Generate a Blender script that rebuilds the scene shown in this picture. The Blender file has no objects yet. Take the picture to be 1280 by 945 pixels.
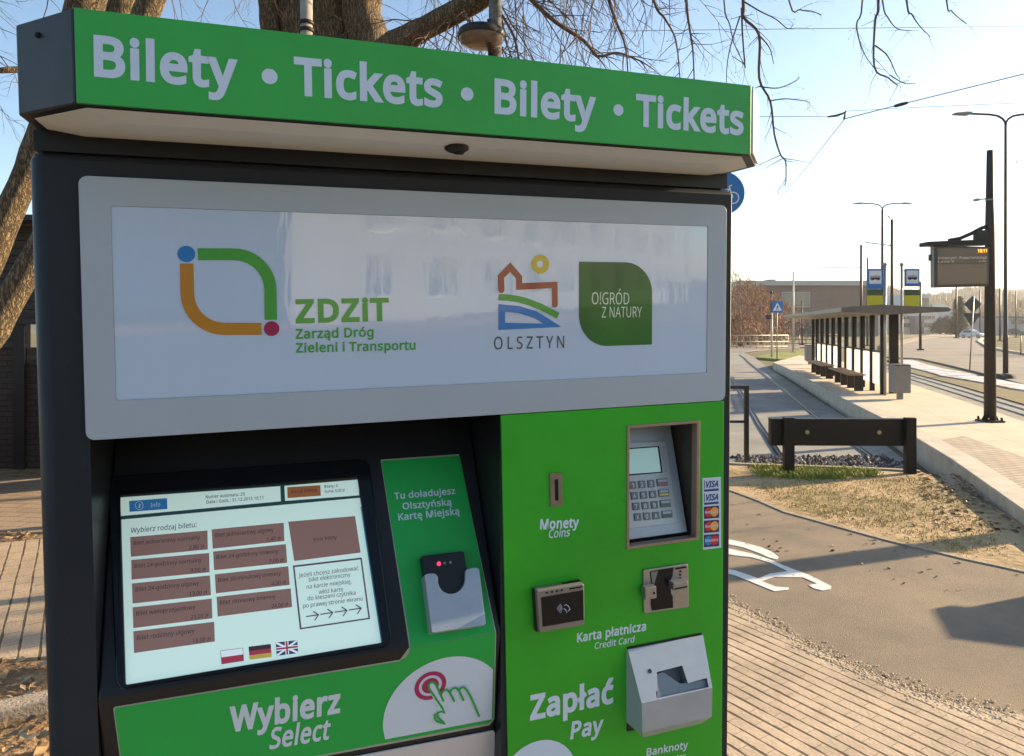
import bpy, bmesh, math, random
from mathutils import Vector, Matrix
from mathutils.geometry import tessellate_polygon

random.seed(11)
sc = bpy.context.scene
col = sc.collection
R_ = math.radians
V = Vector

# ------------------------------------------------------------------ camera
F, CX, CY, H = 900.0, 640.0, 408.0, 1.9        # focal length and principal point on the 1280 x 945 photograph
cd = bpy.data.cameras.new('camera')
cam = bpy.data.objects.new('camera', cd)
col.objects.link(cam)
cam.location = (0, 0, H)
cam.rotation_euler = (R_(90), 0, 0)
cd.sensor_fit = 'HORIZONTAL'
cd.sensor_width = 36
cd.lens = 36 * F / 1280
cd.shift_y = -(472.5 - CY) / 1280
cd.clip_start = 0.05
cd.clip_end = 6000
sc.camera = cam

# ------------------------------------------------------------------ light
SUN_AZ, SUN_EL = 69.0, 17.0                     # clockwise from the view direction; low winter morning sun
w = bpy.data.worlds.new('World')
sc.world = w
w.use_nodes = True
nt = w.node_tree
bg = nt.nodes['Background']
sky = nt.nodes.new('ShaderNodeTexSky')
sky.sky_type = 'NISHITA'
sky.sun_disc = False
sky.sun_elevation = R_(SUN_EL)
sky.sun_rotation = R_(SUN_AZ)
sky.air_density = 1.0
sky.dust_density = .7
sky.ozone_density = 1.3
nt.links.new(sky.outputs[0], bg.inputs[0])
bg.inputs[1].default_value = 0.095
sd = bpy.data.lights.new('sun', 'SUN')
sun = bpy.data.objects.new('sun', sd)
col.objects.link(sun)
sd.energy = 5.0
sd.angle = R_(0.55)
sd.color = (1.0, 0.775, 0.485)
tosun = V((math.sin(R_(SUN_AZ)) * math.cos(R_(SUN_EL)), math.cos(R_(SUN_AZ)) * math.cos(R_(SUN_EL)), math.sin(R_(SUN_EL))))
sun.rotation_euler = (-tosun).to_track_quat('-Z', 'Y').to_euler()
sc.view_settings.view_transform = 'Standard'
sc.view_settings.look = 'None'
sc.view_settings.exposure = 1.5
sc.view_settings.gamma = 1.0
sc.view_settings.use_curve_mapping = False
sc.cycles.max_bounces = 6
sc.cycles.transparent_max_bounces = 12
sc.cycles.caustics_reflective = False
sc.cycles.caustics_refractive = False

# ------------------------------------------------------------------ materials
MATS = {}
def mat(name, c=(.5, .5, .5), rough=.6, metal=0.0, var=0.0, scale=8.0, bump=0.0, bscale=40.0, emit=None, coat=0.0, stretch=None, spec=.5, detail=6.0, c2=None, lo=.35, hi=.65, trans=0.0, alpha=1.0, rvar=0.0):
    if name in MATS:
        return MATS[name]
    m = bpy.data.materials.new(name)
    m.use_nodes = True
    t = m.node_tree
    b = t.nodes['Principled BSDF']
    b.inputs['Base Color'].default_value = (*c, 1)
    b.inputs['Roughness'].default_value = rough
    b.inputs['Metallic'].default_value = metal
    b.inputs['Specular IOR Level'].default_value = spec
    b.inputs['Coat Weight'].default_value = coat
    b.inputs['Coat Roughness'].default_value = .04
    b.inputs['Transmission Weight'].default_value = trans
    b.inputs['Alpha'].default_value = alpha
    if emit:
        b.inputs['Emission Color'].default_value = (*c, 1)
        b.inputs['Emission Strength'].default_value = emit
    tc = None
    if var or bump or c2 or rvar:
        tc = t.nodes.new('ShaderNodeTexCoord')
        mp = t.nodes.new('ShaderNodeMapping')
        t.links.new(tc.outputs['Object'], mp.inputs[0])
        if stretch:
            mp.inputs['Scale'].default_value = stretch
    if var or c2:
        n = t.nodes.new('ShaderNodeTexNoise')
        n.inputs['Scale'].default_value = scale
        n.inputs['Detail'].default_value = detail
        n.inputs['Roughness'].default_value = .65
        t.links.new(mp.outputs[0], n.inputs[0])
        r = t.nodes.new('ShaderNodeValToRGB')
        r.color_ramp.elements[0].position = lo
        r.color_ramp.elements[1].position = hi
        if c2:
            r.color_ramp.elements[0].color = (*c, 1)
            r.color_ramp.elements[1].color = (*c2, 1)
        else:
            r.color_ramp.elements[0].color = tuple(x * (1 - var) for x in c) + (1,)
            r.color_ramp.elements[1].color = tuple(min(1, x * (1 + var)) for x in c) + (1,)
        t.links.new(n.outputs[0], r.inputs[0])
        t.links.new(r.outputs[0], b.inputs['Base Color'])
    if rvar:                              # uneven sheen: wiped and dusty areas
        n3 = t.nodes.new('ShaderNodeTexNoise'); n3.inputs['Scale'].default_value = 5.5; n3.inputs['Detail'].default_value = 9; n3.inputs['Roughness'].default_value = .7
        t.links.new(mp.outputs[0], n3.inputs[0])
        mr = t.nodes.new('ShaderNodeMapRange'); mr.inputs[1].default_value = .3; mr.inputs[2].default_value = .7
        mr.inputs[3].default_value = max(.02, rough - rvar); mr.inputs[4].default_value = rough + rvar
        t.links.new(n3.outputs[0], mr.inputs[0]); t.links.new(mr.outputs[0], b.inputs['Roughness'])
    if bump:
        n2 = t.nodes.new('ShaderNodeTexNoise')
        n2.inputs['Scale'].default_value = bscale
        n2.inputs['Detail'].default_value = 5
        t.links.new(mp.outputs[0], n2.inputs[0])
        bp = t.nodes.new('ShaderNodeBump')
        bp.inputs['Strength'].default_value = min(1, bump)
        bp.inputs['Distance'].default_value = .02 * max(1, bump)
        t.links.new(n2.outputs[0], bp.inputs['Height'])
        t.links.new(bp.outputs[0], b.inputs['Normal'])
    MATS[name] = m
    return m

def brick_mat(name, c1, c2, mortar, bw, rh, ms, rot, bump=.6, var=.18, rough=.85, row=0, offset=.5):
    m = bpy.data.materials.new(name)
    m.use_nodes = True
    t = m.node_tree
    b = t.nodes['Principled BSDF']
    b.inputs['Roughness'].default_value = rough
    tc = t.nodes.new('ShaderNodeTexCoord')
    mp = t.nodes.new('ShaderNodeMapping')
    mp.inputs['Rotation'].default_value = rot
    t.links.new(tc.outputs['Object'], mp.inputs[0])
    nz = t.nodes.new('ShaderNodeTexNoise'); nz.inputs['Scale'].default_value = 1.3; nz.inputs['Detail'].default_value = 2
    t.links.new(mp.outputs[0], nz.inputs[0])
    wob = t.nodes.new('ShaderNodeVectorMath'); wob.operation = 'MULTIPLY_ADD'
    wob.inputs[1].default_value = (.03, .03, 0)
    t.links.new(nz.outputs['Color'], wob.inputs[0]); t.links.new(mp.outputs[0], wob.inputs[2])
    br = t.nodes.new('ShaderNodeTexBrick')
    br.offset = offset
    br.inputs['Color1'].default_value = (*c1, 1)
    br.inputs['Color2'].default_value = (*c2, 1)
    br.inputs['Mortar'].default_value = (*mortar, 1)
    br.inputs['Scale'].default_value = 1
    br.inputs['Brick Width'].default_value = bw
    br.inputs['Row Height'].default_value = rh
    br.inputs['Mortar Size'].default_value = ms
    br.inputs['Mortar Smooth'].default_value = .25
    t.links.new(wob.outputs[0], br.inputs[0])
    n = t.nodes.new('ShaderNodeTexNoise'); n.inputs['Scale'].default_value = 2.2; n.inputs['Detail'].default_value = 9; n.inputs['Roughness'].default_value = .7
    t.links.new(tc.outputs['Object'], n.inputs[0])
    rp = t.nodes.new('ShaderNodeValToRGB')
    rp.color_ramp.elements[0].position = .3; rp.color_ramp.elements[1].position = .7
    rp.color_ramp.elements[0].color = (1 - var,) * 3 + (1,); rp.color_ramp.elements[1].color = (1 + var,) * 3 + (1,)
    t.links.new(n.outputs[0], rp.inputs[0])
    mx = t.nodes.new('ShaderNodeMix'); mx.data_type = 'RGBA'; mx.blend_type = 'MULTIPLY'; mx.inputs[0].default_value = 1
    bcol = br.outputs[0]; bfac = br.outputs['Fac']
    if row:                                # wider joints along the rows than across them
        sx = t.nodes.new('ShaderNodeSeparateXYZ'); t.links.new(wob.outputs[0], sx.inputs[0])
        def mth(op, a, b):
            q = t.nodes.new('ShaderNodeMath'); q.operation = op
            for i_, v_ in enumerate((a, b)):
                if isinstance(v_, (int, float)): q.inputs[i_].default_value = v_
                else: t.links.new(v_, q.inputs[i_])
            return q.outputs[0]
        nj = t.nodes.new('ShaderNodeTexNoise'); nj.inputs['Scale'].default_value = 9; t.links.new(mp.outputs[0], nj.inputs[0])
        fr_ = mth('ABSOLUTE', mth('SUBTRACT', mth('FRACT', mth('ADD', mth('DIVIDE', sx.outputs[1], rh), .5), 0), .5), 0)
        wj = mth('MULTIPLY', mth('SUBTRACT', nj.outputs[0], .12), row * 2.4)
        ss = t.nodes.new('ShaderNodeMapRange'); ss.interpolation_type = 'SMOOTHSTEP'
        t.links.new(fr_, ss.inputs[0]); t.links.new(mth('MULTIPLY', wj, .55), ss.inputs[1]); t.links.new(wj, ss.inputs[2])
        ss.inputs[3].default_value = 1; ss.inputs[4].default_value = 0
        m2 = t.nodes.new('ShaderNodeMix'); m2.data_type = 'RGBA'; t.links.new(ss.outputs[0], m2.inputs[0])
        t.links.new(br.outputs[0], m2.inputs[6]); m2.inputs[7].default_value = (*[x * .6 for x in mortar], 1)
        bcol = m2.outputs[2]; bfac = mth('MAXIMUM', br.outputs['Fac'], ss.outputs[0])
    t.links.new(bcol, mx.inputs[6]); t.links.new(rp.outputs[0], mx.inputs[7])
    t.links.new(mx.outputs[2], b.inputs['Base Color'])
    n2 = t.nodes.new('ShaderNodeTexNoise'); n2.inputs['Scale'].default_value = 60; n2.inputs['Detail'].default_value = 4
    t.links.new(tc.outputs['Object'], n2.inputs[0])
    ad = t.nodes.new('ShaderNodeMath'); ad.operation = 'MULTIPLY_ADD'; ad.inputs[1].default_value = -1.0
    t.links.new(bfac, ad.inputs[0])
    sm = t.nodes.new('ShaderNodeMath'); sm.operation = 'MULTIPLY'; sm.inputs[1].default_value = .35
    t.links.new(n2.outputs[0], sm.inputs[0]); t.links.new(sm.outputs[0], ad.inputs[2])
    bp = t.nodes.new('ShaderNodeBump'); bp.inputs['Strength'].default_value = bump; bp.inputs['Distance'].default_value = .012
    t.links.new(ad.outputs[0], bp.inputs['Height']); t.links.new(bp.outputs[0], b.inputs['Normal'])
    MATS[name] = m
    return m

def bark_mat(name, c1, c2):
    m = mat(name, c1, .95, var=.01)
    t = m.node_tree; b = t.nodes['Principled BSDF']
    for l in list(b.inputs['Base Color'].links): t.links.remove(l)
    tc = t.nodes.new('ShaderNodeTexCoord'); mp = t.nodes.new('ShaderNodeMapping')
    mp.inputs['Scale'].default_value = (13, 13, 2.6)
    t.links.new(tc.outputs['Object'], mp.inputs[0])
    vo = t.nodes.new('ShaderNodeTexVoronoi'); vo.feature = 'DISTANCE_TO_EDGE'; vo.inputs['Scale'].default_value = 2.2
    nz = t.nodes.new('ShaderNodeTexNoise'); nz.inputs['Scale'].default_value = 3; nz.inputs['Detail'].default_value = 8
    t.links.new(mp.outputs[0], nz.inputs[0])
    ad = t.nodes.new('ShaderNodeVectorMath'); ad.operation = 'ADD'
    t.links.new(mp.outputs[0], ad.inputs[0]); t.links.new(nz.outputs['Color'], ad.inputs[1])
    t.links.new(ad.outputs[0], vo.inputs[0])
    r = t.nodes.new('ShaderNodeValToRGB'); r.color_ramp.elements[0].position = .0; r.color_ramp.elements[1].position = .3
    r.color_ramp.elements[0].color = (*c1, 1); r.color_ramp.elements[1].color = (*c2, 1)
    t.links.new(vo.outputs['Distance'], r.inputs[0])
    mx = t.nodes.new('ShaderNodeMix'); mx.data_type = 'RGBA'; mx.blend_type = 'MULTIPLY'; mx.inputs[0].default_value = .6
    t.links.new(r.outputs[0], mx.inputs[6]); t.links.new(nz.outputs['Fac'], mx.inputs[7])
    t.links.new(mx.outputs[2], b.inputs['Base Color'])
    bp = t.nodes.new('ShaderNodeBump'); bp.inputs['Strength'].default_value = 1; bp.inputs['Distance'].default_value = .05
    t.links.new(vo.outputs['Distance'], bp.inputs['Height']); t.links.new(bp.outputs[0], b.inputs['Normal'])
    return m

# ------------------------------------------------------------------ mesh helpers
def to2d(loop):
    n = V((0, 0, 0))
    for i, p in enumerate(loop):
        q = loop[(i + 1) % len(loop)]
        n += V(((p.y - q.y) * (p.z + q.z), (p.z - q.z) * (p.x + q.x), (p.x - q.x) * (p.y + q.y)))
    n.normalize()
    a = V((1, 0, 0)) if abs(n.x) < .9 else V((0, 1, 0))
    e1 = n.cross(a).normalized(); e2 = n.cross(e1)
    return e1, e2

class MB:
    def __init__(s):
        s.v, s.f, s.m, s.s = [], [], [], []
    def add(s, vs, fs, m=0, smooth=False):
        o = len(s.v)
        s.v += [V(p) for p in vs]
        for f in fs:
            s.f.append(tuple(o + i for i in f)); s.m.append(m); s.s.append(smooth)
    def box(s, a, b, m=0):
        x0, y0, z0 = a; x1, y1, z1 = b
        s.add([(x0, y0, z0), (x1, y0, z0), (x1, y1, z0), (x0, y1, z0), (x0, y0, z1), (x1, y0, z1), (x1, y1, z1), (x0, y1, z1)],
              [(0, 3, 2, 1), (4, 5, 6, 7), (0, 1, 5, 4), (1, 2, 6, 5), (2, 3, 7, 6), (3, 0, 4, 7)], m)
    def obox(s, c, ax, ay, az, m=0):     # oriented box: centre and three half-axis vectors
        c, ax, ay, az = V(c), V(ax), V(ay), V(az)
        vs = [c + i * ax + j * ay + k * az for k in (-1, 1) for j, i in ((-1, -1), (-1, 1), (1, 1), (1, -1))]
        s.add(vs, [(0, 3, 2, 1), (4, 5, 6, 7), (0, 1, 5, 4), (1, 2, 6, 5), (2, 3, 7, 6), (3, 0, 4, 7)], m)
    def sheet(s, loops, m=0, off=None):
        loops = [[V(p) for p in l] for l in loops]
        if off is not None:
            loops = [[p + off for p in l] for l in loops]
        e1, e2 = to2d(loops[0])
        l2 = [[V((p.dot(e1), p.dot(e2), 0)) for p in l] for l in loops]
        s.add([p for l in loops for p in l], tessellate_polygon(l2), m)
    def prism(s, loops, d, m=0, mside=None):   # loops: outer (+ holes); extruded along d
        if not isinstance(loops[0], (list, tuple)): loops = [loops]
        if not isinstance(loops[0][0], (list, tuple, Vector)): loops = [loops]
        loops = [[V(p) for p in l] for l in loops]
        d = V(d)
        s.sheet(loops, m); s.sheet(loops, m, d)
        for l in loops:
            n = len(l)
            s.add(l + [p + d for p in l], [(i, (i + 1) % n, n + (i + 1) % n, n + i) for i in range(n)], m if mside is None else mside)
    def tube(s, pts, r, n=8, m=0, cap=True, smooth=True):
        pts = [V(p) for p in pts]
        if not isinstance(r, (list, tuple)): r = [r] * len(pts)
        ref = None; rings = []
        for i, p in enumerate(pts):
            d = (pts[min(i + 1, len(pts) - 1)] - pts[max(i - 1, 0)])
            d = d.normalized() if d.length > 1e-9 else V((0, 0, 1))
            if ref is None:
                ref = d.cross(V((0, 0, 1)) if abs(d.z) < .9 else V((1, 0, 0))).normalized()
            ref = (ref - d * ref.dot(d)).normalized()
            q = d.cross(ref)
            rings.append([p + (ref * math.cos(2 * math.pi * k / n) + q * math.sin(2 * math.pi * k / n)) * r[i] for k in range(n)])
        fs = []
        for i in range(len(pts) - 1):
            for k in range(n):
                fs.append((i * n + k, i * n + (k + 1) % n, (i + 1) * n + (k + 1) % n, (i + 1) * n + k))
        s.add([p for g in rings for p in g], fs, m, smooth)
        if cap:
            s.add(rings[0], [tuple(range(n))[::-1]], m); s.add(rings[-1], [tuple(range(n))], m)
    def lathe(s, prof, c=(0, 0, 0), n=24, m=0, smooth=True):     # prof: (radius, z)
        c = V(c); vs = []; fs = []
        for r, z in prof:
            vs += [c + V((r * math.cos(2 * math.pi * k / n), r * math.sin(2 * math.pi * k / n), z)) for k in range(n)]
        for i in range(len(prof) - 1):
            for k in range(n):
                fs.append((i * n + k, i * n + (k + 1) % n, (i + 1) * n + (k + 1) % n, (i + 1) * n + k))
        s.add(vs, fs, m, smooth)
    def ball(s, c, r, m=0, n=10):
        c = V(c)
        s.lathe([(max(1e-4, r * math.sin(math.pi * i / n)), -r * math.cos(math.pi * i / n)) for i in range(n + 1)], c, n * 2, m)
    def build(s, name, mats, parent=None, org=(0, 0, 0), bevel=0, recalc=True):
        org = V(org)
        me = bpy.data.meshes.new(name)
        me.from_pydata([tuple(p - org) for p in s.v], [], s.f)
        if not isinstance(mats, (list, tuple)): mats = [mats]
        for m in mats: me.materials.append(m)
        me.polygons.foreach_set('material_index', s.m)
        me.polygons.foreach_set('use_smooth', s.s)
        if recalc and len(s.f) < 60000:
            bm = bmesh.new(); bm.from_mesh(me)
            bmesh.ops.remove_doubles(bm, verts=bm.verts, dist=1e-6)
            bmesh.ops.recalc_face_normals(bm, faces=bm.faces); bm.to_mesh(me); bm.free()
        o = bpy.data.objects.new(name, me)
        col.objects.link(o)
        if parent is not None: o.parent = parent
        if bevel:
            b = o.modifiers.new('bevel', 'BEVEL'); b.width = bevel; b.segments = 2; b.limit_method = 'ANGLE'; b.angle_limit = R_(40)
        return o

def tag(o, label, cat, group=None):
    o['label'] = label; o['category'] = cat
    if group: o['group'] = group
    return o
def thing(name, label, cat, loc=(0, 0, 0), rz=0, group=None):
    o = bpy.data.objects.new(name, None)
    col.objects.link(o); o.location = loc; o.rotation_euler = (0, 0, rz)
    o.empty_display_size = .2
    return tag(o, label, cat, group)
def struct(o):
    o['kind'] = 'structure'; return o
def stuff(o, label=None, cat=None):
    o['kind'] = 'stuff'
    if label: tag(o, label, cat)
    return o
def copy_tree(o, parent=None):
    c = o.copy(); col.objects.link(c)
    if parent is not None: c.parent = parent
    for ch in list(o.children): copy_tree(ch, c)
    return c

def gp(u, v, z=0.0):                 # the point of the level z that the photograph shows at (u, v)
    D = F * (H - z) / (v - CY)
    return V(((u - CX) / F * D, D, z))
def at(u, v, D):                     # the point at distance D along the view
    return V(((u - CX) / F * D, D, H - (v - CY) / F * D))

def clip_poly(poly, quad):           # Sutherland-Hodgman, both lists of 2-D points; quad is convex
    area = sum(quad[i][0] * quad[(i + 1) % len(quad)][1] - quad[(i + 1) % len(quad)][0] * quad[i][1] for i in range(len(quad)))
    sg = 1 if area > 0 else -1
    out = list(poly)
    for i in range(len(quad)):
        a, b = quad[i], quad[(i + 1) % len(quad)]
        f = lambda p: sg * ((b[0] - a[0]) * (p[1] - a[1]) - (b[1] - a[1]) * (p[0] - a[0]))
        src, out = out, []
        for j in range(len(src)):
            p, q = src[j], src[(j + 1) % len(src)]
            fp_, fq = f(p), f(q)
            if fp_ >= 0: out.append(p)
            if (fp_ >= 0) != (fq >= 0):
                t = fp_ / (fp_ - fq); out.append((p[0] + t * (q[0] - p[0]), p[1] + t * (q[1] - p[1])))
        if not out: return []
    return out

def circ(cx, cy, rx, ry=None, n=32, a0=0, a1=360):
    ry = rx if ry is None else ry
    k = n if abs(a1 - a0) >= 360 else n + 1
    return [(cx + rx * math.cos(R_(a0 + (a1 - a0) * i / n)), cy + ry * math.sin(R_(a0 + (a1 - a0) * i / n))) for i in range(k)]

def stroke(pts, wd, closed=False):    # a ribbon outline along a 2-D polyline
    n = len(pts); L, Rr = [], []
    for i, p in enumerate(pts):
        a = pts[(i - 1) % n] if (closed or i > 0) else p
        b = pts[(i + 1) % n] if (closed or i < n - 1) else p
        d0 = V((p[0] - a[0], p[1] - a[1])); d1 = V((b[0] - p[0], b[1] - p[1]))
        d0 = d0.normalized() if d0.length > 1e-12 else d1.normalized()
        d1 = d1.normalized() if d1.length > 1e-12 else d0
        nn = V((-(d0.y + d1.y), d0.x + d1.x))
        nn = nn.normalized() if nn.length > 1e-9 else V((-d0.y, d0.x))
        k = wd / 2 / max(.45, nn.dot(V((-d0.y, d0.x))))
        L.append((p[0] + nn.x * k, p[1] + nn.y * k)); Rr.append((p[0] - nn.x * k, p[1] - nn.y * k))
    if closed: return [L, Rr]
    return [L + Rr[::-1]]
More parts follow.
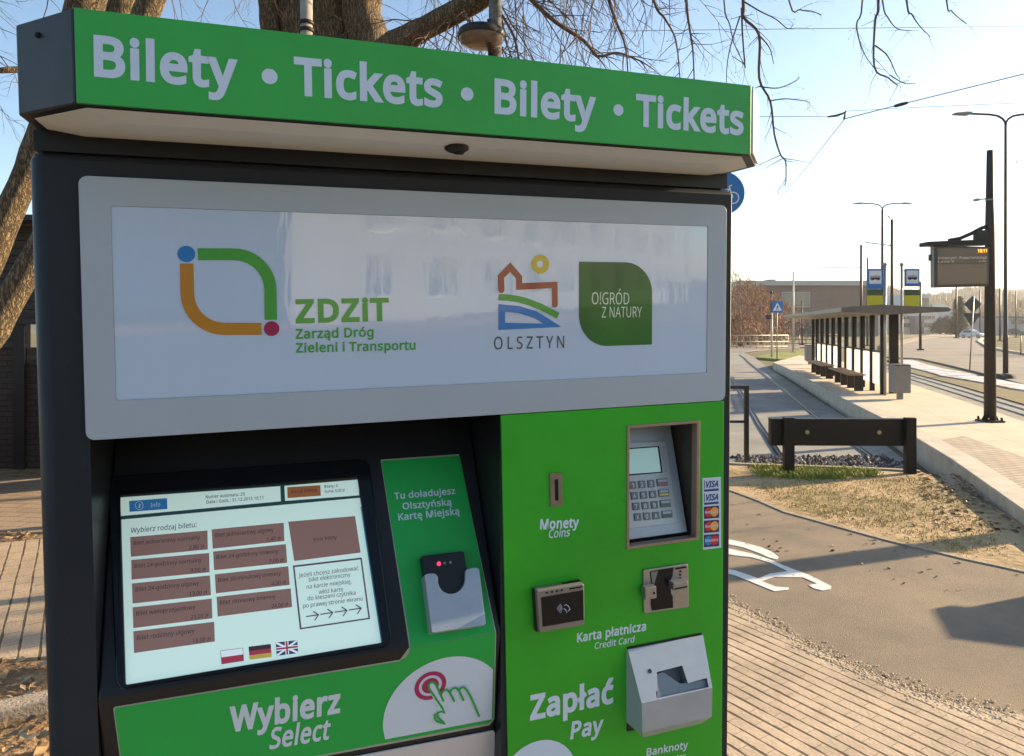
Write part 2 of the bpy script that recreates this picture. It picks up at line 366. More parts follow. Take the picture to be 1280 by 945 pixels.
GLYPHS = {
'A':(512,[[437,0,368,177,141,177,73,0,0,0,224,575,289,575,512,0],[282,415,274,438,263,473,255,500,247,468,238,438,230,415,165,241,346,241]]),
'B':(521,[[241,573,307,569,361,558,404,541,434,515,453,478,459,431,457,409,453,389,446,371,437,354,424,340,409,328,392,317,372,309,350,304,350,300,373,295,395,288,415,279,433,267,448,253,461,236,470,215,476,191,478,163,475,130,467,100,454,74,436,52,413,33,385,19,354,8,318,2,279,0,78,0,78,573],[256,329,300,331,334,339,357,352,372,371,381,394,384,423,380,451,369,474,351,490,324,502,289,509,245,511,150,511,150,329],[150,269,150,61,265,61,311,64,346,74,371,91,388,112,398,138,401,168,399,188,395,205,388,221,377,235,362,247,344,256,321,263,293,267,260,269]]),
'C':(507,[[323,517,294,516,266,510,241,502,217,490,196,474,178,456,162,434,149,410,139,383,131,353,127,321,125,286,128,241,135,200,147,164,164,132,186,105,213,83,244,68,281,58,322,55,347,56,371,58,394,62,460,78,460,15,438,8,416,2,393,-2,369,-6,342,-7,312,-8,257,-4,208,8,166,28,130,56,101,90,78,131,62,178,52,230,49,287,51,329,57,369,67,406,81,440,99,471,120,499,145,523,174,543,206,559,242,571,281,578,324,581,353,580,381,577,409,572,435,565,460,557,482,547,453,486,394,508,372,513,348,516]]),
'D':(585,[[536,292,533,231,521,177,501,131,474,91,439,58,399,33,351,15,297,4,237,0,78,0,78,573,254,573,309,569,359,558,404,540,443,516,476,484,502,446,521,401,533,350],[460,289,457,337,449,379,435,415,416,444,391,469,361,487,327,500,287,508,244,511,150,511,150,62,228,62,299,68,357,87,402,119,434,164,454,220]]),
'E':(446,[[398,0,78,0,78,573,398,573,398,509,150,509,150,330,383,330,383,268,150,268,150,63,398,63]]),
'F':(416,[[150,0,78,0,78,573,398,573,398,509,150,509,150,306,383,306,383,243,150,243]]),
'G':(584,[[326,302,524,302,524,22,493,12,462,5,431,-1,398,-5,362,-7,323,-8,267,-4,217,8,173,28,136,55,105,89,81,130,63,176,52,229,49,286,53,343,65,395,84,442,111,482,145,517,186,544,233,564,286,577,346,581,377,580,407,577,437,572,465,565,491,557,516,547,489,484,468,493,445,501,421,508,395,513,369,516,342,517,298,514,259,505,225,489,195,468,170,441,150,409,136,373,127,332,124,286,127,243,134,202,146,166,164,133,187,106,216,84,251,68,292,58,340,55,404,59,452,68,452,238,326,238]]),
'H':(594,[[516,0,443,0,443,267,150,267,150,0,78,0,78,573,150,573,150,330,443,330,443,573,516,573]]),
'I':(272,[[239,0,32,0,32,42,99,57,99,515,32,531,32,573,239,573,239,531,172,515,172,57,239,42]]),
'J':(219,[[-3,-152,-37,-150,-63,-142,-63,-81,-35,-87,-5,-89,8,-88,21,-85,33,-81,45,-74,54,-65,63,-53,69,-38,73,-19,74,3,74,573,146,573,146,9,144,-26,138,-56,128,-82,114,-104,96,-122,75,-135,52,-145,25,-150]]),
'K':(496,[[496,0,411,0,209,273,150,222,150,0,78,0,78,573,150,573,150,290,199,345,249,399,403,573,488,573,261,323]]),
'L':(420,[[78,0,78,573,150,573,150,64,400,64,400,0]]),
'M':(727,[[330,0,142,502,139,502,142,461,144,407,144,347,144,0,78,0,78,573,184,573,361,103,364,103,544,573,650,573,650,0,578,0,578,352,579,408,581,460,584,501,581,501,390,0]]),
'N':(609,[[532,0,447,0,141,476,138,476,141,432,143,378,144,320,144,0,78,0,78,573,161,573,467,99,470,99,468,137,466,193,464,249,464,573,532,573]]),
'O':(626,[[577,287,576,244,570,204,561,166,547,132,531,101,510,73,486,49,459,29,428,13,393,1,355,-6,314,-8,271,-6,232,1,196,13,165,29,138,49,114,73,94,101,78,132,65,167,56,204,51,245,49,288,52,344,62,396,78,442,100,482,130,517,166,545,208,565,258,577,314,581,369,577,417,565,459,545,495,517,524,483,547,442,564,396,574,344],[125,287,127,241,134,200,145,163,161,131,182,104,207,83,238,67,273,58,314,55,354,58,390,67,420,83,445,104,465,131,481,163,492,200,499,241,501,287,496,354,481,411,456,457,421,491,373,511,314,518,274,515,238,506,207,490,182,469,161,443,145,411,134,374,127,333]]),
'P':(485,[[229,573,297,568,352,553,393,528,421,495,439,454,444,404,443,381,439,358,433,336,423,316,411,296,395,278,375,262,351,249,324,238,292,230,256,225,216,223,150,223,150,0,78,0,78,573],[223,511,150,511,150,285,208,285,242,286,272,290,298,296,320,306,338,318,352,334,362,352,368,375,370,401,366,435,354,462,334,484,306,499,269,508]]),
'Q':(626,[[577,287,575,242,569,200,559,160,544,124,525,92,503,64,476,40,445,21,411,6,548,-136,444,-136,334,-7,324,-8,314,-8,271,-6,232,1,196,13,165,29,138,49,114,73,94,101,78,132,65,167,56,204,51,245,49,288,52,344,62,396,78,442,100,482,130,517,166,545,208,565,258,577,314,581,369,577,417,565,459,545,495,517,524,483,547,442,564,396,574,344],[125,287,127,241,134,200,145,163,161,131,182,104,207,83,238,67,273,58,314,55,354,58,390,67,420,83,445,104,465,131,481,163,492,200,499,241,501,287,496,354,481,411,456,457,421,491,373,511,314,518,274,515,238,506,207,490,182,469,161,443,145,411,134,374,127,333]]),
'R':(499,[[236,573,281,571,320,565,353,555,381,540,404,522,422,500,434,474,442,444,444,410,442,381,437,356,427,334,415,315,401,298,385,285,367,274,349,264,330,257,487,0,403,0,264,237,150,237,150,0,78,0,78,573],[232,510,150,510,150,298,236,298,278,301,312,310,338,325,355,347,366,374,370,407,368,430,363,450,355,467,343,480,328,491,310,500,287,505,261,509]]),
'S':(440,[[403,153,400,121,392,92,378,66,359,44,335,26,307,11,274,1,238,-6,198,-8,137,-5,83,4,41,19,41,88,62,80,86,72,113,65,142,59,171,56,201,55,228,56,252,60,273,66,290,74,305,85,316,98,324,113,329,129,330,147,329,164,325,180,318,194,308,207,295,218,277,230,255,241,228,252,196,265,131,294,114,305,98,317,85,330,74,344,65,359,57,375,52,393,49,413,48,435,51,464,58,490,71,513,89,533,110,550,136,563,165,573,197,579,231,581,262,580,290,577,318,572,343,565,367,558,389,549,366,487,302,508,278,513,254,516,229,517,207,516,187,513,169,507,155,499,142,489,133,478,126,464,122,450,121,434,122,416,126,400,133,386,143,373,156,362,172,351,193,341,217,330,246,318,278,306,307,293,332,279,353,264,371,247,385,228,395,206,401,181]]),
'T':(446,[[259,0,187,0,187,509,8,509,8,573,437,573,437,509,259,509]]),
'U':(586,[[513,202,511,164,503,128,489,95,470,65,446,40,416,20,380,4,338,-5,290,-8,225,-2,171,18,128,50,97,93,78,144,72,204,72,573,144,573,144,201,148,158,161,122,182,93,211,72,248,59,294,55,327,57,355,63,379,73,399,88,415,105,427,126,435,149,440,174,442,202,442,573,513,573]]),
'V':(481,[[481,573,277,0,204,0,0,573,75,573,204,205,220,160,231,119,241,80,250,119,262,161,277,207,405,573]]),
'W':(746,[[735,573,583,0,510,0,399,375,389,410,380,443,373,471,370,488,367,471,361,443,352,409,342,373,234,0,161,0,10,573,85,573,174,223,183,186,190,151,196,118,201,87,206,119,213,154,222,191,232,227,333,573,407,573,512,225,523,187,532,151,538,117,544,87,550,129,560,175,572,224,660,573]]),
'X':(470,[[467,0,385,0,233,249,79,0,3,0,193,298,15,573,95,573,236,348,377,573,453,573,276,300]]),
'Y':(454,[[227,291,376,573,454,573,263,222,263,0,191,0,191,219,0,573,79,573]]),
'Z':(459,[[427,0,30,0,30,55,332,508,40,508,40,573,419,573,419,518,118,64,427,64]]),
'a':(450,[[231,437,279,433,318,422,347,403,368,375,381,338,385,293,385,0,334,0,320,61,317,61,304,46,292,33,279,22,265,13,250,5,234,-1,216,-5,195,-7,172,-8,148,-7,124,-2,103,6,84,16,68,30,55,48,45,68,39,92,37,119,43,159,59,192,87,219,127,238,179,251,243,257,316,259,316,285,313,317,306,342,293,359,275,371,253,378,227,380,205,379,183,376,163,370,106,347,84,400,104,410,126,419,151,426,177,432,204,436],[252,208,204,203,167,195,141,182,124,165,113,144,110,119,112,97,120,79,132,66,148,56,167,51,188,49,223,52,253,62,279,79,299,103,311,134,315,172,315,210]]),
'b':(493,[[139,461,138,410,135,373,139,373,153,390,169,405,189,419,213,429,240,435,272,437,322,431,365,412,401,381,428,338,444,283,449,215,447,168,439,127,427,91,410,61,390,36,365,17,337,3,306,-5,272,-8,240,-6,213,0,189,10,169,24,153,38,139,55,133,55,119,0,68,0,68,609,139,609],[260,379,231,377,207,371,188,361,172,348,159,330,150,308,144,282,140,252,139,217,139,214,142,165,150,125,165,93,187,69,219,55,261,51,297,55,325,69,348,93,363,126,373,166,376,216,373,265,363,306,348,338,325,360,296,374]]),
'c':(385,[[241,-8,204,-5,170,2,139,15,112,34,88,58,69,87,55,123,47,165,44,213,47,262,56,305,71,342,90,372,114,396,142,415,174,428,208,435,245,438,267,437,288,435,309,431,328,426,344,421,358,415,337,356,292,370,244,376,217,374,193,368,172,358,155,343,141,325,131,303,123,277,119,247,117,213,119,181,123,152,131,126,141,104,155,86,172,71,191,61,214,55,240,53,262,54,283,56,302,60,351,78,351,15,336,8,320,3,304,-2,285,-5,264,-7]]),
'd':(493,[[221,-8,171,-2,128,17,92,48,65,91,49,146,44,214,49,282,66,338,93,381,128,413,171,432,221,438,243,437,262,434,280,429,296,423,310,416,323,407,335,397,345,386,354,374,359,374,356,405,354,438,354,609,425,609,425,0,368,0,358,58,354,58,345,46,335,35,323,24,310,15,296,7,279,1,262,-4,242,-7],[232,51,273,55,305,67,328,88,343,117,352,154,355,200,355,213,352,263,343,304,329,336,306,360,274,375,231,379,196,374,168,359,146,334,130,300,120,260,117,213,120,165,130,125,146,93,168,69,197,55]]),
'e':(452,[[234,438,269,435,301,427,329,414,354,396,374,373,390,346,402,315,409,281,411,244,411,201,117,201,122,157,134,119,154,90,181,69,215,56,254,52,280,53,305,56,327,60,392,82,392,20,370,11,349,4,327,-1,304,-5,279,-7,251,-8,212,-5,176,3,143,17,114,36,90,61,70,91,56,126,47,167,44,212,47,257,55,297,68,333,86,364,108,390,134,411,164,426,198,435],[233,380,202,377,175,366,154,348,137,323,125,293,119,257,338,257,336,281,333,302,326,322,318,338,306,353,292,364,276,373,256,378]]),
'f':(276,[[266,375,158,375,158,0,87,0,87,375,12,375,12,408,87,432,87,457,89,492,95,522,104,547,116,568,132,585,152,597,174,606,199,612,227,613,274,609,310,599,292,544,262,552,228,556,206,553,189,545,175,532,166,513,160,489,158,458,158,430,266,430]]),
'g':(493,[[221,438,248,436,273,431,297,422,319,409,338,393,355,373,359,373,369,430,425,430,425,-7,423,-46,416,-80,404,-109,388,-135,367,-155,341,-172,310,-183,274,-190,233,-192,202,-192,174,-189,147,-186,122,-180,99,-174,78,-165,78,-100,99,-110,123,-118,149,-125,177,-130,206,-133,237,-134,271,-130,300,-119,324,-101,341,-77,352,-48,355,-13,355,4,356,32,358,57,354,57,338,37,320,21,299,8,275,-1,250,-6,221,-8,170,-2,126,18,91,51,65,95,49,149,44,214,49,278,65,332,91,377,126,411,169,431],[230,379,207,376,187,370,169,359,153,344,140,326,130,303,123,277,119,247,117,213,120,165,130,124,146,92,169,68,197,54,232,50,253,51,271,53,288,58,303,65,315,74,326,85,336,98,343,113,349,131,353,151,355,173,356,197,356,214,355,251,350,282,343,309,332,331,319,348,302,362,281,371,257,377]]),
'h':(496,[[139,431,138,399,135,370,140,370,149,385,161,397,174,407,188,416,204,424,221,429,238,434,255,436,273,437,306,435,335,430,360,421,382,408,399,391,413,370,423,344,429,314,431,280,431,0,361,0,361,275,358,307,351,333,338,353,319,367,295,376,265,379,235,377,210,370,189,360,173,347,160,329,150,308,144,283,140,254,139,222,139,0,68,0,68,609,139,609]]),
'i':(207,[[139,430,139,0,68,0,68,430],[104,591,115,590,124,586,133,580,140,572,144,560,145,546,144,532,140,521,133,512,124,506,115,502,104,501,93,502,83,506,75,512,68,521,64,532,63,546,64,560,68,572,75,580,83,586,93,590]]),
'j':(207,[[18,-192,-18,-190,-44,-183,-44,-126,-19,-132,9,-134,25,-132,39,-128,51,-120,61,-108,66,-90,68,-67,68,430,139,430,139,-64,137,-90,133,-113,126,-133,116,-151,103,-166,87,-177,67,-186,44,-191],[63,546,64,560,68,572,75,580,83,586,93,590,104,591,115,590,124,586,133,580,140,572,144,560,145,546,144,532,140,521,133,512,124,506,115,502,104,501,93,502,83,506,75,512,68,521,64,532]]),
'k':(428,[[138,291,137,257,135,221,138,221,152,240,172,264,189,285,326,430,409,430,235,246,421,0,336,0,187,200,138,158,138,0,68,0,68,609,138,609]]),
'l':(207,[[139,0,68,0,68,609,139,609]]),
'm':(750,[[540,438,584,434,621,421,649,401,669,371,681,330,685,280,685,0,615,0,615,277,613,308,606,333,594,353,577,367,555,376,528,379,490,374,460,362,438,342,423,315,414,280,411,237,411,0,342,0,342,277,341,298,337,317,332,333,325,347,315,359,303,367,289,374,272,377,253,379,227,377,204,370,185,360,170,347,158,329,150,308,144,283,140,255,139,223,139,0,68,0,68,430,125,430,136,371,140,371,149,385,160,398,173,409,186,418,201,425,217,431,233,435,249,437,266,438,298,436,325,430,349,420,369,406,386,388,398,366,402,366,418,388,438,406,461,420,486,430,512,436]]),
'n':(496,[[275,438,322,434,361,421,391,401,413,371,426,330,431,280,431,0,361,0,361,275,358,307,351,333,338,353,319,367,295,376,265,379,222,374,189,361,166,338,151,308,142,269,139,223,139,0,68,0,68,430,125,430,136,371,140,371,150,385,162,398,175,409,190,418,206,425,222,431,239,435,257,437]]),
'o':(485,[[442,216,440,181,436,150,428,121,417,95,404,71,388,51,369,33,348,18,324,7,299,-1,271,-6,241,-8,214,-6,188,-1,163,7,140,18,119,33,100,51,84,71,70,95,59,121,51,150,46,181,44,216,47,261,55,301,68,336,87,367,110,392,137,412,169,426,204,435,244,438,281,435,316,426,347,412,374,392,398,367,417,336,431,301,439,261],[117,216,119,184,123,154,130,128,141,105,155,86,172,71,192,59,216,53,243,51,270,53,294,59,314,71,331,86,345,105,356,128,363,154,367,184,369,216,367,248,363,277,355,303,345,325,331,344,314,359,294,370,270,376,242,379,202,374,171,359,147,335,130,303,120,263]]),
'p':(493,[[273,438,322,432,365,413,401,383,428,339,444,284,449,216,447,170,439,129,427,93,410,62,390,37,365,17,337,3,306,-5,272,-8,251,-7,231,-4,213,1,197,7,182,15,170,24,139,55,134,55,137,20,139,-16,139,-192,68,-192,68,430,126,430,136,371,139,371,148,383,158,394,170,405,182,414,197,422,213,429,231,434,251,437],[260,379,233,377,210,371,190,362,174,349,161,333,152,313,145,289,141,261,139,229,139,216,140,182,144,152,150,126,159,103,172,85,188,70,208,59,233,53,261,51,286,53,308,60,326,72,341,88,354,108,364,131,371,157,375,186,376,217,373,262,363,302,348,334,325,359,296,374]]),
'q':(493,[[354,-9,355,25,358,58,354,58,340,40,323,25,303,11,279,1,251,-6,219,-8,170,-2,128,17,93,48,66,91,49,146,44,214,47,261,54,302,67,338,83,368,104,393,129,413,157,427,188,435,221,438,253,436,280,429,304,419,324,405,341,389,355,371,358,371,369,430,425,430,425,-192,354,-192],[233,51,260,52,284,58,304,67,320,79,333,96,342,116,349,140,353,168,355,199,355,213,352,263,343,305,328,337,305,361,273,375,231,379,196,374,167,359,145,334,130,300,120,260,117,213,120,165,130,126,146,93,168,70,197,55]]),
'r':(331,[[269,438,295,437,319,433,310,368,287,372,264,374,248,373,232,369,217,363,202,355,189,346,176,334,166,321,156,305,149,289,143,270,140,251,139,229,139,0,68,0,68,430,126,430,134,351,137,351,147,367,158,381,170,395,183,407,198,418,214,426,231,433,249,437]]),
's':(384,[[348,119,346,92,339,69,327,49,311,32,292,18,268,6,241,-2,210,-6,176,-8,148,-7,122,-5,99,-1,78,5,59,11,42,19,42,83,104,60,128,54,153,50,178,49,211,51,236,57,256,66,269,79,277,94,280,112,279,123,276,132,271,141,264,150,253,158,239,167,174,196,103,228,84,239,69,252,57,266,48,283,43,302,41,324,46,358,61,386,85,408,118,425,157,435,202,438,228,437,252,434,275,430,298,424,319,417,339,409,315,353,258,372,238,377,218,379,197,380,171,379,149,374,131,366,118,356,111,343,108,328,109,317,113,307,119,298,127,290,139,282,154,274,219,246,289,215,306,203,321,191,333,176,341,159,346,140]]),
't':(289,[[212,50,245,53,272,59,272,5,240,-4,200,-8,178,-7,157,-3,138,4,120,13,104,27,91,44,82,66,76,93,74,125,74,375,13,375,13,409,75,437,103,528,144,528,144,430,269,430,269,375,144,375,144,127,146,103,153,83,163,69,177,58,193,52]]),
'u':(496,[[427,430,427,0,370,0,359,57,356,57,346,43,334,31,321,20,306,11,290,4,273,-1,256,-5,238,-7,220,-8,187,-6,159,-1,134,8,112,21,95,38,81,59,71,85,65,114,63,148,63,430,135,430,135,153,137,122,145,96,158,76,176,62,200,53,230,51,260,53,285,59,306,69,323,82,336,100,345,121,352,146,356,175,357,206,357,430]]),
'v':(407,[[163,0,0,430,75,430,167,176,180,137,193,96,201,63,204,63,214,96,227,138,241,176,332,430,407,430,244,0]]),
'w':(630,[[346,243,336,276,328,308,321,335,316,357,313,357,308,335,302,307,294,275,284,242,207,1,127,1,9,431,82,431,141,201,153,154,163,109,169,73,172,73,178,97,185,128,193,160,201,188,277,431,354,431,428,188,440,149,451,109,457,74,460,74,466,108,477,153,489,201,549,431,621,431,502,1,419,1]]),
'x':(424,[[170,220,22,430,102,430,213,268,322,430,402,430,253,220,410,0,330,0,213,172,94,0,14,0]]),
'y':(409,[[1,430,76,430,169,185,184,144,196,105,205,68,209,68,224,121,245,186,333,430,409,430,224,-59,213,-85,201,-108,188,-130,173,-148,157,-164,138,-176,117,-185,94,-191,67,-192,34,-190,9,-186,9,-130,30,-133,56,-135,72,-134,86,-131,99,-126,110,-118,121,-110,130,-99,138,-87,145,-73,152,-59,174,-2]]),
'z':(377,[[346,0,31,0,31,47,262,375,45,375,45,430,340,430,340,377,112,55,346,55]]),
'0':(459,[[419,287,418,242,415,201,409,163,401,128,390,97,376,70,359,47,339,27,316,12,290,1,261,-6,229,-8,188,-4,153,8,122,27,97,54,76,88,60,129,48,176,42,229,39,287,41,346,48,399,58,446,73,486,93,520,119,547,149,566,186,578,229,581,269,578,304,566,335,547,361,520,382,486,399,446,410,399,417,346],[110,287,111,238,115,194,121,156,131,125,143,98,159,78,178,64,202,55,229,52,256,55,279,64,298,78,314,98,326,124,336,156,343,194,347,238,348,287,347,336,343,380,336,417,326,449,314,475,298,495,279,510,256,518,229,521,202,518,178,510,159,495,143,475,131,449,121,417,115,380,111,336]]),
'1':(459,[[285,0,216,0,216,400,216,439,217,470,219,499,196,477,169,455,108,405,71,452,226,573,285,573]]),
'2':(459,[[417,0,38,0,38,59,188,210,261,287,280,309,295,331,306,353,315,376,320,399,322,424,318,453,309,477,294,496,273,510,249,518,221,520,194,519,169,514,147,506,126,495,104,482,83,466,45,513,94,548,113,557,132,565,153,572,174,577,197,580,221,581,255,579,285,572,313,562,336,548,356,531,372,510,384,485,391,458,394,428,392,399,386,371,375,344,361,318,344,292,324,267,247,185,128,67,128,64,417,64]]),
'3':(459,[[395,439,394,414,389,392,381,372,370,355,356,339,340,326,321,316,300,307,277,302,277,298,319,290,353,276,379,255,398,229,409,198,413,163,410,131,403,101,390,74,371,50,348,30,318,14,283,2,241,-6,193,-8,164,-7,136,-5,110,-1,85,5,60,13,36,23,36,89,61,78,87,69,114,61,141,56,168,52,194,51,241,55,278,65,305,81,324,104,335,132,339,164,337,187,331,206,320,223,306,236,288,247,265,255,240,261,211,264,179,265,123,265,123,326,180,326,209,327,236,332,259,339,278,350,294,362,307,377,316,394,321,413,323,434,320,460,311,481,295,498,274,511,249,519,219,521,199,521,181,519,164,515,117,498,75,473,39,521,61,537,87,550,115,563,147,573,181,579,218,581,273,576,317,563,352,540,376,511,390,477]]),
'4':(459,[[443,130,359,130,359,0,291,0,291,130,17,130,17,190,286,576,359,576,359,193,443,193],[291,374,291,412,293,444,294,474,295,500,292,500,276,468,257,438,86,193,291,193]]),
'5':(459,[[221,351,258,349,292,342,322,331,349,316,371,297,389,274,402,247,410,217,413,183,410,145,402,111,387,81,368,54,343,32,314,15,280,2,242,-5,199,-8,170,-7,142,-4,116,0,91,6,70,14,51,23,51,90,71,79,95,70,121,62,148,57,174,53,200,52,227,54,252,58,274,65,293,76,310,89,323,106,333,126,339,149,341,176,337,210,325,239,306,262,279,279,243,289,197,292,146,288,99,280,64,302,86,573,373,573,373,508,146,508,132,342,169,348]]),
'6':(459,[[44,245,45,278,47,310,51,342,57,374,64,404,75,433,87,461,103,486,121,510,143,530,168,548,196,562,228,572,265,578,306,581,344,579,377,573,377,513,344,520,308,523,273,521,242,515,216,504,193,491,173,474,158,454,145,431,134,407,127,380,121,352,117,322,115,291,119,291,128,303,138,315,150,326,163,335,178,343,194,350,213,355,233,357,255,358,287,356,316,349,342,338,365,322,384,303,400,279,412,251,419,220,421,184,419,147,411,112,399,82,382,55,361,33,336,15,307,2,275,-5,239,-8,212,-6,187,-1,163,7,140,19,119,35,101,54,84,76,70,103,59,133,51,166,46,204],[238,51,270,55,297,66,320,84,337,109,348,143,351,184,348,218,339,247,324,271,302,289,274,300,241,303,217,301,195,296,175,287,157,276,143,263,131,248,122,232,117,215,115,198,116,181,119,163,123,146,129,129,137,114,146,99,158,85,170,74,185,64,201,57,219,53]]),
'7':(459,[[109,0,344,508,35,508,35,573,419,573,419,518,187,0]]),
'8':(459,[[229,581,261,579,291,574,318,565,341,553,362,538,378,519,390,497,398,472,400,443,399,421,394,401,385,383,374,367,361,352,346,338,329,325,310,314,291,303,314,291,335,279,355,265,373,250,389,234,401,216,411,196,417,173,419,148,416,118,408,90,395,65,378,44,356,26,330,11,300,1,267,-6,231,-8,192,-6,157,0,126,10,100,24,78,42,61,63,49,87,42,115,39,146,41,171,47,194,56,214,68,232,82,249,99,264,118,277,138,289,158,299,140,310,123,322,107,336,93,350,81,366,71,383,64,401,59,422,58,444,60,472,68,497,80,518,97,537,117,552,141,565,168,573,197,579],[108,145,112,119,121,96,138,76,161,60,192,51,229,48,265,51,295,60,319,76,336,96,346,120,350,148,348,166,343,182,335,197,324,211,310,223,293,235,274,246,253,256,229,265,217,270,194,260,174,249,157,237,142,225,130,212,121,197,114,182,110,164],[228,524,200,521,176,514,155,502,139,486,130,466,127,441,128,422,133,406,141,391,151,379,164,367,179,357,232,330,282,357,296,367,307,379,317,392,325,406,329,423,330,441,327,466,318,486,302,502,282,514,257,521]]),
'9':(459,[[417,328,416,295,414,263,410,231,405,199,397,168,387,139,374,112,358,86,340,63,318,42,293,25,265,11,232,0,195,-6,154,-8,117,-6,82,0,82,60,115,53,152,50,188,52,218,58,245,68,268,82,287,99,303,118,316,141,327,165,334,192,340,221,344,250,346,281,341,281,332,269,322,258,310,247,297,238,282,230,266,223,247,218,227,215,204,214,173,216,144,223,118,235,95,250,76,270,61,294,49,321,42,352,40,387,43,426,50,460,63,491,80,517,101,540,127,557,156,570,188,578,223,581,250,579,275,574,299,565,322,553,342,537,361,518,377,495,391,469,402,439,410,406,415,369],[223,521,192,518,165,507,142,488,124,463,113,429,110,388,113,354,122,325,137,301,158,284,186,273,220,269,244,271,266,276,286,285,304,296,318,310,330,325,339,341,344,358,346,374,345,392,342,409,338,426,332,443,324,459,315,474,304,487,291,499,277,508,260,516,242,520]]),
'.':(215,[[58,43,59,61,64,75,72,85,82,92,94,96,107,97,120,96,132,92,142,85,151,75,156,61,157,43,156,26,151,12,142,2,132,-6,120,-10,107,-11,94,-10,82,-6,72,2,64,12,59,26]]),
',':(215,[[154,84,136,23,111,-42,85,-103,33,-103,49,-38,63,31,73,93,148,93]]),
':':(215,[[58,43,59,61,64,75,72,85,82,92,94,96,107,97,120,96,132,92,142,85,151,75,156,61,157,43,156,26,151,12,142,2,132,-6,120,-10,107,-11,94,-10,82,-6,72,2,64,12,59,26],[58,387,59,405,64,419,72,429,82,436,94,440,107,441,120,440,132,436,142,429,151,419,156,405,157,387,156,369,151,355,142,345,132,338,120,333,107,332,94,333,82,338,72,345,64,355,59,369]]),
'!':(216,[[131,161,85,161,65,573,151,573],[58,43,59,61,64,75,72,85,83,92,94,96,107,97,120,96,132,92,142,85,151,75,156,61,157,43,156,26,151,12,142,2,132,-6,120,-10,107,-11,94,-10,83,-6,72,2,64,12,59,26]]),
'-':(258,[[32,184,32,246,226,246,226,184]]),
'ą':(450,[[231,437,279,433,318,422,347,403,368,375,381,338,385,293,385,0,334,0,320,61,317,61,304,46,292,33,279,22,265,13,250,5,234,-1,216,-5,195,-7,172,-8,148,-7,124,-2,103,6,84,16,68,30,55,48,45,68,39,92,37,119,43,159,59,192,87,219,127,238,179,251,243,257,316,259,316,285,313,317,306,342,293,359,275,371,253,378,227,380,205,379,183,376,163,370,106,347,84,400,104,410,126,419,151,426,177,432,204,436],[252,208,204,203,167,195,141,182,124,165,113,144,110,119,112,97,120,79,132,66,148,56,167,51,188,49,223,52,253,62,279,79,299,103,311,134,315,172,315,210],[330,-93,331,-104,335,-113,340,-120,347,-125,356,-128,366,-129,389,-127,405,-124,405,-169,383,-174,355,-176,329,-174,309,-168,293,-156,282,-141,275,-123,273,-101,274,-86,278,-71,284,-56,293,-42,302,-29,313,-17,346,12,385,0,368,-17,355,-32,344,-47,336,-61,332,-77]]),
'ć':(385,[[241,-8,204,-5,170,2,139,15,112,34,88,58,69,87,55,123,47,165,44,213,47,262,56,305,71,342,90,372,114,396,142,415,174,428,208,435,245,438,267,437,288,435,309,431,328,426,344,421,358,415,337,356,292,370,244,376,217,374,193,368,172,358,155,343,141,325,131,303,123,277,119,247,117,213,119,181,123,152,131,126,141,104,155,86,172,71,191,61,214,55,240,53,262,54,283,56,302,60,351,78,351,15,336,8,320,3,304,-2,285,-5,264,-7],[346,606,326,579,296,546,263,513,232,486,185,486,185,496,211,532,239,575,261,614,346,614]]),
'ę':(452,[[312,-93,313,-104,316,-113,322,-120,329,-125,338,-128,348,-129,371,-127,387,-124,387,-169,364,-174,337,-176,311,-174,290,-168,274,-156,263,-141,256,-123,254,-101,256,-86,259,-71,266,-56,274,-42,284,-29,295,-17,328,12,392,20,342,-25,332,-37,324,-49,318,-60,315,-71,313,-82],[234,438,269,435,301,427,329,414,354,396,374,373,390,346,402,315,409,281,411,244,411,201,117,201,122,157,134,119,154,90,181,69,215,56,254,52,280,53,305,56,327,60,392,82,392,20,370,11,349,4,327,-1,304,-5,279,-7,251,-8,212,-5,176,3,143,17,114,36,90,61,70,91,56,126,47,167,44,212,47,257,55,297,68,333,86,364,108,390,134,411,164,426,198,435],[233,380,202,377,175,366,154,348,137,323,125,293,119,257,338,257,336,281,333,302,326,322,318,338,306,353,292,364,276,373,256,378]]),
'ł':(207,[[63,0,63,229,22,203,-7,250,63,295,63,609,133,609,133,341,184,376,214,329,133,274,133,0]]),
'ń':(496,[[275,438,322,434,361,421,391,401,413,371,426,330,431,280,431,0,361,0,361,275,358,307,351,333,338,353,319,367,295,376,265,379,222,374,189,361,166,338,151,308,142,269,139,223,139,0,68,0,68,430,125,430,136,371,140,371,150,385,162,398,175,409,190,418,206,425,222,431,239,435,257,437],[366,606,346,579,316,546,283,513,252,486,205,486,205,496,231,532,259,575,281,614,366,614]]),
'ó':(485,[[442,216,440,181,436,150,428,121,417,95,404,71,388,51,369,33,348,18,324,7,299,-1,271,-6,241,-8,214,-6,188,-1,163,7,140,18,119,33,100,51,84,71,70,95,59,121,51,150,46,181,44,216,47,261,55,301,68,336,87,367,110,392,137,412,169,426,204,435,244,438,281,435,316,426,347,412,374,392,398,367,417,336,431,301,439,261],[117,216,119,184,123,154,130,128,141,105,155,86,172,71,192,59,216,53,243,51,270,53,294,59,314,71,331,86,345,105,356,128,363,154,367,184,369,216,367,248,363,277,355,303,345,325,331,344,314,359,294,370,270,376,242,379,202,374,171,359,147,335,130,303,120,263],[362,606,341,579,311,546,278,513,247,486,200,486,200,496,227,532,254,575,277,614,362,614]]),
